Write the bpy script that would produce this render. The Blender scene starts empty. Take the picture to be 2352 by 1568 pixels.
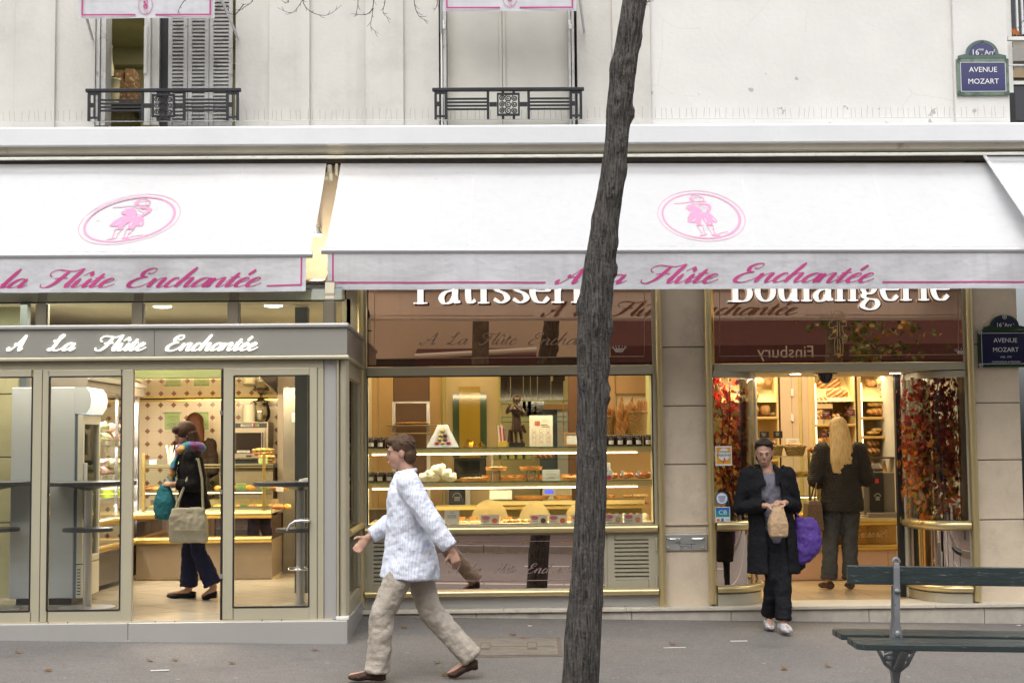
import bpy, bmesh, math, random
from math import sin, cos, pi, radians, sqrt, atan2
from mathutils import Vector, Matrix
random.seed(7)
SC = bpy.context.scene
COL = SC.collection
# ------------------------------------------------------------------ camera
F, CX, CY = 3400.0, 1176.0, 784.0           # focal length and centre in measured picture units (2352 wide)
YAW, PIT, ROL = radians(1.15), radians(4.15), 0.0092
CAM = Vector((0.0, -13.6, 1.55))
FW = Vector((sin(YAW)*cos(PIT), cos(YAW)*cos(PIT), sin(PIT)))
R0 = Vector((cos(YAW), -sin(YAW), 0)); U0 = R0.cross(FW)
RT = R0*cos(ROL) - U0*sin(ROL); UP = U0*cos(ROL) + R0*sin(ROL)
cd = bpy.data.cameras.new('camera'); cam = bpy.data.objects.new('camera', cd); COL.objects.link(cam)
cd.sensor_width = 36; cd.lens = F/2352*36; cd.clip_end = 500
cam.matrix_world = Matrix(((RT.x,UP.x,-FW.x,CAM.x),(RT.y,UP.y,-FW.y,CAM.y),(RT.z,UP.z,-FW.z,CAM.z),(0,0,0,1)))
SC.camera = cam
# ------------------------------------------------------------------ overcast daylight
SUN_EL, SUN_AZ = radians(60), radians(192)
w = bpy.data.worlds.new('World'); SC.world = w; w.use_nodes = True
nt = w.node_tree; bg = nt.nodes['Background']
sky = nt.nodes.new('ShaderNodeTexSky'); sky.sky_type = 'NISHITA'; sky.sun_disc = False
sky.sun_elevation = SUN_EL; sky.sun_rotation = SUN_AZ; sky.dust_density = 6; sky.air_density = 1.0
hs = nt.nodes.new('ShaderNodeHueSaturation'); hs.inputs['Saturation'].default_value = 0.22
nt.links.new(sky.outputs[0], hs.inputs['Color']); nt.links.new(hs.outputs[0], bg.inputs[0])
bg.inputs[1].default_value = 0.15
sl = bpy.data.lights.new('sun', 'SUN'); so = bpy.data.objects.new('sun', sl); COL.objects.link(so)
sl.energy = 1.25; sl.angle = radians(110); sl.color = (1, .985, .96)
so.rotation_euler = (radians(90)-SUN_EL, 0, radians(-12))
so.location = (0, -10, 20)
SC.view_settings.view_transform = 'Standard'; SC.view_settings.look = 'None'
SC.view_settings.exposure = 0.5; SC.view_settings.gamma = 1
SC.cycles.max_bounces = 8; SC.cycles.transparent_max_bounces = 16
SC.cycles.caustics_reflective = False; SC.cycles.caustics_refractive = False
SC.cycles.sample_clamp_indirect = 4

# ------------------------------------------------------------------ picture <-> place
def ray(px, py):
    return FW*F + RT*(px-CX) + UP*(CY-py)
def at(px, py, Y):
    d = ray(px, py); return CAM + d*((Y-CAM.y)/d.y)
def X(px, Y, py=1000): return at(px, py, Y).x
def Z(py, Y, px=1176): return at(px, py, Y).z
GX, GY, G0 = -0.022, 0.033, 0.045
KERB = -5.0
def gz(x, y):                                # pavement in front of the shops
    return G0 + GX*x + GY*min(y, 0.0)
def onground(px, py):
    d = ray(px, py)                          # z = G0+GX x+GY y
    k = (G0 + GX*CAM.x + GY*CAM.y - CAM.z)/(d.z - GX*d.x - GY*d.y)
    return CAM + d*k

# ------------------------------------------------------------------ objects
def props(o, label=None, cat=None, group=None, kind=None):
    if label: o['label'] = label
    if cat: o['category'] = cat
    if group: o['group'] = group
    if kind: o['kind'] = kind
    return o
def thing(name, label, cat, loc=(0,0,0), rz=0, group=None):
    o = bpy.data.objects.new(name, None); COL.objects.link(o)
    o.location = loc; o.rotation_euler = (0,0,rz); o.empty_display_size = .1
    return props(o, label, cat, group)
def kids(o): return [c for c in COL.objects if c.parent is o]
def dup(o, loc=None, rz=None, label=None, scale=None):
    def cp(s, par):
        c = s.copy(); COL.objects.link(c); c.parent = par
        for k in KIDS.get(s.name, []): cp(k, c)
        return c
    r = cp(o, None)
    if loc is not None: r.location = loc
    if rz is not None: r.rotation_euler = (0,0,rz)
    if label: r['label'] = label
    if scale: r.scale = scale
    return r
KIDS = {}
class MB:
    def __init__(s): s.v = []; s.f = []
    def add(s, vs, fs):
        n = len(s.v); s.v += [tuple(p) for p in vs]; s.f += [tuple(i+n for i in f) for f in fs]; return s
    def box(s, x0, x1, y0, y1, z0, z1):
        return s.add([(x0,y0,z0),(x1,y0,z0),(x1,y1,z0),(x0,y1,z0),(x0,y0,z1),(x1,y0,z1),(x1,y1,z1),(x0,y1,z1)],
            [(3,2,1,0),(4,5,6,7),(0,1,5,4),(1,2,6,5),(2,3,7,6),(3,0,4,7)])
    def pbox(s, px0, py0, px1, py1, Y, dep):
        pm, qm = (px0+px1)/2, (py0+py1)/2
        return s.box(at(px0,qm,Y).x, at(px1,qm,Y).x, Y, Y+dep, at(pm,py1,Y).z, at(pm,py0,Y).z)
    def quad(s, a, b, c, d): return s.add([a,b,c,d], [(0,1,2,3)])
    def prism(s, poly, y0, y1):               # polygon in xz, extruded along y (convex or simple)
        n = len(poly); vs = [(x,y0,z) for x,z in poly]+[(x,y1,z) for x,z in poly]
        return s.add(vs, [tuple(range(n)), tuple(range(2*n-1,n-1,-1))]+[((i+1)%n,i,n+i,n+(i+1)%n) for i in range(n)])
    def prismx(s, poly, x0, x1):              # polygon in yz, extruded along x
        n = len(poly); vs = [(x0,y,z) for y,z in poly]+[(x1,y,z) for y,z in poly]
        return s.add(vs, [tuple(range(n-1,-1,-1)), tuple(range(n,2*n))]+[(i,(i+1)%n,n+(i+1)%n,n+i) for i in range(n)])
    def prismz(s, poly, z0, z1):
        n = len(poly); vs = [(x,y,z0) for x,y in poly]+[(x,y,z1) for x,y in poly]
        return s.add(vs, [tuple(range(n-1,-1,-1)), tuple(range(n,2*n))]+[(i,(i+1)%n,n+(i+1)%n,n+i) for i in range(n)])
    def tube(s, pts, r, n=8, closed=False, flat=None, side=None):
        P = [Vector(p) for p in pts]; m = len(P)
        R = r if isinstance(r, (list,tuple)) else [r]*m
        up = None; rings = []
        for i in range(m):
            if closed: t = P[(i+1)%m]-P[i-1]
            else: t = P[min(i+1,m-1)]-P[max(i-1,0)]
            t = t.normalized() if t.length > 1e-9 else Vector((0,0,1))
            if side is not None:
                u = Vector(side)-t*t.dot(Vector(side)); u.normalize()
            elif up is None:
                a = Vector((0,0,1)) if abs(t.z) < .9 else Vector((1,0,0))
                u = (a-t*a.dot(t)).normalized()
            else:
                u = up-t*up.dot(t)
                u = u.normalized() if u.length > 1e-6 else t.orthogonal().normalized()
            up = u; b = t.cross(u)
            fl = 1 if flat is None else (flat[i] if isinstance(flat,(list,tuple)) else flat)
            rings.append([P[i]+u*cos(2*pi*k/n)*R[i]+b*sin(2*pi*k/n)*R[i]*fl for k in range(n)])
        return s.loft(rings, closed)
    def loft(s, rings, closed=False, caps=True):
        n = len(rings[0]); m = len(rings); vs = [p for r in rings for p in r]; fs = []
        for i in range(m if closed else m-1):
            j = (i+1)%m
            for k in range(n):
                l = (k+1)%n; fs.append((i*n+k, i*n+l, j*n+l, j*n+k))
        if not closed and caps:
            fs.append(tuple(range(n-1,-1,-1))); fs.append(tuple((m-1)*n+k for k in range(n)))
        return s.add(vs, fs)
    def lathe(s, c, prof, n=20, sx=1, sy=1):
        return s.loft([[(c[0]+r*sx*cos(2*pi*k/n), c[1]+r*sy*sin(2*pi*k/n), c[2]+z) for k in range(n)] for r,z in prof])
    def ell(s, c, r, n=12, m=8, rot=None):
        c = Vector(c); rings = []
        for i in range(m+1):
            a = -pi/2+pi*i/m; a = max(min(a,pi/2-.02),-pi/2+.02)
            ring = []
            for k in range(n):
                p = Vector((r[0]*cos(a)*cos(2*pi*k/n), r[1]*cos(a)*sin(2*pi*k/n), r[2]*sin(a)))
                if rot is not None: p = rot @ p
                ring.append(c+p)
            rings.append(ring)
        return s.loft(rings)
    def sheet(s, fn, nu, nv):
        vs = [fn(i/nu, j/nv) for j in range(nv+1) for i in range(nu+1)]
        return s.add(vs, [(j*(nu+1)+i, j*(nu+1)+i+1, (j+1)*(nu+1)+i+1, (j+1)*(nu+1)+i) for j in range(nv) for i in range(nu)])
    def build(s, name, mat, par=None, smooth=False, bevel=0, ang=40, loc=None):
        me = bpy.data.meshes.new(name)
        me.from_pydata(s.v, [], s.f); me.update()
        bm = bmesh.new(); bm.from_mesh(me); bmesh.ops.recalc_face_normals(bm, faces=bm.faces); bm.to_mesh(me); bm.free()
        o = bpy.data.objects.new(name, me); COL.objects.link(o)
        if mat is not None: me.materials.append(mat)
        if smooth:
            me.polygons.foreach_set('use_smooth', [True]*len(me.polygons)); me.set_sharp_from_angle(angle=radians(ang))
        if bevel:
            b = o.modifiers.new('bevel','BEVEL'); b.width = bevel; b.segments = 2; b.limit_method = 'ANGLE'; b.angle_limit = radians(40)
            b.harden_normals = False
        if loc is not None: o.location = loc
        if par is not None:
            o.parent = par; KIDS.setdefault(par.name, []).append(o)
        return o
def world_under(par):                         # thing placed at the origin: parts in world coordinates
    return par
# ------------------------------------------------------------------ materials
MATS = {}
def mat(name, col, rough=.6, metal=0, var=.12, scale=4, bump=0, bscale=60, spec=None, stretch=None, dirt=None, emit=None, trans=0, coat=0, sheen=0, alpha=None, bdist=.01):
    if name in MATS: return MATS[name]
    m = bpy.data.materials.new(name); m.use_nodes = True; n = m.node_tree; p = n.nodes['Principled BSDF']; MATS[name] = m
    L = n.links.new
    p.inputs['Roughness'].default_value = rough; p.inputs['Metallic'].default_value = metal
    if spec is not None: p.inputs['Specular IOR Level'].default_value = spec
    if coat: p.inputs['Coat Weight'].default_value = coat; p.inputs['Coat Roughness'].default_value = .08
    if trans: p.inputs['Transmission Weight'].default_value = trans
    if sheen: p.inputs['Sheen Weight'].default_value = sheen
    tc = n.nodes.new('ShaderNodeTexCoord'); src = tc.outputs['Object']
    if stretch:
        mp = n.nodes.new('ShaderNodeMapping'); mp.inputs['Scale'].default_value = stretch; L(src, mp.inputs[0]); src = mp.outputs[0]
    c = (*col, 1)
    if var or dirt:
        nz = n.nodes.new('ShaderNodeTexNoise'); nz.inputs['Scale'].default_value = scale; nz.inputs['Detail'].default_value = 6; nz.inputs['Roughness'].default_value = .65
        L(src, nz.inputs[0])
        rp = n.nodes.new('ShaderNodeValToRGB'); rp.color_ramp.elements[0].position = .3; rp.color_ramp.elements[1].position = .7
        rp.color_ramp.elements[0].color = (*[x*(1-var) for x in col],1); rp.color_ramp.elements[1].color = (*[min(x*(1+var),1) for x in col],1)
        L(nz.outputs[0], rp.inputs[0]); out = rp.outputs[0]
        if dirt:                              # (colour, scale, threshold, softness, amount)
            dcol, ds, th, sf, am = dirt
            n2 = n.nodes.new('ShaderNodeTexNoise'); n2.inputs['Scale'].default_value = ds; n2.inputs['Detail'].default_value = 8; n2.inputs['Roughness'].default_value = .7
            L(src, n2.inputs[0])
            r2 = n.nodes.new('ShaderNodeValToRGB'); r2.color_ramp.elements[0].position = th; r2.color_ramp.elements[1].position = th+sf
            r2.color_ramp.elements[0].color = (0,0,0,1); r2.color_ramp.elements[1].color = (am,am,am,1)
            L(n2.outputs[0], r2.inputs[0])
            mx = n.nodes.new('ShaderNodeMix'); mx.data_type = 'RGBA'; mx.inputs['B'].default_value = (*dcol,1)
            L(r2.outputs[0], mx.inputs['Factor']); L(out, mx.inputs['A']); out = mx.outputs['Result']
        L(out, p.inputs['Base Color'])
    else: p.inputs['Base Color'].default_value = c
    if bump:
        nb = n.nodes.new('ShaderNodeTexNoise'); nb.inputs['Scale'].default_value = bscale; nb.inputs['Detail'].default_value = 5
        L(src, nb.inputs[0]); bp = n.nodes.new('ShaderNodeBump'); bp.inputs['Strength'].default_value = min(bump,1); bp.inputs['Distance'].default_value = bdist
        L(nb.outputs[0], bp.inputs['Height']); L(bp.outputs[0], p.inputs['Normal'])
    if emit:
        p.inputs['Emission Color'].default_value = (*emit[0],1); p.inputs['Emission Strength'].default_value = emit[1]
    return m
def pane(name, tint=(.97,.98,.97), ior=1.5, gain=1.0, rough=0.0, haze=0.0, hcol=(.8,.8,.8)):
    if name in MATS: return MATS[name]
    m = bpy.data.materials.new(name); MATS[name] = m; m.use_nodes = True; n = m.node_tree; L = n.links.new
    n.nodes.remove(n.nodes['Principled BSDF']); out = n.nodes['Material Output']
    t = n.nodes.new('ShaderNodeBsdfTransparent'); t.inputs[0].default_value = (*tint,1)
    g = n.nodes.new('ShaderNodeBsdfGlossy'); g.inputs['Roughness'].default_value = rough
    fr = n.nodes.new('ShaderNodeFresnel'); fr.inputs[0].default_value = ior
    ml = n.nodes.new('ShaderNodeMath'); ml.operation = 'MULTIPLY'; ml.inputs[1].default_value = gain; ml.use_clamp = True
    mx = n.nodes.new('ShaderNodeMixShader'); L(fr.outputs[0], ml.inputs[0]); L(ml.outputs[0], mx.inputs[0])
    base = t.outputs[0]
    if haze:
        d = n.nodes.new('ShaderNodeBsdfDiffuse'); d.inputs[0].default_value = (*hcol,1); m2 = n.nodes.new('ShaderNodeMixShader'); m2.inputs[0].default_value = haze
        L(base, m2.inputs[1]); L(d.outputs[0], m2.inputs[2]); base = m2.outputs[0]
    L(base, mx.inputs[1]); L(g.outputs[0], mx.inputs[2]); L(mx.outputs[0], out.inputs[0])
    return m
def mirror(name, col, rough=.01, diff=(.05,.03,.02), fac=.85):
    if name in MATS: return MATS[name]
    m = bpy.data.materials.new(name); MATS[name] = m; m.use_nodes = True; n = m.node_tree; L = n.links.new
    n.nodes.remove(n.nodes['Principled BSDF']); out = n.nodes['Material Output']
    d = n.nodes.new('ShaderNodeBsdfDiffuse'); d.inputs[0].default_value = (*diff,1)
    g = n.nodes.new('ShaderNodeBsdfGlossy'); g.inputs[0].default_value = (*col,1); g.inputs['Roughness'].default_value = rough
    mx = n.nodes.new('ShaderNodeMixShader'); mx.inputs[0].default_value = fac
    L(d.outputs[0], mx.inputs[1]); L(g.outputs[0], mx.inputs[2]); L(mx.outputs[0], out.inputs[0])
    return m
def lampmat(name, col, st):
    return mat(name, (.8,.8,.75), emit=(col, st), var=0)
# small graph helper for patterned materials
class G:
    def __init__(s, m): s.n = m.node_tree; s.p = s.n.nodes['Principled BSDF']
    def m(s, op, a, b=0.0, c=None):
        k = s.n.nodes.new('ShaderNodeMath'); k.operation = op
        for i, v in enumerate((a, b, c)):
            if v is None: continue
            if isinstance(v, (int,float)): k.inputs[i].default_value = v
            else: s.n.links.new(v, k.inputs[i])
        return k.outputs[0]
    def xyz(s):
        t = s.n.nodes.new('ShaderNodeTexCoord'); x = s.n.nodes.new('ShaderNodeSeparateXYZ'); s.n.links.new(t.outputs['Object'], x.inputs[0]); return x.outputs
    def noise(s, sc, det=5, vec=None, stretch=None):
        k = s.n.nodes.new('ShaderNodeTexNoise'); k.inputs['Scale'].default_value = sc; k.inputs['Detail'].default_value = det
        t = s.n.nodes.new('ShaderNodeTexCoord'); src = t.outputs['Object']
        if stretch:
            mp = s.n.nodes.new('ShaderNodeMapping'); mp.inputs['Scale'].default_value = stretch; s.n.links.new(src, mp.inputs[0]); src = mp.outputs[0]
        s.n.links.new(src, k.inputs[0]); return k.outputs[0]
    def mix(s, f, a, b):
        k = s.n.nodes.new('ShaderNodeMix'); k.data_type = 'RGBA'
        for nm, v in (('Factor',f),('A',a),('B',b)):
            if isinstance(v, tuple): k.inputs[nm].default_value = (*v,1)
            elif isinstance(v, (int,float)): k.inputs[nm].default_value = v
            else: s.n.links.new(v, k.inputs[nm])
        return k.outputs['Result']
    def color(s, v): s.n.links.new(v, s.p.inputs['Base Color'])
    def bump(s, h, st=.5, dist=.01):
        b = s.n.nodes.new('ShaderNodeBump'); b.inputs['Strength'].default_value = st; b.inputs['Distance'].default_value = dist
        s.n.links.new(h, b.inputs['Height']); s.n.links.new(b.outputs[0], s.p.inputs['Normal'])
    def ramp(s, v, a, b):
        return s.m('MINIMUM', s.m('MAXIMUM', s.m('DIVIDE', s.m('SUBTRACT', v, a), b-a), 0.0), 1.0)

# ------------------------------------------------------------------ lettering
def cat_rom(P, n=7):
    P = [P[0]]+list(P)+[P[-1]]; out = []
    for i in range(1, len(P)-2):
        a,b,c,d = P[i-1:i+3]
        for k in range(n):
            t = k/n
            out.append(tuple(.5*((2*b[j])+(c[j]-a[j])*t+(2*a[j]-5*b[j]+4*c[j]-d[j])*t*t+(3*b[j]-a[j]-3*c[j]+d[j])*t**3) for j in (0,1)))
    out.append(P[-2]); return out
def ribbon(pts, wf):
    L, R = [], []
    for i, p in enumerate(pts):
        a = pts[max(i-1,0)]; b = pts[min(i+1,len(pts)-1)]
        dx, dy = b[0]-a[0], b[1]-a[1]; l = sqrt(dx*dx+dy*dy) or 1
        wd = wf(dx/l, dy/l, i/(len(pts)-1))/2
        L.append((p[0]-dy/l*wd, p[1]+dx/l*wd)); R.append((p[0]+dy/l*wd, p[1]-dx/l*wd))
    return L, R
SCRIPT = {
 'a': (.95, [[(.82,.82),(.6,1.0),(.3,.85),(.08,.4),(.15,.05),(.4,.08),(.7,.5),(.86,.98)], [(.86,1.0),(.76,.3),(.86,.02),(1.15,.35)]]),
 'l': (.55, [[(.0,.3),(.25,1.2),(.45,2.0)], [(.45,2.1),(.3,1.2),(.2,.3),(.32,.0),(.65,.35)]]),
 'u': (1.0, [[(-.05,.6),(.14,.95)], [(.16,1.0),(.1,.3),(.22,.0),(.45,.15),(.72,.75),(.78,1.0)], [(.8,1.0),(.74,.3),(.84,.02),(1.15,.35)]]),
 't': (.65, [[(-.05,.5),(.2,1.0),(.34,1.5)], [(.36,1.55),(.22,.3),(.34,.0),(.7,.35)], [(.02,1.04),(.6,1.08)]]),
 'e': (.72, [[(.05,.45),(.42,.6),(.6,.85),(.44,1.0),(.18,.75),(.08,.3),(.25,.0),(.5,.08),(.85,.4)]]),
 'n': (1.05, [[(-.05,.6),(.1,.95)], [(.12,1.0),(.08,.5),(.05,.0)], [(.06,.2),(.3,.75),(.55,1.0),(.7,.9),(.66,.4),(.7,.08),(.85,.02),(1.15,.35)]]),
 'c': (.7, [[(.6,.8),(.52,1.0),(.3,.9),(.1,.45),(.15,.08),(.4,.02),(.8,.4)]]),
 'h': (1.05, [[(-.05,.4),(.25,1.4),(.5,2.1)], [(.5,2.15),(.3,1.3),(.1,.3),(.05,.0)], [(.06,.2),(.3,.75),(.55,1.0),(.7,.9),(.66,.4),(.7,.08),(.85,.02),(1.15,.35)]]),
 'A': (1.6, [[(-.3,.45),(-.38,.2),(-.2,.0),(.1,.15),(.55,.85),(1.05,1.75),(1.2,2.0)], [(1.2,2.05),(1.15,1.2),(1.15,.3),(1.3,.0),(1.55,.3)], [(.2,.95),(.5,.7),(.9,.75),(1.35,.9)]]),
 'F': (1.45, [[(.3,1.2),(.1,1.35),(.05,1.7),(.35,1.95),(.9,1.85),(1.4,1.8),(1.8,2.05)], [(1.1,1.8),(.95,1.1),(.75,.4),(.4,.0),(.05,.1),(-.05,.4)], [(.55,.95),(.9,1.05),(1.35,1.0)]]),
 'E': (1.35, [[(.75,1.55),(.95,1.5),(1.15,1.75),(1.05,2.05),(.7,2.0),(.45,1.65),(.55,1.25),(.9,1.12)], [(.9,1.12),(.45,.98),(.12,.55),(.2,.1),(.6,-.02),(1.0,.2),(1.3,.6)]]),
 'L': (1.4, [[(.2,1.4),(.3,1.25),(.6,1.4),(.95,1.85),(.9,2.1),(.7,1.95),(.6,1.3),(.45,.5),(.2,.05),(.0,.12),(.1,.28),(.4,.15),(.85,.0),(1.25,.25),(1.45,.5)]]),
}
def script_text(s, slant=.62, thick=.26, thin=.05, wide=1.0):
    """list of (left,right) ribbons in x-height units, baseline 0; returns width"""
    x = 0; out = []
    def wf(dx, dy, t):
        d = max(0, -dy); taper = min(1, 6*t+.25, 6*(1-t)+.25)
        return thin+(thick-thin)*(d**1.3)*taper
    def put(st):
        q = [(u*wide, v) for u, v in cat_rom(st)]
        # width from the upright pen direction, then slanted
        L, R = ribbon(q, wf)
        f = lambda p: (p[0]+x+p[1]*slant, p[1])
        out.append(([f(p) for p in L], [f(p) for p in R]))
    for ch in s:
        base = {'û':'u','é':'e'}.get(ch, ch); adv, st = SCRIPT[base]
        for k in st: put(k)
        if ch == 'û': put([(.2,1.3),(.48,1.72)]); put([(.48,1.75),(.75,1.28)])
        if ch == 'é': put([(.62,1.85),(.36,1.3)])
        x += adv*wide
    return out, x
def script_fit(s, slant, thick, thin, target):
    def ext(wd):
        us = [p[0] for L, R in script_text(s, slant, thick, thin, wd)[0] for p in L+R]; return max(us)-min(us)
    a, b = ext(1.0), ext(2.0); wd = 1+(target-a)/(b-a)
    rb, _ = script_text(s, slant, thick, thin, wd); us = [p[0] for L, R in rb for p in L+R]
    return rb, min(us), max(us)
def serif_text(s):
    x = 0; out = []; bars = []
    T, H = .27, .07
    def wf(dx, dy, t): return H+(T-H)*abs(dy)**1.6
    def put(st, n=8):
        L, R = ribbon(cat_rom(st, n), wf); out.append(([(a+x,b) for a,b in L],[(a+x,b) for a,b in R]))
    def ser(c, y, w=.5): bars.append((x+c-w/2, y if y == 0 else y-.06, x+c+w/2, y+.06 if y == 0 else y))
    def bowl(cx, cy, rx, ry, a0=90, a1=450):
        put([(cx+rx*cos(radians(a)), cy+ry*sin(radians(a))) for a in range(a0, a1+1, 30)], 3)
    for ch in s:
        if ch == 'P': put([(.4,0),(.4,1.45)]); ser(.4,0,.62); ser(.4,1.45,.62); put([(.4,1.42),(.8,1.4),(1.05,1.07),(.8,.72),(.45,.7)]); x += 1.2
        elif ch == 'B': put([(.4,0),(.4,1.45)]); ser(.35,0,.62); ser(.35,1.45,.62); put([(.4,1.42),(.8,1.38),(.98,1.1),(.8,.8),(.45,.77)]); put([(.45,.77),(.9,.74),(1.1,.4),(.9,.06),(.35,.035)]); x += 1.33
        elif ch in 'aâ': put([(.15,.75),(.3,.95),(.55,.96),(.72,.75),(.72,.3),(.78,.06),(.95,.1)]); put([(.7,.6),(.3,.5),(.12,.25),(.25,.02),(.5,.06),(.7,.3)]);  x += 1.0
        elif ch == 't': put([(.3,1.35),(.3,.3),(.4,.04),(.62,.15)]); bars.append((x+.05,.92,x+.6,.99)); x += .68
        elif ch == 'i': put([(.3,0),(.3,.98)]); ser(.3,0,.52); bars.append((x+.08,.91,x+.3,.98)); bars.append((x+.18,1.2,x+.44,1.45)); x += .62
        elif ch == 's': put([(.7,.78),(.45,.96),(.18,.8),(.3,.58),(.6,.42),(.72,.2),(.45,.03),(.14,.2)]); x += .85
        elif ch == 'e': put([(.14,.55),(.8,.55),(.72,.85),(.48,.96),(.2,.8),(.14,.45),(.3,.1),(.6,.03),(.84,.25)]); x += .95
        elif ch == 'r': put([(.3,0),(.3,.98)]); ser(.3,0,.55); bars.append((x+.08,.91,x+.3,.98)); put([(.34,.6),(.5,.88),(.72,.92),(.8,.78)]); x += .85
        elif ch == 'o': bowl(.5,.49,.37,.46); x += 1.0
        elif ch == 'u': put([(.26,.98),(.26,.3),(.42,.05),(.65,.1),(.86,.35)]); put([(.88,.98),(.88,0)]); bars.append((x+.06,.91,x+.26,.98)); bars.append((x+.68,.91,x+.88,.98)); bars.append((x+.88,0,x+1.1,.06)); x += 1.15
        elif ch == 'l': put([(.3,0),(.3,1.45)]); ser(.3,0,.52); bars.append((x+.08,1.38,x+.3,1.45)); x += .62
        elif ch == 'n': put([(.28,0),(.28,.98)]); ser(.28,0,.52); bars.append((x+.06,.91,x+.28,.98)); put([(.32,.65),(.55,.95),(.8,.88),(.9,.6),(.9,0)]); ser(.9,0,.5); x += 1.2
        elif ch == 'g': bowl(.45,.65,.28,.31); put([(.3,.38),(.2,.22),(.4,.1),(.75,.05),(.86,-.15),(.7,-.36),(.4,-.4),(.14,-.25),(.25,-.05),(.4,.08)]); put([(.68,.85),(.85,.98)]); x += .98
    return out, bars, x
def letter_mesh(ribs, fn, mbm=None, depth=None, bars=()):
    """ribs in 2-D units; fn(u,v,k) -> point, k=0 front, k=1 back"""
    b = mbm or MB()
    for L, R in ribs:
        n = len(L)
        if depth is None:
            b.add([fn(*p,0) for p in L]+[fn(*p,0) for p in R], [(i,i+1,n+i+1,n+i) for i in range(n-1)])
        else:
            ring = [[fn(*L[i],0), fn(*R[i],0), fn(*R[i],1), fn(*L[i],1)] for i in range(n)]
            b.loft(ring)
    for x0,y0,x1,y1 in bars:
        q = [(x0,y0),(x1,y0),(x1,y1),(x0,y1)]
        b.add([fn(*p,0) for p in q]+[fn(*p,1) for p in q], [(0,1,2,3),(7,6,5,4),(0,4,5,1),(1,5,6,2),(2,6,7,3),(3,7,4,0)])
    return b
_tx = {}
def text_mb(body, fn, mbm=None, align='CENTER', shear=0):
    """built-in sans lettering; fn(u,v) in units of letter height (cap about .7)"""
    b = mbm or MB(); key = (body, align, shear)
    if key not in _tx:
        cu = bpy.data.curves.new('t', 'FONT'); cu.body = body; cu.align_x = align; cu.resolution_u = 3; cu.shear = shear
        o = bpy.data.objects.new('t', cu); me = o.to_mesh()
        _tx[key] = ([tuple(v.co) for v in me.vertices], [tuple(p.vertices) for p in me.polygons])
        o.to_mesh_clear(); bpy.data.objects.remove(o); bpy.data.curves.remove(cu)
    vs, fs = _tx[key]
    return b.add([fn(v[0], v[1]) for v in vs], fs)
def planar(px, py, Y, size, sx=1.0):
    o = at(px, py, Y)
    return lambda u, v, k=0: (o.x+u*size*sx, Y, o.z+v*size)
# ================================================================== materials
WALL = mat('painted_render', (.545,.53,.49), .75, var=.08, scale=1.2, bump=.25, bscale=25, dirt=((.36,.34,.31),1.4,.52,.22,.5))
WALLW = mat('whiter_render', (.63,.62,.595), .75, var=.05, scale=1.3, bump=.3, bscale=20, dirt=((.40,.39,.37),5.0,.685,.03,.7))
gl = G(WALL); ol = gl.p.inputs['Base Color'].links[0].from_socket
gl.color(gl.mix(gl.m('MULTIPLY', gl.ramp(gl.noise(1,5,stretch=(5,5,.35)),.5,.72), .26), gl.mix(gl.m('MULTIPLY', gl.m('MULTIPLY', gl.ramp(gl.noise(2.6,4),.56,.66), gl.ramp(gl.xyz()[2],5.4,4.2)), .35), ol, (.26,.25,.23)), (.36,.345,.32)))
gw = G(WALLW); zz_ = gw.xyz()[2]; low = gw.ramp(zz_,5.15,4.35)
chip = gw.m('MULTIPLY', gw.m('GREATER_THAN', gw.m('ADD', gw.noise(6.5,3), gw.m('MULTIPLY', low, .075)), .705), gw.m('GREATER_THAN', low, .02))
vo = gw.n.nodes.new('ShaderNodeTexVoronoi'); vo.feature = 'DISTANCE_TO_EDGE'; vo.inputs['Scale'].default_value = 1.6
wt = gw.n.nodes.new('ShaderNodeTexCoord'); wn = gw.n.nodes.new('ShaderNodeTexNoise'); wn.inputs['Scale'].default_value = 5; wm = gw.n.nodes.new('ShaderNodeMix'); wm.data_type = 'VECTOR'; wm.inputs['Factor'].default_value = .25
gw.n.links.new(wt.outputs['Object'], wm.inputs['A']); gw.n.links.new(wn.outputs['Color'], wm.inputs['B']); gw.n.links.new(wm.outputs['Result'], vo.inputs[0])
crk = gw.m('MULTIPLY', gw.m('LESS_THAN', vo.outputs['Distance'], .004), gw.m('GREATER_THAN', gw.noise(1.3,2), .53))
old = gw.p.inputs['Base Color'].links[0].from_socket
gw.color(gw.mix(gw.m('MULTIPLY', crk, .16), gw.mix(gw.m('MULTIPLY', chip, .8), old, (.33,.32,.30)), (.30,.28,.26)))
LEDGE = mat('ledge_paint', (.615,.625,.64), .6, var=.04, scale=2, bump=.2, bscale=14, dirt=((.38,.36,.33),4,.68,.05,.5))
SOFF = mat('soffit_paint', (.50,.45,.36), .8, var=.12, scale=2, dirt=((.22,.17,.12),3,.58,.1,.6))
STONE = mat('limestone', (.70,.585,.44), .8, var=.10, scale=3, bump=.35, bscale=70, dirt=((.33,.28,.22),2.2,.52,.2,.5))
GRANITE = mat('step_stone', (.46,.42,.36), .75, var=.15, scale=9, bump=.3, bscale=90, dirt=((.2,.18,.16),3,.55,.12,.5))
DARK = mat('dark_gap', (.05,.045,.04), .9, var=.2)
IRON = mat('black_iron', (.022,.022,.026), .45, metal=.3, var=.2, scale=20)
OLIVE = mat('olive_aluminium', (.48,.44,.32), .42, metal=.25, var=.04, scale=3)
GREYAL = mat('grey_aluminium', (.42,.41,.39), .40, metal=.25, var=.04, scale=2, dirt=((.28,.26,.23),4,.6,.2,.4))
FASC = mat('fascia_aluminium', (.33,.32,.285), .38, metal=.35, var=.03, scale=2)
GOLD = mat('champagne_tube', (.70,.57,.30), .30, metal=.75, var=.04, scale=4)
BRASS = mat('gold_tube', (.62,.44,.14), .3, metal=.8, var=.06, scale=8)
STEEL = mat('brushed_steel', (.56,.56,.56), .3, metal=.9, var=.05, scale=8, stretch=(1,1,30))
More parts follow.
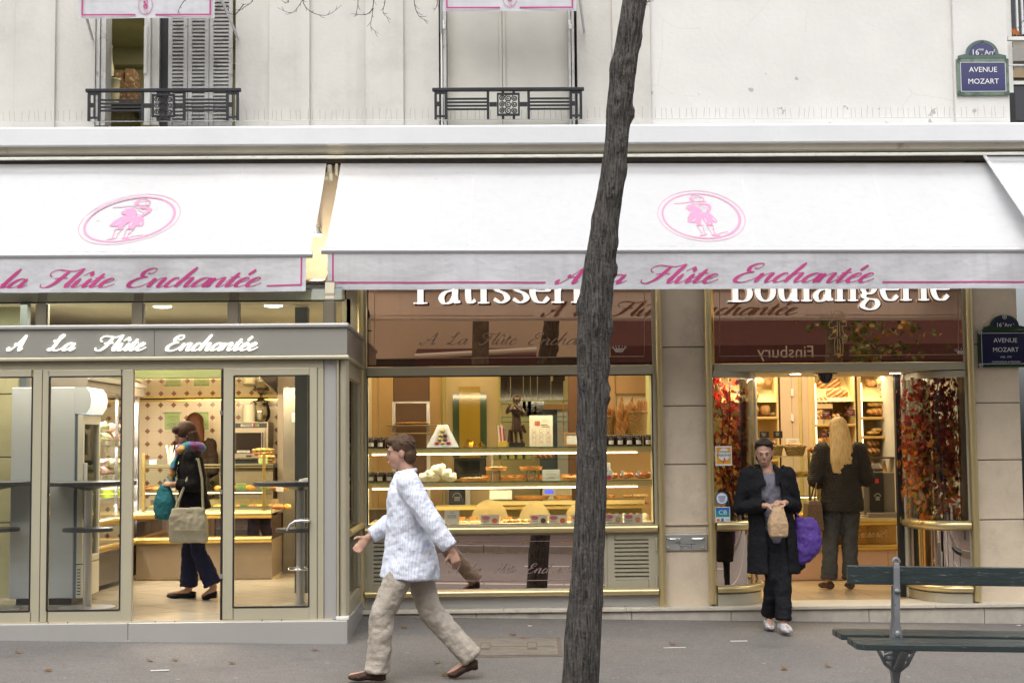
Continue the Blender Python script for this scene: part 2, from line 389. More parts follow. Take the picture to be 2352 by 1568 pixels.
GASK = mat('black_gasket', (.012,.012,.012), .5, var=0)
GLASS = pane('window_glass', gain=1.0)
GLASSV = pane('roof_glass', (.86,.93,.92), gain=1.3)
GLASSI = pane('counter_glass', (.93,.97,.94), gain=.8)
BROWN = mirror('brown_glass', (.86,.56,.37), .004, (.13,.075,.045), .88)
BMIR = mirror('bronze_mirror', (.72,.58,.52), .004, (.06,.04,.035), .9)
CREAM = mat('cream_paint', (.70,.60,.42), .55, var=.05)
WHITEP = mat('white_paint', (.78,.77,.73), .5, var=.06, scale=6)
SHUT = mat('old_shutter_paint', (.55,.54,.52), .6, var=.14, scale=7, bump=.3, bscale=40, dirt=((.12,.11,.10),9,.56,.1,.7))
BEIGEF = mat('beige_floor_tile', (.62,.54,.40), .16, var=.10, scale=2.2)
BLACKP = mat('black_plastic', (.015,.015,.016), .35, var=.1)
GREYT = mat('grey_laminate', (.075,.08,.095), .35, var=.06)
# ================================================================== ground
def asphalt(name, col, wet=.75):
    m = mat(name, col, wet, var=0); g = G(m)
    n1 = g.noise(.9,6); n2 = g.noise(75,3); n3 = g.noise(14,5)
    c = g.mix(g.ramp(n1,.3,.72), tuple(x*.80 for x in col), tuple(x*1.14 for x in col))
    c = g.mix(g.m('MULTIPLY', g.ramp(n2,.42,.7), .45), c, tuple(min(x*1.9,1) for x in col))
    c = g.mix(g.m('MULTIPLY', g.ramp(n2,.5,.3), .5), c, tuple(x*.5 for x in col))
    vo = g.n.nodes.new('ShaderNodeTexVoronoi'); vo.inputs['Scale'].default_value = 5.2; vo.inputs['Randomness'].default_value = 1
    t = g.n.nodes.new('ShaderNodeTexCoord'); g.n.links.new(t.outputs['Object'], vo.inputs[0])
    sp = g.n.nodes.new('ShaderNodeSeparateColor'); g.n.links.new(vo.outputs['Color'], sp.inputs[0])
    spot = g.m('LESS_THAN', vo.outputs['Distance'], g.m('MULTIPLY', g.m('MAXIMUM', g.m('SUBTRACT', sp.outputs[0], .45), 0), .20))
    c = g.mix(g.m('MULTIPLY', spot, .55), c, tuple(min(x*2.4,1) for x in col))
    c = g.mix(g.m('MULTIPLY', g.ramp(n3,.45,.65), .22), c, tuple(x*.6 for x in col)); n5 = g.noise(30,2); c = g.mix(g.m('MULTIPLY', g.ramp(n5,.68,.72), .5), c, tuple(min(x*1.9,1) for x in col)); c = g.mix(g.m('MULTIPLY', g.ramp(n5,.30,.25), .5), c, tuple(x*.45 for x in col))
    n4 = g.noise(2.4,3); c = g.mix(g.m('MULTIPLY', g.ramp(n4,.62,.7), .35), c, tuple(x*.62 for x in col))
    g.color(c); g.bump(g.m('ADD', n2, g.m('MULTIPLY', n3, .4)), .5, .004)
    return m
PAVE = asphalt('pavement_asphalt', (.142,.131,.124))
ROAD = asphalt('road_asphalt', (.15,.135,.125))
PAVE2 = asphalt('far_pavement_asphalt', (.17,.135,.12))
b = MB()
b.sheet(lambda u,v: (-26+52*u, KERB+(.6-KERB)*v, gz(-26+52*u, KERB+(.6-KERB)*v)), 52, 12)
pav = b.build('pavement', PAVE); props(pav, kind='structure')
RZ = lambda x: gz(x,KERB)-.13
b = MB(); b.sheet(lambda u,v: (-40+80*u, -12.4+(KERB-.15+12.4)*v, RZ(-40+80*u)+.07*sin(pi*v)), 30, 10)
props(b.build('road', ROAD), kind='structure')
b = MB()
for i in range(52):
    x0 = -26+i; x1 = x0+.99
    b.add([(x0,KERB-.15,RZ(x0)-.1),(x1,KERB-.15,RZ(x1)-.1),(x1,KERB,RZ(x1)-.1),(x0,KERB,RZ(x0)-.1),(x0,KERB-.15,RZ(x0)+.132),(x1,KERB-.15,RZ(x1)+.132),(x1,KERB,RZ(x1)+.132),(x0,KERB,RZ(x0)+.132)],
      [(3,2,1,0),(4,5,6,7),(0,1,5,4),(1,2,6,5),(2,3,7,6),(3,0,4,7)])
    for dy in (0,):
        y0,y1 = -12.4-.15,-12.4
        b.add([(x0,y0,RZ(x0)-.1),(x1,y0,RZ(x1)-.1),(x1,y1,RZ(x1)-.1),(x0,y1,RZ(x0)-.1),(x0,y0,RZ(x0)+.13),(x1,y0,RZ(x1)+.13),(x1,y1,RZ(x1)+.13),(x0,y1,RZ(x0)+.13)],
      [(3,2,1,0),(4,5,6,7),(0,1,5,4),(1,2,6,5),(2,3,7,6),(3,0,4,7)])
props(b.build('kerb', GRANITE, bevel=.01), kind='structure')
b = MB(); b.sheet(lambda u,v: (-40+80*u, -19+(19-12.55)*v, RZ(-40+80*u)+.135+.02*(6.45)*(1-v)), 20, 4)
props(b.build('far_pavement', PAVE2), kind='structure')
# road paint
WPAINT = mat('road_paint', (.62,.61,.58), .7, var=.15, scale=20)
b = MB()
for x0,x1,y0 in ((-6,-1.6,-8.7),(.6,6,-8.7)):
    b.sheet(lambda u,v: (x0+(x1-x0)*u, y0+.12*v, RZ(x0+(x1-x0)*u)+.07*sin(pi*((y0+.12*v)+12.4)/(KERB-.15+12.4))+.006), 20, 1)
props(b.build('road_marking', WPAINT), kind='structure')

# ================================================================== the building
BLD = thing('apartment_building', 'cream rendered corner building of stone piers holding the bakery on its ground floor', 'building')
XR = X(2316,0,150)                           # right corner of the facade
XL = -11.0
zl = Z(288,0,1176)                           # ledge top
ZT = 9.5
lo = [(X(218,0,150),X(541,0,150)), (X(1008,0,150),X(1326,0,150))]
b = MB()
xs = [XL, lo[0][0], lo[0][1], lo[1][0], lo[1][1], X(1494,0,150)]
for i in (0,2,4): b.box(xs[i], xs[i+1], 0, .3, zl-.06, 6.7)
b.box(XL, xs[5], 0, .3, 6.7, ZT)
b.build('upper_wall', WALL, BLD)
MB().box(X(1494,0,150), XR, .004, .3, zl-.06, ZT).build('upper_wall', WALLW, BLD)
MB().box(XR-.3, XR, .302, 9, 0, ZT).build('side_wall', WALL, BLD)
for p0,p1,m,d in ((33,126,WALL,.035),(617,711,WALL,.04),(839,927,WALL,.035),(1407,1495,WALL,.035),(2192,2316,WALLW,.05)):
    MB().box(X(p0,-d,150), X(p1,-d,150)+(0 if p1<2300 else .002), -d, .002, zl-.03, ZT-.01).build('pilaster', m, BLD, bevel=.006)
# ledge, soffit and awning rail
b = MB(); XE = 9
b.prismx([(-.32,Z(329,-.32)),(-.32,Z(290,-.32)-.0),(-.30,Z(288,-.32)+.008),(0.01,Z(288,-.32)+.03),(.01,Z(329,-.32))], XL, XE)
b.build('ledge', LEDGE, BLD, bevel=.006)
b = MB(); b.prismx([(-.24,Z(346,-.24)),(-.255,Z(329,-.3)-.002),(.01,Z(329,-.3)-.002),(.01,Z(346,-.24))], XL, XE); b.build('cornice', SOFF, BLD)
zc = Z(346,-.24)
b = MB(); b.box(XL, XE, -.10, .05, Z(372,-.1), zc-.002); b.build('wall_shadow_band', mat('under_ledge_shade',(.075,.06,.05),.8,var=.25,scale=6), BLD)  # dark brown colour stands for the wall's shade below the ledge
b = MB(); b.box(XL, XE, -.37, -.345, Z(361.5,-.37), Z(355,-.37)); b.build('drip_rail', mat('weathered_rail',(.60,.60,.52),.5,metal=.2,var=.12,scale=9,stretch=(1,1,6),dirt=((.2,.19,.15),20,.58,.05,.6)), BLD, bevel=.004)
# stone behind the awnings and the piers
zp0 = -.25
ZA = Z(372,-.1)
def blocks(x0, x1, joints, Y=0, y1=.35, mt=STONE, nm='stone_pier', top=None):
    b = MB(); pm = 1176
    zs = [zp0]+joints+[top if top else ZA-.002]
    for a, c in zip(zs[:-1], zs[1:]): b.box(x0, x1, Y, y1, a+.005, c-.005)
    o = b.build(nm, mt, BLD, bevel=.006)
    MB().box(x0+.01, x1-.01, Y+.012, y1-.01, zp0, zs[-1]-.02).build('mortar', mat('mortar_joint',(.22,.19,.155),.9), o)
    return o
jz = [Z(p,0,1575) for p in (1205,1066,932,797)]
blocks(X(1521,0,1000), X(1629,0,1000), jz+[Z(640,0,1575),Z(500,0,1575)], nm='stone_pier')
jr = [Z(p,0,2290) for p in (1193,1056,925,790)]
blocks(X(2236,0,1000), XR+.002, jr+[Z(640,0,2290),Z(500,0,2290)], nm='stone_pier')
blocks(X(800,0,1000)-.02, X(826,0,1000), jz+[Z(640,0,800),Z(500,0,800)], nm='stone_pier')
blocks(XL, X(800,0,1000)-.03, [3.2], y1=.3, nm='stone_lintel') if False else None
b = MB(); b.box(XL, X(800,0,1000)-.03, 0, .3, 2.92, ZA-.003)
b.box(X(826,0,1000)+.003, X(1521,0,1000)-.003, .0, .3, Z(640,0,1175), ZA-.003); b.box(X(1629,0,1000)+.003, X(2236,0,1000)-.003, .0, .3, Z(640,0,1930), ZA-.003)
b.build('lintel', STONE, BLD)
# step in front of the piers, window and entrance
FL = Z(1389,-.12,1930)                       # floor level of the shop
b = MB(); x = X(826,-.1,1400); k = 0
while x < XR+.4:
    x1 = min(x+[1.05,1.4,.9,1.25][k%4], XR+.45); b.box(x+.002, x1-.002, -.14, .3, -.4, FL-.033); x = x1; k += 1
b.build('step', GRANITE, BLD, bevel=.006)
b = MB(); x = X(826,-.1,1400); k = 0
while x < XR+.4:
    x1 = min(x+[1.3,1.1,1.5][k%3], XR+.45); b.box(x+.0015, x1-.0015, -.165, .35, FL-.031, FL); x = x1; k += 1
b.build('step_slab', mat('pale_step_slab',(.58,.53,.44),.6,var=.1,scale=5,bump=.2,bscale=60,dirt=((.25,.22,.18),5,.58,.1,.5)), BLD, bevel=.005)
# ---- shop rooms
XP = X(812,.3,1000)                          # wall between the two shop rooms
def tiled(name, col, s, rough=.16, gap=.012, dcol=(.16,.13,.09), rot=False, var=.1):
    m = mat(name, col, rough, var=0); g = G(m); x,y,z = g.xyz()
    if rot:
        u = g.m('MULTIPLY', g.m('ADD', x, y), .7071/s); v = g.m('MULTIPLY', g.m('SUBTRACT', x, y), .7071/s)
    else: u = g.m('DIVIDE', x, s); v = g.m('DIVIDE', y, s)
    fu = g.m('ABSOLUTE', g.m('SUBTRACT', g.m('FRACT', g.m('ADD', u, 100.0)), .5)); fv = g.m('ABSOLUTE', g.m('SUBTRACT', g.m('FRACT', g.m('ADD', v, 100.0)), .5))
    ed = g.m('GREATER_THAN', g.m('MAXIMUM', fu, fv), .5-gap)
    n = g.noise(2.5,6); c = g.mix(g.ramp(n,.35,.68), tuple(q*(1-var) for q in col), tuple(min(q*(1+var),1) for q in col))
    n2 = g.noise(9,4); c = g.mix(g.m('MULTIPLY',g.ramp(n2,.55,.75),.3), c, tuple(q*.7 for q in col))
    g.color(g.mix(ed, c, dcol)); return m
FT = tiled('left_floor_tile', (.60,.53,.40), .6, .14, .006, rot=True)
FT2 = tiled('right_floor_tile', (.66,.55,.36), .62, .12, .006)
FLL = Z(1424,-1.6,420)                        # floor level of the left room
b = MB(); b.box(-8.5, XP, -1.62, 4.2, FLL-.1, FLL); b.build('shop_floor', FT, BLD)
b = MB(); b.box(XP+.002, XR-.31, .352, 5.5, FL-.1, FL-.004); b.build('shop_floor', FT2, BLD)
b = MB(); b.box(-8.5, XP, .302, 4.2, 2.95, 3.05); b.build('shop_ceiling', mat('beige_ceiling',(.74,.64,.52),.6,var=.04), BLD)
b = MB(); b.box(XP+.002, XR-.31, .302, 5.5, 3.1, 3.2); b.build('shop_ceiling', CREAM, BLD)
# diamond tile wall of the left room
m = mat('diamond_tile', (.70,.58,.38), .25, var=0); g = G(m); x,y,z = g.xyz()
PT = .1485
u = g.m('DIVIDE', g.m('SUBTRACT', x, X(458,3.5,990)), PT); v = g.m('DIVIDE', g.m('SUBTRACT', z, Z(959,3.5,458)), PT)
du = g.m('ABSOLUTE', g.m('SUBTRACT', g.m('FRACT', g.m('ADD', u, 100.5)), .5)); dv = g.m('ABSOLUTE', g.m('SUBTRACT', g.m('FRACT', g.m('ADD', v, 100.5)), .5))
dia = g.m('LESS_THAN', g.m('ADD', du, dv), .215)
gr = g.m('LESS_THAN', g.m('MINIMUM', du, dv), .009)
n = g.noise(4,4); c = g.mix(n, (.64,.52,.33), (.75,.63,.42)); c = g.mix(g.m('MULTIPLY',gr,.6), c, (.42,.33,.2)); g.color(g.mix(dia, c, (.24,.10,.05)))
DTILE = m
zt = Z(921,3.5,458)
b = MB(); b.box(-8.5, X(645,3.5,980), 3.5, 3.6, FLL, zt); b.build('tiled_wall', DTILE, BLD)
b = MB(); b.box(-8.5, X(645,3.5,980)+.0, 3.46, 3.499, zt, zt+.02); b.build('tile_trim', BRASS, BLD)
b = MB()
zf = Z(866,1.7,400)
b.add([(-8.5,3.55,zt+.021),(X(645,3.5,980),3.55,zt+.021),(X(645,3.5,980),1.7,zf),(-8.5,1.7,zf),(-8.5,3.55,zt+.04),(X(645,3.5,980),3.55,zt+.04),(X(645,3.5,980),1.7,zf+.02),(-8.5,1.7,zf+.02)],
   [(3,2,1,0),(4,5,6,7),(0,1,5,4),(1,2,6,5),(2,3,7,6),(3,0,4,7)])
b.build('mirrored_hood', mirror('hood_mirror',(.86,.80,.66),.03,(.3,.27,.2),.85), BLD)
b = MB(); b.box(-4.3, X(645,3.5,980), 1.62, 1.698, zf-.01, zf+.03); b.box(-4.3, X(645,3.5,980), 1.63, 1.69, zf+.031, zf+.12); b.build('hood_edge', mat('pale_green_edge',(.12,.15,.06),.5), BLD)
b = MB(); b.box(-8.5, X(645,3.5,980), 1.72, 3.6, zf+.13, zf+.14); b.build('upper_panel', mat('hood_top',(.35,.3,.24),.6), BLD)
b = MB(); b.box(X(645,3.5,980)+.003, XP-.1, 3.2, 3.3, FLL, 2.94); b.box(-8.5, XP-.1, 4.1, 4.2, FLL, 2.94); b.build('back_wall', mat('warm_wall',(.46,.37,.28),.6,var=.06), BLD)
b = MB(); b.box(XP-.08, XP, -.0, 4.2, FLL, 2.94); b.build('partition_wall', CREAM, BLD)
b = MB(); b.box(-8.55, -8.5, -1.62, 4.2, -.3, 3.0); b.build('partition_wall', STONE, BLD)
# olive stone wall seen at far left through the glass
blocks(-8.45, X(42,.4,1000), [Z(1200,.4,20),Z(1050,.4,20),Z(905,.4,20)], Y=.4, y1=.7, mt=mat('olive_stone',(.34,.33,.20),.7,var=.12), nm='stone_pier', top=2.94)
# back room walls of the right shop
XW = X(1168,4.6,1000)
b = MB(); b.box(XP+.003, XR-.31, 5.0, 5.1, FL, 3.1); b.build('back_wall', mat('pale_green_wall',(.62,.62,.36),.6,var=.05), BLD)

# ---- upstairs rooms
ROOM = mat('upstairs_wall', (.46,.45,.31), .7, var=.08)
b = MB(); x0,x1 = lo[0][0]-1.2, lo[0][1]+.6
b.box(x0,x1,3.4,3.5,3.6,6.45); b.box(x0-.05,x0,.3,3.5,3.6,6.45); b.box(x1,x1+.05,.3,3.5,3.6,6.45); b.box(x0,x1,.3,3.399,3.55,3.6)
b.build('upstairs_room', ROOM, BLD)
b = MB(); b.box(x0,x1,.302,3.399,6.20,6.25); b.box(x0,x1,3.25,3.398,6.0,6.199); b.build('upstairs_ceiling', mat('upstairs_ceiling_paint',(.50,.49,.35),.7), BLD)
# ---- left window: open casement, louvred shutters
W1 = MB(); Yw = .14
W1.pbox(331,-60,345,288,Yw,.05); W1.pbox(348,-60,366,288,Yw+.05,.06); W1.pbox(330,60,338,170,Yw-.02,.02)
win = W1.build('window', WHITEP, BLD, bevel=.004)
MB().pbox(367,-60,388,288,Yw+.11,.05).build('gap_shade', mat('gap_shade_grey',(.10,.10,.11),.8), win)  # dark strip stands for the shade in the gap beside the shutters
MB().pbox(221,-60,229,288,.02,.25).build('folded_shutter', SHUT, win); MB().pbox(232,-60,243,288,.04,.22).build('folded_shutter', SHUT, win)
def shutter(p0, p1, Y):
    b = MB(); t = 10
    b.pbox(p0+.4,-90,p0+t,290,Y,.03); b.pbox(p1-t,-90,p1-.4,290,Y,.03); b.pbox(p0+t,277,p1-t,290,Y,.03)
    o = b.build('shutter', SHUT, win, bevel=.003)
    b = MB(); xa, xb = X(p0+t,Y,150), X(p1-t,Y,150)
    for i in range(42):
        pz = -80+i*8.6; z1 = Z(pz,Y,460); z0 = Z(pz+8.2,Y,460)
        b.add([(xa,Y-.004,z0+.006),(xb,Y-.004,z0+.006),(xb,Y+.022,z1),(xa,Y+.022,z1),(xa,Y+.004,z0),(xb,Y+.004,z0),(xb,Y+.03,z1-.006),(xa,Y+.03,z1-.006)],
          [(0,1,2,3),(7,6,5,4),(0,4,5,1),(1,5,6,2),(2,6,7,3),(3,7,4,0)])
    b.build('louvres', SHUT, o)
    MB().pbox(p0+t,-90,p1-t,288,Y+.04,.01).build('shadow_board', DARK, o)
l=bpy.data.lights.new('room_lamp','AREA'); l.size=.6; l.energy=13; l.color=(1,.9,.6); o=bpy.data.objects.new('room_lamp',l); COL.objects.link(o); o.location=(lo[0][0]+.2,1.9,6.18)
for a,c in ((386,431),(431.5,480),(480.5,535)): shutter(a,c,.1)
# ---- right window: closed white panels between folded shutters
o = MB().pbox(1027,-60,1146,288,.17,.03).pbox(1161,-60,1306,288,.17,.03).pbox(1146,-60,1153,288,.155,.045).pbox(1154,-60,1161,288,.155,.045).build('window', mat('window_panel_paint',(.76,.74,.67),.55,var=.06,scale=2.2), BLD, bevel=.003)
for a,c in ((1012,1016),(1018,1025),(1306,1311),(1313,1319)): MB().pbox(a,-60,c,288,.0,.165).build('folded_shutter', SHUT if c-a>4.5 else WHITEP, o)
MB().pbox(1009,-60,1327,288,.24,.03).build('backing', DARK, o)
for px in (1017,1308):
    MB().pbox(px-3,46,px+3,56,-.02,.02).pbox(px-1,56,px+5,66,-.02,.02).build('hinge', WHITEP, o)
# kitchen things behind the left window
CART = mat('printed_carton', (.36,.26,.17), .7, var=0); g = G(CART)
vo = g.n.nodes.new('ShaderNodeTexVoronoi'); vo.inputs['Scale'].default_value = 26; t = g.n.nodes.new('ShaderNodeTexCoord'); g.n.links.new(t.outputs['Object'], vo.inputs[0])
g.color(g.mix(g.ramp(vo.outputs['Distance'],.25,.5), (.34,.28,.20), (.17,.085,.05)))
def carton(p0,p1,q0,q1,Y,lab):
    a = at((p0+p1)/2,q1,Y); t = thing('carton', lab, 'box', (a.x,Y,a.z)); wx = X(p1,Y,q0)-X(p0,Y,q0); h = Z(q0,Y,p0)-Z(q1,Y,p0)
    MB().box(-wx/2,wx/2,0,.3,.002,h).build('box', CART, t, bevel=.004); MB().box(-wx/2-.001,wx/2+.001,-.002,.302,h+.001,h+.003).build('tape', mat('carton_tape',(.45,.36,.24),.4), t)
carton(274,290,189,236,2.2,'patterned cardboard carton low in the stack upstairs, beside the white bucket'); carton(290.5,308,189,236,2.2,'patterned cardboard carton in the right column of the upstairs stack')
carton(262,286,164,188.6,2.25,'patterned carton laid across the top of the stack, behind the bucket'); carton(286.5,308,159,188.6,2.2,'patterned carton topmost at the right of the upstairs stack')
carton(274,308,236.8,250,2.2,'patterned carton at the bottom of the upstairs stack on the worktop')
t = thing('worktop', 'dark worktop behind the left balcony railing upstairs', 'worktop', (X(285,2.2,255),2.3,0))
MB().box(-.7,.35,-.35,.3,Z(262,2.2,285),Z(250.8,2.2,285)-.002).build('top', mat('dark_worktop',(.035,.03,.027),.4), t); MB().box(-.7,.1,-.2,.25,3.6,Z(262,2.2,285)-.002).build('cupboard', mat('cream_cupboard',(.33,.31,.2),.6), t)
t = thing('bucket', 'white plastic bucket on the upstairs worktop left of the cartons', 'bucket', (X(260,2.1,220),2.1,Z(250.8,2.2,285)))
MB().lathe((0,0,0),[(.055,0),(.07,.16),(.076,.162),(.076,.175),(.066,.175)],20).build('tub', mat('bucket_plastic',(.50,.49,.40),.35), t, smooth=True)
MB().lathe((0,0,0.176),[(.062,0),(.075,.11),(.08,.115),(.08,.125),(.0,.125)],20).build('upper_tub', mat('bucket_plastic',(.50,.49,.40),.35), t, smooth=True)
t = thing('shelf_jug', 'white jug above the bucket by the upstairs window', 'jug', (X(248,2.4,190),2.4,Z(180,2.4,248)))
MB().lathe((0,0,0),[(.06,0),(.065,.1),(.045,.2),(.04,.32),(.05,.36)],16).build('body', mat('bucket_plastic',(.50,.49,.40),.35), t, smooth=True)
MB().tube([(-.05,0,.3),(-.1,0,.25),(-.1,0,.12),(-.06,0,.06)],.012).build('handle', mat('bucket_plastic',(.50,.49,.40),.35), t, smooth=True)
MB().box(-.35,.2,-.1,.15,-.03,-.002).build('bracket_shelf', mat('dark_worktop',(.035,.03,.027),.4), t)

# ---- balcony railings
def railing(p0, p1, q0, q1, label):
    Y = -.17; pm = (p0+p1)/2; qm = (q0+q1)/2
    a = at(pm, q1, Y); t = thing('balcony_railing', label, 'railing', (a.x,Y,zl+.02), 0, 'iron balcony railings under the upper windows')
    W = X(p1,Y,qm)-X(p0,Y,qm); h = Z(q0,Y,pm)-(zl+.02); w2 = W/2
    b = MB(); b.box(-w2-.006,w2+.006,-.022,.022,h-.032,h); b.build('handrail', IRON, t, bevel=.006)
    b = MB(); s = .012
    for x in (-w2+.025, -w2+.118, -w2*.27, w2*.27, w2-.118, w2-.025): MB().box(x-s,x+s,-s,s,0,h-.033).build('post', IRON, t)
    for sg in (-1,1):
        xa, xb = sorted((sg*w2*.27+sg*s, sg*(w2-.118)-sg*s))
        for z in (h*.32,h*.43,h*.54,h*.65): MB().box(xa,xb,-.006,.006,z-.009,z+.009).build('rail', IRON, t)
        xa, xb = sorted((sg*(w2-.025)-sg*s, sg*(w2-.118)+sg*s)); b = MB()
        for z in (h*.1,h*.84): b.box(xa,xb,-.007,.007,z-.01,z+.01)
        b.box((xa+xb)/2-.006,(xa+xb)/2+.006,-.006,.006,h*.1+.011,h*.84-.011); b.box(xa,(xa+xb)/2-.007,-.008,.008,h*.42,h*.56); b.build('end_grille', IRON, t)
    S = .105; cz = h*.47; b = MB()
    for x0,x1,z0,z1 in ((-S,S,cz+S-.016,cz+S),(-S,S,cz-S,cz-S+.016),(-S,-S+.016,cz-S+.0165,cz+S-.0165),(S-.016,S,cz-S+.0165,cz+S-.0165)): b.box(x0,x1,-.016,.016,z0,z1)
    for x in (-.05,.05): b.box(x-.012,x+.012,-.008,.008,cz+S+.001,h-.033); b.box(x-.012,x+.012,-.008,.008,0,cz-S-.001)
    for sg in (-1,1): xa,xb = sorted((sg*(S+.001),sg*(w2*.27-s-.001))); b.box(xa,xb,-.008,.008,cz-.02,cz+.02)
    pn = b.build('panel_frame', IRON, t)
    b = MB()
    for i in range(3):
        for j in range(3):
            r0 = .036 if i == 1 else .028
            cx, cz2 = (i-1)*.058, cz+(j-1)*.058
            pts = [(cx+r0*(1-k/26)*cos(k*.5+i), 0, cz2+r0*(1-k/26)*sin(k*.5+i)) for k in range(24)]
            b.tube(pts, .0055, 5)
    b.build('scrolls', IRON, pn)
railing(198,552,204,287,'black iron balcony railing with scroll panel before the open louvred window')
railing(995,1341,202,284,'black iron balcony railing with scroll panel before the closed white window')
# ---- bird spikes along the ledge
SPK = mat('spike_wire',(.25,.24,.22),.4,metal=.7,var=0)
sp_labels = ['thin bird spikes on the ledge left of the louvred window','thin bird spikes on the ledge before the louvred window','thin bird spikes on the ledge between the two balcony railings','thin bird spikes on the ledge before the white window','thin bird spikes on the ledge between tree and white window','thin bird spikes on the ledge under the peeling white wall']
for (p0,p1),lab in zip(((2,195),(206,550),(560,990),(1000,1340),(1345,1480),(1500,2310)),sp_labels):
    Y = -.1; a = at(p0,286,Y); zz = zl+.03
    t = thing('bird_spike_strip', lab, 'bird spikes', (a.x,Y,zz), 0, 'bird spike strips on the ledge')
    W = X(p1,Y,280)-a.x; n = int((p1-p0)/13.5); b = MB()
    for i in range(n):
        x = W*(i+.5)/n+random.uniform(-.012,.012); b.tube([(x,0,.002),(x+random.uniform(-.012,.012),random.uniform(-.02,.02),.105+random.uniform(-.01,.01))],.0013,4)
    b.build('wires', SPK, t, ); MB().box(0,W,-.01,.01,0,.003).build('base', LEDGE, t)
# ================================================================== projecting glazed shopfront (left)
YV = -1.6
V = thing('glazed_shopfront', 'grey aluminium glazed shopfront projecting over the pavement, lit script lettering on its fascia', 'shopfront')
XVR = X(799,YV,1100)                          # right front corner
def vbar(nm, rects, dep, m, Y=YV, bevel=.004, par=None):
    b = MB()
    for r in rects: b.pbox(*r, Y, dep)
    return b.build(nm, m, par or V, bevel=bevel)
XVL = -8.4
zs0, zs1 = Z(1427,YV,420), Z(1474,YV,790)-.3
xj = X(297,YV,1450)
b = MB(); b.box(XVL, xj-.001, YV-.05, 0, zs1, zs0); b.box(xj+.001, XVR, YV-.05, 0, zs1, zs0); b.build('plinth', GREYAL, V, bevel=.006)
b = MB(); zb0,zb1 = Z(818,YV-.04,400), Z(755,YV-.04,400); xj = X(357,YV,790)
b.box(XVL, xj-.001, YV-.04, YV+.1, zb0, zb1); b.box(xj+.001, XVR, YV-.04, YV+.1, zb0, zb1); b.box(XVR-.1, XVR, YV+.1, -.03, zb0, zb1)
fas = b.build('fascia', FASC, V, bevel=.004)
b = MB(); zt0,zt1 = zb1+.001, Z(744,YV-.06,400)
b.box(XVL, XVR+.015, YV-.065, YV+.12, zt0, zt1); b.box(XVR-.1, XVR+.015, YV+.12, -.03, zt0, zt1); b.build('fascia_cap', GREYAL, V, bevel=.012)
b = MB(); zl0 = Z(827,YV-.06,400); b.box(XVL, XVR+.015, YV-.06, YV+.1, zl0, zb0-.001); b.box(XVR-.1, XVR+.015, YV+.1, -.03, zl0, zb0-.001); b.build('fascia_sill', OLIVE, V, bevel=.01)
zh = Z(848,YV,400)
b = MB(); b.box(XVL, X(743,YV,840), YV, YV+.09, zh, zl0-.002); b.build('header', OLIVE, V, bevel=.004)
b = MB(); b.box(X(729,YV,1100), X(743.3,YV,1100), YV, YV+.09, zs0+.001, zh-.001); b.build('jamb', OLIVE, V, bevel=.004)
b = MB(); b.box(X(743.8,YV,1100), X(772.5,YV,1100), YV+.015, YV+.08, zs0+.001, zl0-.003); b.build('corner_panel', GREYAL, V, bevel=.003)
b = MB()
b.box(X(773.5,YV,1100), X(778,YV,1100), YV-.005, YV+.08, zs0+.02, zl0-.003)
cx = X(787,YV,1100); b.tube([(cx, YV+.05, zs0+.03),(cx, YV+.05, zl0-.003)], .034, 16); b.tube([(XVR-.03, YV+.09, zs0+.03),(XVR-.03, YV+.09, zl0-.003)], .034, 16)
b.build('corner_tubes', mat('pale_gold_tube',(.66,.61,.46),.32,metal=.6,var=.03), V, smooth=True, ang=50)
MB().box(X(772,YV,1100), XVR+.005, YV-.02, YV+.06, zs0+.002, zs0+.028).build('tube_foot', WHITEP, V, bevel=.004)
# return side to the wall
b = MB(); b.box(XVR-.07, XVR-.02, YV+.14, -.05, zs0+.001, zs0+.12); b.box(XVR-.07, XVR-.02, YV+.14, -.05, zl0-.13, zl0-.003); b.box(XVR-.07, XVR-.02, -.16, -.03, zs0+.13, zl0-.14); b.box(XVR-.07, XVR-.02, YV+.14, YV+.2, zs0+.13, zl0-.14)
b.build('return_frame', OLIVE, V, bevel=.003)
MB().box(XVR-.05, XVR-.042, YV+.2, -.16, zs0+.13, zl0-.14).build('return_glass', GLASS, V)
b = MB(); b.tube([(XVR-.01, YV+.2, Z(1212,-.8)),(XVR-.01,-.06,Z(1212,-.8))], .03, 12); b.build('return_rail', GOLD, V, smooth=True)
# doors: (frame px, glass px)
def leaf(nm, fr, gl, label=None, Y=YV-.012, dep=.055):
    b = MB(); b.pbox(fr[0],fr[1],gl[0],fr[3],Y,dep); b.pbox(gl[2],fr[1],fr[2],fr[3],Y,dep); b.pbox(gl[0]+.05,fr[1],gl[2]-.05,gl[1],Y,dep); b.pbox(gl[0]+.05,gl[3],gl[2]-.05,fr[3],Y,dep)
    o = b.build(nm, OLIVE, V, bevel=.004)
    if label: o['label'] = label
    b = MB(); gx0,gx1 = X(gl[0],Y,1100),X(gl[2],Y,1100); gz0,gz1 = Z(gl[3],Y,(gl[0]+gl[2])/2),Z(gl[1],Y,(gl[0]+gl[2])/2)
    b.box(gx0-.004,gx0+.008,Y-.002,Y+.02,gz0,gz1); b.box(gx1-.008,gx1+.004,Y-.002,Y+.02,gz0,gz1); b.box(gx0+.0085,gx1-.0085,Y-.002,Y+.02,gz1-.008,gz1+.004); b.box(gx0+.0085,gx1-.0085,Y-.002,Y+.02,gz0-.004,gz0+.008)
    b.build('gasket', GASK, o); b = MB(); b.box(gx0+.009,gx1-.009,Y+.022,Y+.03,gz0+.009,gz1-.009); b.build('glass', GLASS, o)
    return o
leaf('glass_panel', (-130,850,93,1430), (-112,866,72,1405))
leaf('glass_panel', (94.5,849,304,1428), (110,864,278,1402))
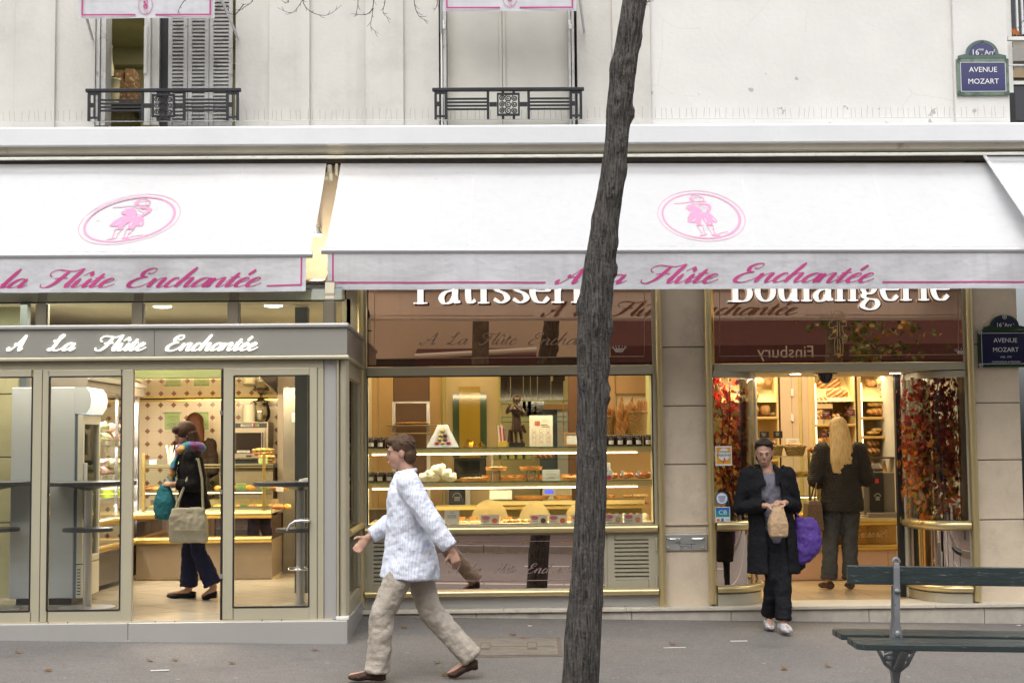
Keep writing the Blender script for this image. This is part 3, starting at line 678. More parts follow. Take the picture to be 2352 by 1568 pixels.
dr = leaf('door', (512,845,728,1422), (536,862,710,1394))
b = MB(); b.pbox(506.5,848,511,1424,YV+.0,.05); b.build('door_edge', GASK, dr)
for q in (947,1128,1322): MB().pbox(505,q-4,511,q+6,YV-.02,.015).build('hinge', STEEL, dr)
hx = X(709,YV-.09,1200); hz = Z(1196,YV-.09,690); hw = X(709,YV-.09,1200)-X(659,YV-.09,1200)
b = MB(); b.tube([(hx,YV-.014,hz),(hx-.01,YV-.08,hz),(hx-.06,YV-.09,hz+.002),(hx-hw*.6,YV-.09,hz),(hx-hw*.85,YV-.09,hz-.025),(hx-hw,YV-.09,hz-.075)], .011, 10); b.build('handle', mat('chrome',(.8,.8,.82),.12,metal=1,var=0), dr, smooth=True)
# glazed band above the fascia
zg1 = Z(690,YV,420); zgt = 3.02
b = MB(); b.box(XVL, XVR-.05, YV+.03, YV+.038, zt1+.001, zg1); b.build('clerestory_glass', GLASSV, V)
cur = [(YV+.034, zg1+.001), (YV+.06, zg1+.09), (YV+.2, zg1+.17), (YV+.7, zg1+.25), (-.03, zg1+.33)]
b = MB(); b.prismx([*cur, *[(y,z+.007) for y,z in cur[::-1]]], XVL, XVR-.05); b.build('roof_glass', GLASSV, V, smooth=True)
MB().box(XVL, XVR-.04, YV+.02, YV+.05, zg1-.012, zg1-.0005).build('glass_joint', GASK, V)
b = MB()
for p in (84,305,525,745,-136):
    x0,x1 = X(p,YV,720), X(p+22,YV,720)
    b.box(x0,x1,YV+.0,YV+.06,zt1+.001,zg1-.015)
    for q0,q1 in ((x0-.012,x0-.001),(x1+.001,x1+.012)): b.box(q0,q1,YV+.012,YV+.06,zt1+.001,zg1-.02)
    cc = [(y,z+.01) for y,z in cur]; xm = (x0+x1)/2
    b.loft([[(x0,y-.01,z),(x1,y-.01,z),(x1,y,z+.045),(x0,y,z+.045)] for y,z in [(YV+.03,zg1-.014)]+cc])
b.build('roof_bars', mat('bronze_bar',(.26,.23,.17),.35,metal=.6,var=.05), V, bevel=.004)
# illuminated script
def script_on(nm, txt, parts, base_py, Y, xh_px, m, par, slant=.5, thick=.3, thin=.07, depth=.012, shift=0):
    o = None
    for s, p0, p1 in parts:
        b = MB()
        xa, xb = X(p0,Y,base_py), X(p1,Y,base_py); kz = xh_px*(Y-CAM.y)/F
        rb, u0, u1 = script_fit(s, slant, thick, thin, (xb-xa)/kz); k = (xb-xa)/(u1-u0)
        z0 = Z(base_py,Y,(p0+p1)/2)
        letter_mesh(rb, lambda u,v,q: (xa+(u-u0)*k, Y+(depth if q else 0), z0+v*kz), b, depth); o = b.build(nm, m, par)
    return o
LIT = lampmat('lit_letter', (1,.97,.88), 1.1)
script_on('lettering', '', (('A',14,62),('La',107,173),('Flûte',217,335),('Enchantée',379,592)), 804.5, YV-.056, 17, LIT, fas, thick=.44, thin=.13)
# ceiling spots inside the left room
for px,py in ((373,716),(628,715),(30,720)):
    p = at(px,py,.55 if px!=30 else .5); t = None
    b = MB(); b.lathe((p.x,p.y,2.928),[(.0,0),(.075,0),(.085,.004),(.085,.02)],20); o = b.build('ceiling_spot', lampmat('spot_lens',(1,.93,.78),9), BLD)
# ================================================================== pastry window (middle)
W = thing('pastry_window', 'wide gold framed pastry shop window with white serif lettering on brown glass above it', 'shop window')
Yw = -.03
def tubes(nm, lst, par, m=GOLD, r=.03):
    b = MB()
    for p, q0, q1, Y in lst:
        z0,z1 = Z(q1,Y,p), Z(q0,Y,p); x = X(p,Y,1000); b.tube([(x,Y,z0),(x,Y,z1)], r, 16)
    return b.build(nm, m, par, smooth=True, ang=50)
ztop = Z(636,Yw,1176)
def tubex(p0,p1,py,Y,r,b): 
    pm=(p0+p1)/2; z=Z(py,Y,pm); b.tube([(X(p0,Y,py),Y,z),(X(p1,Y,py),Y,z)], r, 16)
for p0,p1 in ((833,842),(1501,1511)): MB().box(X(p0,Yw,1000),X(p1,Yw,1000),Yw,.25,FL+.001,ztop).build('jamb', OLIVE, W, bevel=.003)
for q in ((829,636,1394,-.06),(1516.5,636,1394,-.06)): tubes('side_tube', (q,), W, r=.032)
b = MB(); b.pbox(842.3,840.5,1500.7,861.5,Yw-.012,.2); b.build('transom', OLIVE, W, bevel=.006)
b = MB(); b.pbox(842.3,1204,1500.7,1212,Yw,.25); b.build('sill', OLIVE, W, bevel=.004)
for p_,q_,r_ in ((1510,1215.5,.036),(1513,1361,.03)): b = MB(); tubex(838,p_,q_,-.07,r_,b); b.build('rail', GOLD, W, smooth=True, ang=50)
zp1 = Z(1367,Yw,1176); MB().box(X(838,Yw,1380),X(1511,Yw,1380),Yw+.01,.1,FL+.001,zp1).build('plinth', GREYAL, W, bevel=.004)
fx0,fx1 = X(843,Yw,750),X(1500,Yw,750); fz0,fz1 = Z(839.5,Yw,1176),ztop
br = MB().box(fx0,fx1,Yw+.012,Yw+.03,fz0,fz1).build('brown_panel', BROWN, W)
b = MB(); b.box(fx0+.001,fx0+.012,Yw+.006,Yw+.0115,fz0,fz1); b.box(fx1-.012,fx1-.001,Yw+.006,Yw+.0115,fz0,fz1); b.box(fx0+.0125,fx1-.0125,Yw+.006,Yw+.0115,fz0,fz0+.014); b.build('gasket', GASK, W)
LINE = mat('bronze_line',(.46,.30,.19),.5,var=0)
def fine(par, pts, Y, m=LINE, r=.004, nm='border_line'):
    b = MB(); b.tube([(X(p,Y,q),Y,Z(q,Y,p)) for p,q in pts], r, 4); return b.build(nm, m, par)
fine(br, ((860,640),(860,824),(1480,818),(1480,640)), Yw+.011, r=.0045)
script_on('script', '', (('A',963,1007),('La',1025,1075),('Flûte',1099,1188),('Enchantée',1213,1395)), 791, Yw+.006, 13.5, mat('bronze_script',(.36,.235,.15),.5,var=0), br, thick=.32, thin=.1, depth=.004)
def serif_on(nm, txt, p0, p1, base, Y, par):
    rb, bars, wd = serif_text(txt); xa, xb = X(p0,Y,base), X(p1,Y,base); k = (xb-xa)/(wd-.15); z0 = Z(base,Y,(p0+p1)/2)
    o = letter_mesh(rb, lambda u,v,q: (xa+(u-.08)*k, Y+(.006 if q else 0), z0+v*k), None, .03, bars).build(nm, lampmat('lit_white',(1,.98,.95),.55), par)
    letter_mesh(rb, lambda u,v,q: (xa+(u-.05)*k+.006, Y+(.035 if q else .0065), z0+v*k-.007), None, .03, [(a-.012,b_-.03,c+.012,d+.03) for a,b_,c,d in bars]).build('letter_sides', mat('oxblood_letter_side',(.10,.02,.015),.4,var=0), o)
    return o
serif_on('lettering','Pâtisserie',949,1388,696,Yw-.03,br)
# fleur crest in bronze glass corner: a small crown
def crown(px, py, Y, par, s=.05):
    o = at(px,py,Y); b = MB()
    for k in range(-3,4):
        a = k*.36; b.tube([(o.x+s*.55*sin(a),Y,o.z-s*.25),(o.x+s*1.25*sin(a*1.15),Y,o.z+s*.3*cos(a)+.004*abs(k)),(o.x+s*1.3*sin(a*1.2),Y,o.z+s*.75*cos(a*.8))], .0032,4)
    for z,r in ((-.35,.6),(-.2,.75),(.1,.8)): b.tube([(o.x+s*r*cos(t),Y,o.z+s*z+.25*s*r*.3*sin(t)) for t in [i*pi/8 for i in range(17)]], .003,4)
    return b.build('crest', mat('pale_print',(.62,.55,.48),.5,var=0), par)
crown(1422,803,Yw+.008,br,.055); 
# big pane
gx0,gx1,gz0,gz1 = X(843,0,1030),X(1500.5,0,1030),Z(1204,0,1176),Z(862,0,1176)
MB().box(gx0,gx1,.0,.01,gz0,gz1).build('glass', GLASS, W)
b = MB(); b.box(gx0+.0,gx0+.01,-.012,-.001,gz0,gz1); b.box(gx1-.01,gx1,-.012,-.001,gz0,gz1); b.box(gx0+.0105,gx1-.0105,-.012,-.001,gz1-.01,gz1); b.box(gx0+.0105,gx1-.0105,-.012,-.001,gz0,gz0+.008); b.build('gasket', GASK, W)
# lower panels
def louvre(p0,p1,q0,q1, g0,g1,h0,h1):
    b = MB(); b.pbox(p0,q0,g0,q1,Yw,.03); b.pbox(g1,q0,p1,q1,Yw,.03); b.pbox(g0+.05,q0,g1-.05,h0,Yw,.03); b.pbox(g0+.05,h1,g1-.05,q1,Yw,.03)
    o = b.build('vent_door', OLIVE, W, bevel=.003)
    b = MB(); n = 10; xa,xb = X(g0,Yw,1290),X(g1,Yw,1290)
    for i in range(n):
        za = Z(h0+(h1-h0)*i/n,Yw,(g0+g1)/2); zb = Z(h0+(h1-h0)*(i+1)/n,Yw,(g0+g1)/2); d = za-zb
        b.add([(xa,Yw+.004,zb+.004),(xb,Yw+.004,zb+.004),(xb,Yw+.004,zb+d*.55),(xa,Yw+.004,zb+d*.55),(xa,Yw+.05,za+.01),(xb,Yw+.05,za+.01)], [(0,1,2,3),(3,2,5,4),(0,4,5,1)])
    b.build('louvres', OLIVE, o); MB().pbox(g0-2,h0-2,g1+2,h1+2,Yw+.06,.01).build('backing', GASK, o)
    e = p0-1 if p0 < 900 else p1+1
    for q in (q0+14,q1-30): MB().pbox(e-2.5,q,e+2.5,q+30,Yw-.02,.018).build('hinge', OLIVE, o, bevel=.003)
louvre(840,958,1228,1357,858,942,1245,1343); louvre(1395,1507,1221,1352,1412,1490,1238,1332)
mx0,mx1 = 972,1388
mp = MB().pbox(mx0,1229,mx1,1350,Yw+.012,.01).build('mirror_panel', BMIR, W)
b = MB(); b.pbox(958.5,1227,mx0-.2,1357,Yw+.004,.03); b.pbox(mx1+.2,1223,1394.5,1353,Yw+.004,.03); b.pbox(mx0,1351,mx1,1356,Yw+.004,.03); b.pbox(mx0,1222,mx1,1228,Yw+.004,.03); b.build('panel_frame', OLIVE, W, bevel=.002)
fine(mp, ((985,1244),(1380,1241)), Yw+.011, mat('bronze_print',(.30,.22,.19),.5,var=0), .004); fine(mp, ((985,1334),(1380,1331)), Yw+.011, MATS['bronze_print'], .004)
script_on('script', '', (('A',1028,1060),('La',1076,1106),('Flûte',1132,1188),('Enchantée',1208,1335)), 1315, Yw+.008, 10.5, MATS['bronze_print'], mp, thick=.32, thin=.1, depth=.003)
# ================================================================== entrance (right)
E = thing('shop_entrance', 'gold framed bakery entrance with curved glass corners and white serif lettering on brown glass', 'shop entrance')
for p0,p1 in ((1634.3,1639),(2219,2226)): MB().box(X(p0,Yw,1000),X(p1,Yw,1000),Yw,.2,FL+.001,ztop).build('jamb', OLIVE, E, bevel=.003)
for q in ((1630.5,636,1386,-.06),(2234.5,636,1380,-.06)): tubes('side_tube', (q,), E, r=.034)
b = MB(); b.pbox(1639.3,833,2218.7,851,Yw-.012,.12); b.build('transom', OLIVE, E, bevel=.006)
ex0,ex1,ez0 = X(1640,Yw,750),X(2218,Yw,750),Z(832,Yw,1930)
br2 = MB().box(ex0,ex1,Yw+.012,Yw+.03,ez0,ztop).build('brown_panel', BROWN, E)
fine(br2, ((1653,640),(1653,818),(1904,816.5)), Yw+.011); fine(br2, ((1950,816),(2202,814),(2200,640)), Yw+.011)
serif_on('lettering','Boulangerie',1674,2180,691,Yw-.03,br2)
# flautist line drawing on the brown glass
FLUT_LINES = [[(-.05,.98),(.05,1.0),(.12,.93),(.1,.83),(.02,.8),(-.08,.85),(-.09,.93),(-.05,.98)], [(-.42,.86),(.14,.86)], [(-.42,.845),(.14,.845)], [(-.12,.78),(-.2,.72),(-.17,.62),(-.02,.66)], [(.1,.8),(.2,.76),(.22,.66),(.1,.66)], [(-.1,.62),(-.12,.5),(-.22,.4),(-.18,.38),(-.02,.41)], [(.12,.64),(.14,.52),(.24,.4),(.18,.37),(.08,.4)], [(0,.76),(.0,.42)], [(.05,.76),(.06,.42)], [(-.06,.4),(-.08,.25),(-.07,.05)], [(.0,.38),(-.01,.2),(-.02,.05),(-.1,.02)], [(.04,.38),(.06,.2),(.06,.04),(.14,.02)], [(.12,.38),(.13,.22),(.11,.05)], [(-.02,.94),(-.01,.94)], [(.05,.94),(.06,.94)], [(-.14,.98),(-.13,.84)], [(.13,.97),(.17,.88),(.13,.8)]]
o = at(1925,817,Yw+.010); b = MB(); s = Z(713,Yw,1925)-Z(817,Yw,1925)
for ln in FLUT_LINES: b.tube([(o.x+u*s*.9,Yw+.010,o.z+v*s) for u,v in cat_rom(ln,4)], .0035, 4)
b.build('flautist_drawing', mat('gold_print',(.62,.42,.22),.5,var=0), br2)
crown(2208,808,Yw+.008,br2,.05)
# curved display corners
def corner(side, pa, pb, labelq):
    # pa: outer px on the facade, pb: inner px; quarter-curve back into the recess
    xo, xi = X(pa,-.03,1000), X(pb,.55,1000)
    cyd = .62; n = 14
    def arc(r0=0.0):
        pts = []
        for k in range(n+1):
            t = k/n*pi/2
            # ellipse from (xo, -.03) to (xi, cyd)
            pts.append((xo+(xi-xo+ (r0 if xi>xo else -r0))*sin(t)**.75, -.03-r0+(cyd+r0)*(1-cos(t)**.75)))
        return pts
    pm = (pa+pb)/2
    zz = lambda q: Z(q,-.03,pm)
    def wall(z0,z1,nm,m,par,r0=0,th=.008,sm=True):
        A, B = arc(r0), arc(r0-th); N = len(A)
        vs = [(x,y,z0) for x,y in A]+[(x,y,z1) for x,y in A]+[(x,y,z0) for x,y in B]+[(x,y,z1) for x,y in B]; fs = []
        for i in range(N-1): fs += [(i,i+1,N+i+1,N+i),(2*N+i+1,2*N+i,3*N+i,3*N+i+1),(N+i,N+i+1,3*N+i+1,3*N+i),(i+1,i,2*N+i,2*N+i+1)]
        fs += [(0,N,3*N,2*N),(N-1,3*N-1,4*N-1,2*N-1)]
        return MB().add(vs,fs).build(nm, m, par, smooth=sm, ang=50)
    C = wall(FL+.002, zz(1363), 'curved_plinth', mat('pale_plinth',(.56,.52,.41),.35,metal=.5,var=.03), E, .035, .05)
    C['label'] = labelq
    A = arc(.045)
    for q_,r_ in ((1352,.03),(1206,.04)): MB().tube([(x,y,zz(q_)) for x,y in A], r_, 12).build('curved_rail', GOLD, C, smooth=True, ang=50)
    wall(zz(1342),zz(1219),'curved_mirror', mirror('curved_bronze',(.80,.66,.56),.006,(.05,.04,.03),.9), C, .01, .01)
    wall(zz(1219)+.002,zz(1196),'curved_sill', OLIVE, C, .02, .04); wall(zz(1363)+.002,zz(1342)-.002,'curved_foot', OLIVE, C, .018, .04)
    wall(zz(1195),zz(867),'curved_glass', pane('curved_pane',(.95,.95,.93),gain=.9), C, .0, .006)
    wall(zz(866),zz(851.5)-.0,'curved_head', OLIVE, C, .02, .06)
    # floor of the display
    A = arc(-.02); cxx = xo; poly = A+[(xo,cyd)]
    MB().prismz(poly, zz(1196)-.02, zz(1196)).build('display_floor', mat('moss',(.07,.10,.03),.9,var=.5,scale=30,bump=.8,bscale=80), C)
    MB().prismz(poly, zz(858), zz(858)+.02).build('display_top', OLIVE, C)
    jx = xi+(.03 if xi > xo else -.03)
    b = MB(); b.box(jx-.028,jx+.028,.585,.64,FL,zz(852)); b.build('door_post', OLIVE, C, bevel=.004)
    b = MB(); b.tube([(jx+(.0 if side<0 else -.0),.575,FL),(jx,.575,zz(852))], .03, 12); b.build('post_tube', mat('pale_gold_tube',(.66,.61,.46),.32,metal=.6,var=.03), C, smooth=True)
    return C, xo, xi
CL_, xoL, xiL = corner(-1, 1640, 1727, 'narrow curved display corner left of the bakery doorway')
CR_, xoR, xiR = corner(1, 2219, 2086, 'wide curved display corner right of the bakery doorway')
MB().box(xiR-.11,xiR-.062,.56,.63,FL,Z(852,-.03,2070)).build('door_edge', GASK, E)
zsf = Z(852,-.03,1930)
b = MB(); b.box(ex0,ex1,.09,1.05,zsf,zsf+.05); b.build('soffit', mat('soffit_cream',(.74,.62,.42),.45,var=.03), E)
for px in (1827,2056,1965):
    p = at(px,856,.45)
    if px != 1965:
        MB().lathe((p.x,.45,zsf-.004),[(0,0),(.042,0),(.052,.001),(.052,.0035)],18).build('downlight', lampmat('spot_lens',(1,.93,.78),9), E)
p = at(1896,860,.35)
MB().lathe((p.x,.35,zsf-.10),[(.0,0),(.03,.005),(.06,.04),(.075,.085),(.115,.09),(.115,.0995)],20).build('dome_camera', mat('smoked_dome',(.01,.01,.02),.08,var=0,coat=.5), E, smooth=True)
# stickers on the left curved glass are flat prints just off the facade plane
def sticker(nm, label, p0, q0, p1, q1, Y, m):
    a = at((p0+p1)/2, (q0+q1)/2, Y); t = thing(nm, label, 'sticker', (a.x,Y,a.z)); w2 = (X(p1,Y,q0)-X(p0,Y,q0))/2; h2 = (Z(q0,Y,p0)-Z(q1,Y,p0))/2
    MB().box(-w2,w2,0,.003,-h2,h2).build('backing', m, t, bevel=.001)
    return t, w2, h2
SW = mat('sticker_white',(.78,.77,.74),.4,var=0); SO = mat('sticker_orange',(.75,.36,.03),.4,var=0); SB = mat('sticker_blue',(.03,.16,.42),.4,var=0); SK = mat('print_black',(.02,.02,.02),.5,var=0); SRED = mat('print_red',(.55,.03,.03),.5,var=0)
Ys = -.075
def disc(r, y, n=28, cx=0, cz=0, sx=1): return [(cx+r*sx*cos(2*pi*k/n), y, cz+r*sin(2*pi*k/n)) for k in range(n)]
t,w2,h2 = sticker('meal_voucher_sticker','orange and white meal voucher sticker on the curved glass','1643' and 1643,1024,1681,1069,Ys,SW)
MB().box(-w2*.86,w2*.86,-.002,-.0005,-h2*.8,h2*.86).build('orange_field', SO, t)
b = MB(); b.add(disc(w2*.74,-.003,cx=w2*.05,cz=h2*.15),[tuple(range(28))]); b.build('white_disc', SW, t)
b = MB(); text_mb('chèque', lambda u,v:(u*.037+.002,-.0045,v*.037+.03), b); text_mb('déjeuner', lambda u,v:(u*.037+.002,-.0045,v*.037-.002), b); b.build('lettering', SK, t)
b = MB(); b.box(-.03,.02,-.0045,-.004,-h2*.52,-h2*.48); b.box(-.008,0,-.0045,-.004,-h2*.8,-h2*.54); b.box(.0,.014,-.0045,-.004,-h2*.46,-h2*.2); b.build('table_mark', SRED, t)
t = thing('round_sticker','round white sticker with blue rim on the curved glass','sticker',at(1658,1144,Ys)); 
MB().add(disc(.058,0)+disc(.058,.003),[tuple(range(28)),tuple(range(55,27,-1))]+[(i,(i+1)%28,28+(i+1)%28,28+i) for i in range(28)]).build('rim', SB, t); MB().add(disc(.049,-.0015),[tuple(range(28))]).build('face', SW, t)
b = MB()
for i,(wd,z) in enumerate(((.06,.02),(.07,.01),(.06,0),(.05,-.01),(.06,-.02),(.04,-.03))): b.box(-wd/2,wd/2,-.003,-.0025,z-.0022,z+.0022)
b.build('print_lines', mat('print_blue',(.05,.09,.35),.5,var=0), t)
t,w2,h2 = sticker('card_payment_sticker','square blue and green bank card sticker on the curved glass',1643,1163.5,1677,1200,Ys,SW)
m = mat('blue_to_green_print',(.03,.2,.5),.4,var=0); g = G(m); x,y,z = g.xyz(); g.color(g.mix(g.ramp(z,-.02,.06),(.02,.35,.30),(.02,.14,.50)))
MB().box(-w2*.92,w2*.92,-.002,-.0005,-h2*.25,h2*.92).build('blue_field', m, t)
b = MB(); text_mb('CB', lambda u,v:(u*.062,-.0035,v*.055+.005), b); b.build('lettering', SW, t)
b = MB(); b.add(disc(.010,-.0035,cx=-.045,cz=-h2*.62),[tuple(range(28))]); b.build('red_disc', SRED, t); b = MB(); b.add(disc(.010,-.003,cx=-.033,cz=-h2*.62),[tuple(range(28))]); b.build('orange_disc', SO, t)
b = MB(); text_mb('VISA', lambda u,v:(u*.017+.042,-.0035,v*.02-h2*.7), b); b.box(-.015,.008,-.0035,-.003,-h2*.8,-h2*.42); b.build('small_marks', SB, t)
# dog-lead plate on the pier
t = thing('dog_lead_plate','brushed steel plate with two hooks and a dog drawing on the stone pier','plate',at(1575,1245,-.02))
w2 = (X(1625,-.02,1245)-X(1526,-.02,1245))/2; h2 = (Z(1227,-.02,1575)-Z(1264,-.02,1575))/2
MB().box(-w2,w2,0,.018,-h2,h2).build('plate', mat('satin_plate',(.50,.50,.48),.35,metal=.6,var=.03), t, bevel=.003)
for sx in (-1,1):
    b = MB()
    for z in (.035,-.05): b.ell((sx*(w2-.035),-.006,z*h2/.075),(.011,.008,.011),10,6)
    b.build('screw', GOLD, t, smooth=True)
    b = MB(); b.tube([(sx*(w2-.045),-.004,h2*.47),(sx*(w2-.05),-.03,h2*.47),(sx*.06,-.03,h2*.47),(sx*.05,-.02,h2*.49)], .0055, 8); b.build('hook', mat('chrome',(.8,.8,.82),.12,metal=1,var=0), t, smooth=True)
DOG = [[(-.09,.045),(-.075,.055),(-.06,.05),(-.05,.03),(0,.025),(.05,.02),(.1,.022)],[(-.09,.045),(-.1,.038),(-.085,.03),(-.07,.028),(-.055,-.005),(-.05,-.05),(-.06,-.055)],[(-.05,-.005),(-.035,-.02),(-.035,-.055)],[(-.035,-.02),(0,-.01),(.03,-.02),(.045,-.055)],[(.05,.02),(.06,-.0),(.055,-.02),(.065,-.055)],[(-.07,.05),(-.066,.03),(-.06,.028)]]
b = MB()
for ln in DOG: b.tube([(u*.9,-.0015,v*.6-.028) for u,v in cat_rom(ln,4)], .0016, 4)
b.build('dog_drawing', SK, t)
MB().box(X(1524,-.02,1200),X(1627,-.02,1200),-.02,-.001,Z(1206,-.02,1575),Z(1201,-.02,1575)).build('stone_band', STONE, BLD, bevel=.004)
# ================================================================== awnings
PINK = mat('pink_print', (.44,.04,.19), .7, var=.03); PINKL = mat('faded_pink_print', (.60,.25,.39), .75, var=.05)
def canvas(name, col, gain):
    m = mat(name, col, .72, var=0); g = G(m); x,y,z = g.xyz()
    st = g.noise(1.0,6,stretch=(14,14,.6)); n = g.noise(2.2,5); sp = g.noise(11,3)
    c = g.mix(g.m('MULTIPLY', g.ramp(st,.5,.8), gain), col, (.42,.42,.45)); c = g.mix(g.m('MULTIPLY', g.ramp(n,.5,.75), .10), c, (.5,.5,.5))
    c = g.mix(g.m('MULTIPLY', g.ramp(sp,.755,.775), .6), c, (.25,.24,.23)); g.color(c)
    nb = g.noise(3.0,3,stretch=(1,1.5,1.5)); g.bump(g.m('ADD', nb, g.m('MULTIPLY', g.noise(22,2), .05)), .6, .04)
    # thin cloth lets some light through
    n_ = m.node_tree; tr = n_.nodes.new('ShaderNodeBsdfTranslucent'); tr.inputs[0].default_value = (*[k*.9 for k in col],1); mx = n_.nodes.new('ShaderNodeMixShader'); mx.inputs[0].default_value = .30
    n_.links.new(g.p.outputs[0], mx.inputs[1]); n_.links.new(tr.outputs[0], mx.inputs[2]); n_.links.new(mx.outputs[0], n_.nodes['Material Output'].inputs[0])
    return m
CANV = canvas('white_canvas', (.665,.675,.695), .2); VAL = canvas('valance_canvas', (.66,.67,.71), .45)
# ---- the flute player emblem, drawn from scratch: filled patches and strokes
EZ = lambda pts: [((x-665)/573-.31*(440-y)/318, (440-y)/318) for x, y in pts]
EMB_FILL = [EZ(p) for p in (
 [(715,310),(735,335),(730,390),(800,390),(825,430),(825,500),(800,522),(745,512),(720,545),(690,555),(645,545),(650,505),(655,460),(600,510),(575,550),(525,545),(535,520),(470,520),(425,510),(470,455),(550,400),(615,380),(560,365),(545,340),(600,300),(680,290)],
 [(790,270),(880,280),(912,300),(895,335),(840,375),(800,400),(775,385),(820,350),(860,320),(845,300),(800,300),(760,290)],
 [(415,697),(440,680),(490,672),(540,672),(490,687)],[(585,675),(620,664),(655,668),(690,680),(690,692),(640,694),(600,690)],[(700,250),(690,225),(715,205),(740,192),(745,235),(735,250)])]
EMB_LINE = [(EZ(l), w_) for l, w_ in (
 ([(440,278),(520,275),(600,268),(700,258),(790,256),(888,260)],.024),([(740,240),(735,205),(770,182),(830,182),(880,205),(885,225),(860,250),(835,250)],.02),([(745,215),(790,205),(840,205),(880,212)],.014),([(780,222),(795,222)],.014),([(825,229),(845,229)],.014),([(805,241),(822,242)],.012),
 ([(500,555),(495,600),(482,668)],.016),([(590,555),(550,600),(530,640),(535,672)],.016),([(630,558),(620,610),(612,662)],.016),([(715,560),(700,580),(665,630),(655,668)],.016),([(495,556),(540,556),(592,552)],.026),([(628,556),(670,562),(725,556)],.026),
 ([(680,668),(750,650),(835,638)],.022),([(545,340),(580,318),(625,312)],.016),([(560,368),(590,345),(640,335)],.016),([(690,275),(730,285),(775,275)],.02),([(735,300),(790,330),(830,340)],.014),([(560,585),(545,620)],.01),([(680,590),(655,625)],.01))]
EMB_OPEN = [(EZ(l), w_) for l, w_ in (([(500,505),(530,485),(580,465)],.02),([(588,430),(615,415),(640,395)],.018),([(792,465),(797,510)],.02),([(685,470),(668,520)],.022),([(738,345),(770,372)],.03),([(702,392),(697,412)],.014),([(620,520),(590,545)],.012),([(735,440),(752,440)],.014),([(700,525),(690,545)],.012),([(560,335),(610,320)],.014),([(850,335),(820,370)],.01))]
def emblem(fn, par, rx=1.0, ry=1.0, ring=True, mt=PINKL, fig=1.0, nm='emblem'):
    """fn(u,v,k) maps emblem units (ring radius 1) to the cloth, k = layer"""
    b = MB(); N = 72
    if ring:
        for r0,r1 in ((.86,.905),(.985,1.0)):
            wv = lambda t: 1+.35*max(0,cos(t-radians(-35)))*(r1<.97)
            P = [(cos(2*pi*k/N),sin(2*pi*k/N),2*pi*k/N) for k in range(N)]
            b.add([fn(rx*c*r1,ry*s*r1,0) for c,s,t in P]+[fn(rx*c*(r1-(r1-r0)*wv(t)),ry*s*(r1-(r1-r0)*wv(t)),0) for c,s,t in P], [(i,(i+1)%N,N+(i+1)%N,N+i) for i in range(N)])
    o = b.build(nm, mt, par) if ring else None
    f = MB()
    for pl in EMB_FILL: f.add([fn(u*fig,v*fig,0) for u,v in pl], [tuple(range(len(pl)))])
    for ln,wd in EMB_LINE:
        if wd:
            L,R = ribbon(cat_rom(ln,4), lambda *a: wd); f.add([fn(u*fig,v*fig,1) for u,v in L]+[fn(u*fig,v*fig,1) for u,v in R], [(i,i+1,len(L)+i+1,len(L)+i) for i in range(len(L)-1)])
    f.build('flute_player', mt, o or par)
    h = MB()                                  # unprinted folds left open in the figure
    for ln,wd in EMB_OPEN:
        L,R = ribbon(cat_rom(ln,4), lambda *a: wd); h.add([fn(u*fig,v*fig,2) for u,v in L]+[fn(u*fig,v*fig,2) for u,v in R], [(i,i+1,len(L)+i+1,len(L)+i) for i in range(len(L)-1)])
    h.build('open_folds', CANV, o or par)
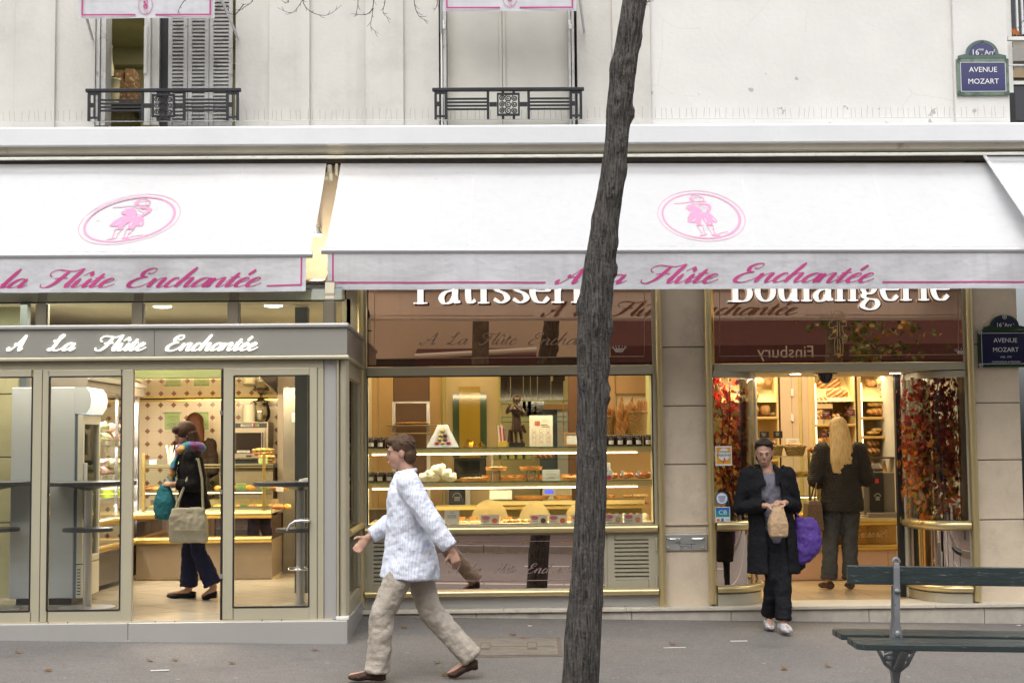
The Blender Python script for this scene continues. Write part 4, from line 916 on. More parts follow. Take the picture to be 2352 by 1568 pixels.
def awning(label, tl, tr, bl, brr, vb, Yf, lines, text, base, xh, emb, embr, shear):
    # px: top-left, top-right (at wall), bottom corners (front bar) and valance bottom
    Yt = -.14
    A, B = at(*tl,Yt), at(*tr,Yt); C, D = at(*bl,Yf), at(*brr,Yf)
    t = thing('awning', label, 'awning', (0,0,0), 0, 'large white shop awnings with pink print')
    W = (D-C).length; ns = int(W/1.22)
    def sag(u,v): return -.045*sin(pi*v)*(.6+.4*sin(9*u+1))-.024*sin(pi*min(v*1.1,1))*abs(sin(pi*u*(ns+.6)))
    def P(u,v,off=0):
        p = (A*(1-u)+B*u)*(1-v)+(C*(1-u)+D*u)*v
        nrm = (D-C).cross(A-C); nrm.normalize()
        if nrm.z < 0: nrm = -nrm
        return p+nrm*(off+sag(u,v))
    nu = 160
    b = MB(); b.sheet(lambda u,v: P(u,v), nu, 14); can = b.build('canopy', CANV, t, smooth=True)
    for k in range(1,ns+1):
        u = k/(ns+.6); b = MB()
        b.add([P(u-.002/W*1.2,j/12,.0015) for j in range(13)]+[P(u+.004/W*1.2,j/12,.0015) for j in range(13)], [(i,i+1,14+i,13+i) for i in range(12)])
        b.build('seam', mat('seam_canvas',(.60,.61,.635),.75,var=.03), can, smooth=True)
    b = MB(); b.tube([C+Vector((-.02,0,-.012)), D+Vector((.02,0,-.012))], .028, 12); b.build('front_bar', mat('grey_awning_bar',(.55,.56,.57),.35,metal=.5,var=.05), t, smooth=True, ang=50)
    b = MB(); b.tube([A+Vector((0,.012,-.05)),B+Vector((0,.012,-.05))], .03, 12); b.build('roller', MATS['under_ledge_shade'], t, smooth=True)  # roller coloured dark to continue the shaded band above the canopy
    for u in (.03,.97):
        a0 = A*(1-u)+B*u+Vector((0,.05,-.55)); c0 = C*(1-u)+D*u+Vector((0,.02,-.03)); m0 = (a0+c0)/2+Vector((0,0,-.12)); b = MB(); b.tube([a0,m0,c0], .022, 8)
        b.build('arm', mat('cream_arm',(.66,.62,.50),.4,var=.03), t, smooth=True)
    # valance
    xa, xb = C.x+.03, D.x-.03; zt, zb = (C.z+D.z)/2-.035, Z(vb,Yf,(bl[0]+brr[0])/2)
    rng = random.Random(len(label)); ph = [rng.uniform(0,6) for _ in range(5)]
    def ripple(x,v): return v*(.014*sin(x*3.1+ph[0])+.010*sin(x*7.3+ph[1])+.006*sin(x*13+ph[2]+2*v)+.0035*sin(x*31+ph[3]+4*v))
    tilt = (D.z-C.z)/(D.x-C.x)
    def S(x,z,off=0):                       # cloth point: z measured without the tilt of the bar
        v = (zt-z)/(zt-zb); return (x, Yf-.012+ripple(x,v)-off, z+(x-(xa+xb)/2)*tilt)
    b = MB(); b.sheet(lambda u,v: S(xa+(xb-xa)*u, zt+(zb-zt)*v), int(W*14), 12); val = b.build('valance', VAL, t, smooth=True)
    b = MB(); b.sheet(lambda u,v: S(xa+(xb-xa)*u, zb+.035*(1-v)-.001, .005), int(W*14), 1); b.build('hem', VAL, val, smooth=True)
    b = MB()
    kz = xh*(Yf-CAM.y)/F; zbase = Z(base,Yf,(text[0][1]+text[-1][2])/2)
    for s,p0,p1 in text:
        x0,x1 = X(p0,Yf,base),X(p1,Yf,base); rb,u0,u1 = script_fit(s, .80, .52, .10, (x1-x0)/kz); k = (x1-x0)/(u1-u0); b = MB(); b2 = MB()
        letter_mesh(rb, lambda u,v,q: S(x0+(u-u0)*k, zbase+v*kz-((x0+x1)/2-(xa+xb)/2)*tilt, -.003), b2)
        letter_mesh(rb, lambda u,v,q: S(x0+(u-u0)*k, zbase+v*kz-((x0+x1)/2-(xa+xb)/2)*tilt, .004), b)
        b.build('lettering', PINK, val); b2.build('lettering_reverse', mat('print_seen_through',(.42,.28,.25),.8,var=0), val)
    b = MB(); hw = .0065
    for ln in lines:
        q = [(X(p,Yf,y), Z(y,Yf,p)) for p,y in ln]
        for (x0,z0),(x1,z1) in zip(q[:-1],q[1:]):
            n = max(2,int(abs(x1-x0)*14)+2); dx,dz = x1-x0,z1-z0; l = sqrt(dx*dx+dz*dz); ox,oz = -dz/l*hw,dx/l*hw
            tl2 = lambda x,z: z-(x-(xa+xb)/2)*tilt
            b.add([S(x0+dx*i/n+ox, tl2(x0+dx*i/n,z0+dz*i/n)+oz, .004) for i in range(n+1)]+[S(x0+dx*i/n-ox, tl2(x0+dx*i/n,z0+dz*i/n)-oz, .004) for i in range(n+1)], [(i,i+1,n+2+i,n+1+i) for i in range(n)])
    b.build('border', PINK, val)
    # emblem on the slope
    ecx, ecy = emb; o = at(ecx, ecy, -.9)
    # find u,v of the emblem centre on the plane
    d = ray(ecx,ecy); nrm = (D-C).cross(A-C); k = (C-CAM).dot(nrm)/d.dot(nrm); pc = CAM+d*k
    ax = (D-C).normalized(); ay = ((A+B)/2-(C+D)/2); ay = (ay-ax*ay.dot(ax)); L = ay.length; ay.normalize()
    nn = nrm.normalized(); nn = nn if nn.z > 0 else -nn
    rx, ry = embr
    xW = (B-A).length
    def E_(u,v,k):
        q = pc+ax*(u*rx+shear*v*rx)+ay*(v*ry+shear*1.15*u*ry*(ring_tilt))
        vv = 1-min(max(((q-C).dot(ay))/L,0),1); uu = min(max((q-C).dot(ax)/(D-C).length,0),1)
        return q+nn*(.0035+.0006*k+sag(uu,vv))
    ring_tilt = 1 if shear > 0 else 0
    emblem(E_, can, fig=1.0)
    return t
mpx = 12.5/F
awning('white shop awning over the glazed shopfront at the left, edge slanting to the gap', (-420,379), (750,375.5), (-520,586), (712,581.5), 672.5, -1.5-.2,
       [((613,657),(693,655),(693,592))], (('A',-140,-60),('la',2,66),('Flûte',92,264),('Enchantée',290,600)), 660.5, 21, (298,495), (107*mpx/1.0,.55), .09)
awning('long white shop awning over pastry window and bakery entrance, behind the tree trunk', (783,375.5), (2480,375), (744,573), (2590,571), 664, -1.5,
       [((765,583),(765,649),(1253,649)), ((2026,648),(2500,648))], (('A',1273,1352),('la',1366,1440),('Flûte',1471,1650),('Enchantée',1682,2008)), 649.5, 21, (1611,491), (102*mpx,.51), 0)
# steeper awning round the corner at the right edge
YA = -.5
t = thing('awning', 'steep white awning edge at the far right overlapping the long awning', 'awning', (0,0,0), 0, 'large white shop awnings with pink print')
A, C = at(2263,360,-.2), at(2400,560,-1.9); A2, C2 = A+Vector((2.4,0,.0)), C+Vector((2.4,0.0,0))
MB().sheet(lambda u,v: (A*(1-u)+A2*u)*(1-v)+(C*(1-u)+C2*u)*v, 10, 10).build('canopy', CANV, t, smooth=True)
MB().tube([A+Vector((-.004,0,.004)),C+Vector((-.004,0,.004))], .016, 10).build('edge_bar', mat('white_bar',(.74,.74,.75),.4,var=.04), t, smooth=True)
# small awnings over the upper windows
THIN = canvas('thin_canvas',(.84,.84,.84),.05)
for n_ in THIN.node_tree.nodes:
    if n_.type == 'MIX_SHADER': n_.inputs[0].default_value = .75
def small_awning(label, p0, p1, vb, ec, gap, rx):
    Y = -.62; t = thing('window_awning', label, 'awning', (0,0,0), 0, 'small pink bordered awnings of the upper windows')
    x0,x1 = X(p0,Y,20),X(p1,Y,20); zb = Z(vb,Y,(p0+p1)/2); zt = zb+.30
    fx = lambda u,v: (x0+(x1-x0)*u, Y+.01*sin(u*9)*v, zt+(zb-zt)*v)
    val = MB().sheet(fx, 20, 6).build('valance', VAL, t, smooth=True)
    MB().sheet(lambda u,v: (x0+(x1-x0)*u, Y+(.6)*v, zt+.004+.75*v), 4, 4).build('canopy', THIN, t)
    MB().tube([(x0-.02,Y,zt),(x1+.02,Y,zt)], .018, 8).build('front_bar', mat('grey_awning_bar',(.55,.56,.57),.35,metal=.5,var=.05), t, smooth=True)
    for x in (x0-.01,x1+.01): b = MB(); b.tube([(x,Y+.01,zt-.01),(x+(.1 if x>x0 else -.02),-.02,zb-.02 if False else zt-.32)], .013, 8); b.build('arm', mat('grey_awning_bar',(.55,.56,.57),.35,metal=.5,var=.05), t, smooth=True)
    b = MB(); hw = .007; q = lambda a,c: (a, Y-.013, c)
    xm = X(ec,Y,20); g2 = gap*(Y-CAM.y)/F
    for a0,a1,c0,c1 in ((x0+.03,x0+.044,zb+.022,zt),(x1-.044,x1-.03,zb+.022,zt),(x0+.0445,xm-g2,zb+.022,zb+.036),(xm+g2,x1-.0445,zb+.022,zb+.036)): b.quad(q(a0,c0),q(a1,c0),q(a1,c1),q(a0,c1))
    b.build('border', PINK, val)
    ry = rx*1.38; zc_ = zb+.02+ry
    emblem(lambda u,v,k: (xm+u*rx, Y-.014-.0015*k, zc_+v*ry), val, mt=PINK, fig=.95)
small_awning('small pink bordered awning valance above the open louvred window', 180, 493, 42.5, 335, 23, .068)
small_awning('small pink bordered awning valance above the closed white window', 1017, 1324, 26, 1171, 23, .068)
# bracket and lamp in the gap between the two big awnings
t = thing('awning_bracket','cream awning bracket on the wall in the gap between the awnings','bracket',(0,0,0))
CRM = mat('cream_arm',(.66,.62,.50),.4,var=.03)
b = MB(); b.pbox(752,378,762,398,-.13,.12); b.pbox(756,398,764,414,-.16,.06); b.pbox(744,404,755,413,-.15,.05); b.build('bracket', CRM, t, bevel=.004); MB().pbox(770,376,776,402,-.13,.12).build('side_plate', CRM, t, bevel=.003)
t = thing('awning_lamp','lit warm lamp on the wall between the two large awnings','lamp',at(722,540,-.5))
MB().tube([(0,.5,.12),(0,.25,.12),(0,.05,.07)],.014,8).build('arm', STEEL, t, smooth=True); MB().lathe((0,0,0),[(.0,.08),(.05,.07),(.075,0.0),(.07,0.0)],16).build('shade', STEEL, t, smooth=True); MB().lathe((0,0,-.004),[(.0,0),(.068,0),(.068,.003)],16).build('bulb', lampmat('warm_bulb',(1,.86,.6),14), t)
l = bpy.data.lights.new('awning_bulb','POINT'); l.energy = 8; l.color = (1,.84,.58); l.shadow_soft_size = .05; o = bpy.data.objects.new('awning_bulb',l); COL.objects.link(o); o.location = t.location+Vector((.02,.12,-.12))
# ================================================================== street plates
ENB = mat('blue_enamel',(.020,.022,.105),.22,var=.12,scale=9,coat=.4); ENG = mat('green_enamel',(.12,.17,.12),.25,var=.25,scale=12,coat=.4,dirt=((.03,.07,.05),9,.5,.1,.7)); ENGD = mat('dark_green_enamel',(.008,.045,.02),.22,var=.1,coat=.4); ENBD = mat('night_blue_enamel',(.008,.012,.055),.2,var=.1,coat=.5); ENW = mat('enamel_white',(.75,.75,.74),.3,var=.03)
def plate(label, p0, p1, q_top, q_mid, q_bot, bp, m_rim, m_rim2, m_face, lines, arr, rim=.035, old=True):
    Y = -.075 if old else -.03; pm = (p0+p1)/2; o = at(pm,(q_mid+q_bot)/2,Y); t = thing('street_name_plate', label, 'street sign', (o.x,Y,o.z), 0, 'blue enamel street name plates')
    w2 = (X(p1,Y,q_mid)-X(p0,Y,q_mid))/2; h2 = (Z(q_mid,Y,pm)-Z(q_bot,Y,pm))/2; ht = Z(q_top,Y,pm)-Z(q_mid,Y,pm); sc = h2*2
    MB().box(-w2,w2,0,.022 if old else .028,-h2,h2).build('rim', m_rim, t, bevel=.004)
    MB().box(-w2+rim,w2-rim,-.003,-.0005,-h2+rim,h2-rim).build('blue_field', m_face, t)
    b = MB()
    e = .004
    for x0,x1,z0,z1 in ((-w2+rim,w2-rim,h2-rim-e,h2-rim),(-w2+rim,w2-rim,-h2+rim,-h2+rim+e),(-w2+rim,-w2+rim+e,-h2+rim+e,h2-rim-e),(w2-rim-e,w2-rim,-h2+rim+e,h2-rim-e)): b.box(x0,x1,-.0045,-.0035,z0,z1)
    b.build('inner_border', ENW, t)
    # arched crest
    ww = w2*(.92 if old else .78); n = 20; top = []
    for k in range(n+1):
        a = pi*k/n; u = cos(a); top.append((ww*.68*u, h2+.01+ht*.22+(ht*.78-.01)*sin(a)))
    poly = [(ww,h2+.002),(ww,h2+.01+ht*.12)]+top+[(-ww,h2+.01+ht*.12),(-ww,h2+.002)]
    cr = MB().prism(poly, .002, .022).build('arched_crest', m_rim2, t, bevel=.003)
    inn = [(ww*.55*cos(pi*k/n), h2+.012+ht*.16+(ht*.62)*sin(pi*k/n)) for k in range(n+1)]
    MB().prism(inn, -.002, .0015).build('crest_field', m_face, cr)
    b = MB()
    for body,u,v,s in arr: text_mb(body, lambda a,c: (u*ww+a*s*ht, -.0045, h2+ht*v+c*s*ht), b)
    b.build('arrondissement', ENW, cr)
    b = MB()
    for body,v,s,sx in lines: text_mb(body, lambda a,c: (a*s*sc*sx, -.006, v*sc+c*s*sc), b)
    b.build('lettering', ENW, t)
    b = MB(); pts = [(sx*(w2-rim*.62),sz*(h2-rim*.62)) for sx in (-1,1) for sz in (-1,1)]+[(0,h2+ht*.86)]
    for x,z in pts: b.tube([(x+.017*cos(2*pi*k/14),-.003,z+.017*sin(2*pi*k/14)) for k in range(14)],.003,5,closed=True); b.ell((x,-.003,z),(.007,.004,.007),8,5)
    b.build('rosettes', m_rim2 if old else ENW, t, smooth=True)
    return t
plate('old pale green bordered blue street plate on the peeling white wall', 2198, 2318, 92, 135, 219, .03, ENG, mat('dull_green_enamel',(.06,.10,.085),.3,var=.2,scale=12,coat=.3), ENB, (('AVENUE',.13,.20,1.02),('MOZART',-.19,.20,1.02)), (('16',-.3,.2,.42),('me',-.05,.42,.22),('. Arr',.22,.2,.36),('t',.5,.38,.2)), rim=.034)
plate('dark green bordered street plate low on the stone pier at the right edge', 2247, 2372, 723, 757, 843, .03, ENGD, ENGD, ENBD, (('AVENUE',.16,.17,1),('MOZART',-.09,.17,1),('1756 - 1791',-.25,.065,1),('COMPOSITEUR AUTRICHIEN',-.38,.06,1)), (('16',-.28,.2,.4),('e',-.07,.38,.22),('Arr',.16,.2,.36),('t',.42,.32,.22)), rim=.03, old=False)
# ================================================================== shop interiors
def area(nm, loc, sx, sy, power, col=(1,.80,.52), rot=(0,0,0)):
    l = bpy.data.lights.new(nm,'AREA'); l.shape='RECTANGLE'; l.size=sx; l.size_y=sy; l.energy=power; l.color=col
    o = bpy.data.objects.new(nm,l); COL.objects.link(o); o.location=loc; o.rotation_euler=rot; return o
area('ceiling_lamp',(-3.9,-.5,2.9),2.4,.8,62,(1,.86,.66)); area('ceiling_lamp',(-3.2,1.0,2.9),1.6,.8,50,(1,.83,.58)); area('hood_lamp',(-3.2,1.8,zf-.03),2.4,.10,60,(1,.80,.52),(radians(50),0,0))
area('ceiling_lamp',(.1,2.6,3.05),2.6,1.2,42,(1,.80,.50)); area('ceiling_lamp',(3.2,2.4,3.05),2.0,1.2,48,(1,.78,.46)); area('ceiling_lamp',(3.2,.62,zsf-.03),1.5,.3,9,(1,.82,.55))
ORD = ['leftmost','second from the left','third from the left','fourth from the left','fifth from the left','sixth from the left','seventh from the left','eighth from the left']
def bread_mat(name, base, slash, sc, rot=0.0, thr=.72, flour=0.0):
    m = mat(name, base, .6, var=0); g = G(m); w_ = g.n.nodes.new('ShaderNodeTexWave'); w_.wave_type='BANDS'; w_.inputs['Scale'].default_value = sc; w_.inputs['Distortion'].default_value = 2.2; w_.inputs['Detail'].default_value = 2
    t = g.n.nodes.new('ShaderNodeTexCoord'); mp = g.n.nodes.new('ShaderNodeMapping'); mp.inputs['Rotation'].default_value = (0,rot,0); g.n.links.new(t.outputs['Object'], mp.inputs[0]); g.n.links.new(mp.outputs[0], w_.inputs[0])
    n = g.noise(18,5); c = g.mix(g.ramp(n,.3,.7), tuple(k*.72 for k in base), tuple(min(k*1.2,1) for k in base))
    c = g.mix(g.ramp(w_.outputs['Fac'],thr,thr+.18), c, slash)
    if flour: c = g.mix(g.m('MULTIPLY',g.ramp(g.noise(7,6),.42,.65),flour), c, (.72,.62,.44))
    g.color(c); g.bump(n,.5,.008); return m
B_GOLD = bread_mat('golden_crust', (.50,.235,.055), (.72,.50,.22), 6, .5)
B_BROWN = bread_mat('brown_crust', (.27,.105,.028), (.66,.46,.26), 7, .6, .74)
B_FLOUR = bread_mat('floured_crust', (.36,.18,.06), (.5,.32,.14), 2, .3, .8, .45)
B_DARK = bread_mat('rye_crust', (.13,.06,.025), (.4,.27,.14), 6, .4, .78, .35)
B_PALE = bread_mat('pale_crust', (.62,.40,.13), (.74,.56,.28), 5, .5, .8)
def loaf_mb(L, W, H, seed=0, n=14, m=10, sq=.75, bmp=.05):
    """a loaf lying along x, its base at z = 0"""
    r = random.Random(seed); b = MB(); ph = [r.uniform(0,6) for _ in range(4)]; rings = []
    for i in range(m+1):
        a = -pi/2+pi*i/m; a = max(min(a,pi/2-.05),-pi/2+.05); k = cos(a)**sq; x = L/2*sin(a)
        ring = []
        for j in range(n):
            t = 2*pi*j/n; y = W/2*k*cos(t); z = H*.5+H*.5*k*(sin(t) if sin(t)>0 else sin(t)*.9)
            f = 1+bmp*sin(3*t+ph[0]+5*x/L)+bmp*.8*sin(9*x/L+ph[1])
            ring.append((x, y*f, max(0,(z-H*.3)*f+H*.3)))
        rings.append(ring)
    return b.loft(rings)
def loaf(name, label, px0, px1, py0, py1, Y, m, group=None, rz=0.0, ry=0.0, dep=None, cat='bread', seed=None):
    L = X(px1,Y,py1)-X(px0,Y,py1); H = Z(py0,Y,(px0+px1)/2)-Z(py1,Y,(px0+px1)/2)
    a = at((px0+px1)/2,py1,Y)
    o = loaf_mb(L,dep or L*.6,H,seed if seed is not None else int(px0*7)).build(name, m, None, smooth=True, ang=80); o.location = a; o.rotation_euler = (0,ry,rz)
    return props(o,label,cat,group)
def card_thing(name,label,px0,py0,px1,py1,Y,m,lines=None,ink=None,cat='card',group=None,tilt=.12,th=.004):
    pm=(px0+px1)/2; a=at(pm,py1,Y); t=thing(name,label,cat,a,0,group); t.rotation_euler=(-tilt,0,0)
    w2=(X(px1,Y,py0)-X(px0,Y,py0))/2; h=Z(py0,Y,pm)-Z(py1,Y,pm)
    MB().box(-w2,w2,0,th,0,h).build('board',m,t)
    if lines:
        b=MB()
        for u,v,body,s in lines:
            if body=='-': b.box(u*w2-s*w2,u*w2+s*w2,-.0022,-.0018,v*h-h*.012,v*h+h*.012)
            else: text_mb(body,lambda x,z:(u*w2+x*s*h,-.002,v*h+z*s*h),b)
        b.build('writing',ink or SK,t)
    return t,w2,h
def basket(name,label,px0,px1,py0,py1,Y,deep=None,taper=.75):
    pm=(px0+px1)/2; a=at(pm,py1,Y); t=thing(name,label,'basket',a); w2=(X(px1,Y,py0)-X(px0,Y,py0))/2; h=Z(py0,Y,pm)-Z(py1,Y,pm); sy=(deep or w2)/w2
    m=mat('wicker',(.50,.33,.12),.65,var=0); g=G(m); x,y,z=g.xyz()
    wv=g.m('MULTIPLY',g.m('SINE',g.m('MULTIPLY',z,300)),g.m('SINE',g.m('MULTIPLY',g.m('ADD',x,y),170))); g.color(g.mix(g.ramp(wv,-.5,.5),(.30,.17,.05),(.66,.46,.19))); g.bump(wv,.8,.01)
    MB().lathe((0,0,0),[(w2*taper*.98,.0),(w2*taper,.003),(w2*.97,h-.012),(w2*.9,h-.012),(w2*taper*.9,.012),(0,.012)],26,sy=sy).build('weave',m,t,smooth=True)
    b=MB()
    for k in range(2): b.tube([(w2*(.98-.01*k)*cos(2*pi*i/26),w2*sy*(.98-.01*k)*sin(2*pi*i/26),h-.008+k*.008+.004*sin(i*4+k*pi)) for i in range(26)],.008,6,closed=True)
    b.build('rim',m,t,smooth=True); return t,w2,h
SLAB=mat('glass_shelf_edge',(.10,.22,.14),.1,var=0)
CARDW=mat('white_card',(.78,.77,.72),.5,var=.02); GREENC=mat('green_card',(.36,.47,.17),.5,var=.03); CHALK=mat('chalk',(.7,.7,.66),.8,var=0)
# ------------------------------------------------------------------ left room
zfl=FLL
# drinks fridge
Yf=-.30; x0,x1=X(24,Yf,1100),X(190,Yf,1100); zt=Z(889,Yf,110)
t=thing('drinks_fridge','tall white drinks fridge with lit curved header behind the glass panels','fridge',((x0+x1)/2,Yf+.3,zfl)); w2=(x1-x0)/2; h=zt-zfl
WF=mat('fridge_white',(.52,.56,.58),.35,var=.03)
MB().box(-w2,w2-.075,-.3,.3,.06,h).build('cabinet',WF,t,bevel=.008)
MB().box(-w2+.05,w2-.1,-.25,.28,.0,.06).build('feet',BLACKP,t)
MB().box(w2-.074,w2-.05,-.29,.29,.06,h-.24).build('seal',mat('blue_grey_seal',(.12,.17,.22),.5),t)
b=MB(); b.box(w2-.049,w2,-.3,-.25,.36,h-.25); b.box(w2-.049,w2,.25,.3,.36,h-.25); b.box(w2-.049,w2,-.249,.249,.36,.42); b.box(w2-.049,w2,-.249,.249,h-.33,h-.25)
d=b.build('door',mat('fridge_door_white',(.66,.64,.54),.4,var=.02),t,bevel=.004); MB().box(w2-.03,w2-.022,-.249,.249,.421,h-.331).build('glass',GLASSI,d); MB().box(w2+.001,w2+.03,-.28,-.255,.75,1.25).build('handle',WHITEP,d,bevel=.006)
o=MB().box(w2-.049,w2+.0,-.3,.3,.06,.35).build('grille',mat('fridge_door_white',(.66,.64,.54)),t,bevel=.004)
b=MB()
for i in range(9): b.box(w2-.04,w2-.012,-.304,-.3005,.09+i*.027,.098+i*.027)
b.build('vents',GASK,o)
prof=[(w2-.08,h-.235),(w2+.02,h-.235),(w2+.055,h-.18),(w2+.065,h-.115),(w2+.055,h-.05),(w2+.02,h+.0),(w2-.08,h)]
MB().prism(prof,-.30,-.285).build('header_cap',WF,t); MB().prism(prof,.285,.3).build('header_cap',WF,t); MB().prism(prof,-.284,.284).build('header_light',lampmat('header_glow',(.93,.97,1),.5),t,smooth=True)
rr=random.Random(3); zs=[.46,.74,1.02,1.30]
for iz,z in enumerate(zs): MB().box(w2-.42,w2-.055,-.24,.24,z-.012,z).build('rack',STEEL,t)
# standing tables
def hitable(px,label,Y=-.55):
    a=at(px,1300,Y); t=thing('standing_table',label,'table',(a.x,Y,zfl),0,'grey standing tables behind the glass')
    zt=Z(1105,Y,px)-zfl; zs_=Z(1212,Y,px)-zfl
    MB().lathe((0,0,zt-.036),[(.0,0),(.405,0),(.41,.003),(.41,.033),(.407,.036),(0,.036)],48).build('table_top',GREYT,t,smooth=True,ang=30)
    MB().lathe((0,0,zt-.075),[(.03,0),(.21,.037),(0,.0375)],32).build('support_cone',BLACKP,t,smooth=True)
    MB().lathe((0,0,zs_-.03),[(.04,0),(.212,0),(.215,.002),(.215,.028),(.212,.03),(.04,.03)],40).build('shelf',GREYT,t,smooth=True,ang=30)
    b=MB(); b.tube([(0,0,.012),(0,0,zt-.076)],.037,20); b.build('pole',STEEL,t,smooth=True,ang=60)
    MB().lathe((0,0,0),[(0,0),(.24,0),(.24,.008),(.05,.0119),(0,.0119)],32).build('base',STEEL,t,smooth=True,ang=30)
    return t
hitable(201,'grey round standing table with steel pole in front of the white fridge'); hitable(-14,'grey round standing table cut off by the left edge'); t=hitable(690,'grey round standing table behind the right glass door leaf')
z=Z(1305,-.55,690)-zfl; b=MB(); b.tube([(.1*cos(2*pi*k/24),.1*sin(2*pi*k/24),z) for k in range(24)],.01,8,closed=True); b.tube([(-.1,0,z),(.1,0,z)],.008,6); b.build('foot_ring',mat('chrome',(.8,.8,.82)),t,smooth=True)
o=MB().lathe((0,0,0),[(0,0),(.09,0),(.08,.02),(.03,.03),(0,.032)],20,sy=.7).build('paper_napkins',CARDW,None,smooth=True); o.location=(X(708,-.6,1100)+.01,-.65,Z(1105,-.55,690)+.001); props(o,'folded cream paper napkins on the right standing table','napkins')
# dark post beside the stone
MB().box(X(41,-.1,1100),X(57,-.1,1100),-.1,.0,zfl,2.93).build('dark_post',mat('slate_post',(.06,.07,.075),.5),BLD); MB().box(X(677,.6,1100),X(706,.6,1100),.6,.75,zfl,2.93).build('dark_post',MATS['slate_post'],BLD)
# chilled wall cabinet along the left
ya,yb=.75,2.3; xa=X(216,ya,1000); xb=X(317,yb,1000)
t=thing('chilled_cabinet','glass fronted chilled cabinet of salads and wrapped sandwiches behind the fridge','cabinet',(0,0,0))
def cab(u,z,off=0.0):      # along the front of the cabinet
    x=xa+(xb-xa)*u; y=ya+(yb-ya)*u; n=Vector((yb-ya,-(xb-xa),0)).normalized(); return (x+n.x*off,y+n.y*off,z)
def cabbox(u0,u1,z0,z1,o0,o1):
    P=[cab(u0,z0,o0),cab(u1,z0,o0),cab(u1,z0,o1),cab(u0,z0,o1)]; Q=[(p[0],p[1],z1) for p in P]; return P+Q,[(3,2,1,0),(4,5,6,7),(0,1,5,4),(1,2,6,5),(2,3,7,6),(3,0,4,7)]
PURP=mat('mauve_liner',(.40,.34,.36),.5,var=.05)
zz=lambda q:Z(q,1.5,270)
b=MB(); b.add(*cabbox(-.25,1.03,zfl+.1,zz(905),-.6,-.5)); b.build('back_panel',PURP,t)
b=MB(); b.add(*cabbox(-.25,1.04,zz(905),zz(872),-.6,.05)); b.build('canopy',mat('cabinet_top',(.20,.18,.15),.5),t); b=MB(); b.add(*cabbox(-.25,1.045,zz(884),zz(874),.0505,.07)); b.build('canopy_trim',mat('grey_trim',(.38,.37,.35),.4,metal=.4),t)
SHW=mat('cabinet_shelf',(.55,.50,.46),.4,var=.03)
shelfz=[zz(1015),zz(1092),zz(1145),zz(1205)]
for z in shelfz: b=MB(); b.add(*cabbox(-.25,1.0,z-.03,z,-.49,-.06)); b.add(*cabbox(-.25,1.0,z-.035,z+.012,-.0595,-.045)); b.build('shelf',SHW,t)
b=MB(); b.add(*cabbox(1.0,1.035,zfl+.1,zz(906),-.05,.0)); b.add(*cabbox(.52,.535,shelfz[3],zz(906),-.03,.0)); b.build('posts',STEEL,t)
b=MB(); b.add(*cabbox(-.25,1.0,shelfz[3]-.25,zz(906),.003,.009)); b.build('front_glass',pane('cabinet_glass',(.97,.98,.97),gain=.25),t)
b=MB(); b.add(*cabbox(-.25,1.04,zfl+.05,shelfz[3]-.26,-.5,.0)); b.build('base_cabinet',mat('dark_stainless',(.16,.145,.125),.35,metal=.5,var=.08),t)
b=MB()
for q in (1195,1252): b.tube([cab(-.25,zz(q),.03),cab(1.04,zz(q),.03)],.032,12)
b.build('gold_rails',BRASS,t,smooth=True)
l=area('cabinet_fill',cab(.5,zz(915),-.2),1.2,.1,26,(1,.93,.90)); l.rotation_euler=(0,0,atan2(yb-ya,xb-xa))  # unseen fill light added to brighten the cabinet contents
for z_ in shelfz[:3]: l=area('cabinet_fill',cab(.5,z_-.045,-.1),1.2,.04,7,(1,.92,.92)); l.rotation_euler=(0,0,atan2(yb-ya,xb-xa))  # unseen fill lights added under the shelves to brighten the food
# wrapped food on its shelves
WRAP=mat('cellophane_food',(.52,.33,.24),.12,var=.45,scale=30,coat=.8,bump=.9,bscale=45); WRAPG=mat('cellophane_salad',(.34,.38,.16),.12,var=.5,scale=34,coat=.8,bump=.9,bscale=45); LIME=mat('lime_card_tub',(.44,.62,.03),.35,var=0); TUBW=mat('clear_tub',(.66,.63,.56),.15,var=.15,scale=25,coat=.5)
for si,(z,n,hh) in enumerate(((shelfz[0],6,.1),(shelfz[1],6,.09))):
    for i in range(n):
        for lay in range(2):
            if lay and i%2: continue
            u=.12+.15*i; o=loaf_mb(.20,.17,hh,i*5+lay+si*31,10,8,.6,.12).build('wrapped_sandwich',WRAP if (i+si+lay)%3 else WRAPG,None,smooth=True); o.location=cab(u,z+.003+lay*(hh*.95),-.22+.08*lay); o.rotation_euler=(0,0,.7+i)
            props(o,('lower','upper')[si and 1]+' shelf wrapped sandwich' if False else 'cellophane wrapped sandwich piled on the %s shelf of the chilled cabinet'%('upper','middle')[si],'sandwich','wrapped sandwiches in the chilled cabinet, %s shelf'%('upper','middle')[si])
for i,(u,lab) in enumerate(((.62,'lime green salad tub with white lid in the chilled cabinet'),(.98,'lime green salad tub half hidden by the door frame'))):
    t2=thing('salad_tub',lab,'tub',cab(u,shelfz[2]+.002,-.14)); MB().lathe((0,0,0),[(0,0),(.065,0),(.08,.085),(.078,.085),(0,.01)],20).build('tub',LIME,t2,smooth=True,ang=40); MB().lathe((0,0,.0855),[(0,0),(.084,0),(.084,.012),(.07,.017),(0,.017)],20).build('lid',CARDW,t2,smooth=True,ang=40)
for i in range(4):
    t2=thing('dessert_box','clear plastic box of salad on the lowest shelf, %s in its row'%ORD[i],'box',cab(.2+.22*i,shelfz[3]+.002,-.2),.6,'clear boxes on the lowest chilled shelf'); MB().box(-.09,.09,-.07,.07,0,.05).build('box',TUBW,t2,bevel=.01); MB().box(-.092,.092,-.072,.072,.051,.058).build('lid',WRAPG if i%2 else WRAP,t2,bevel=.003)
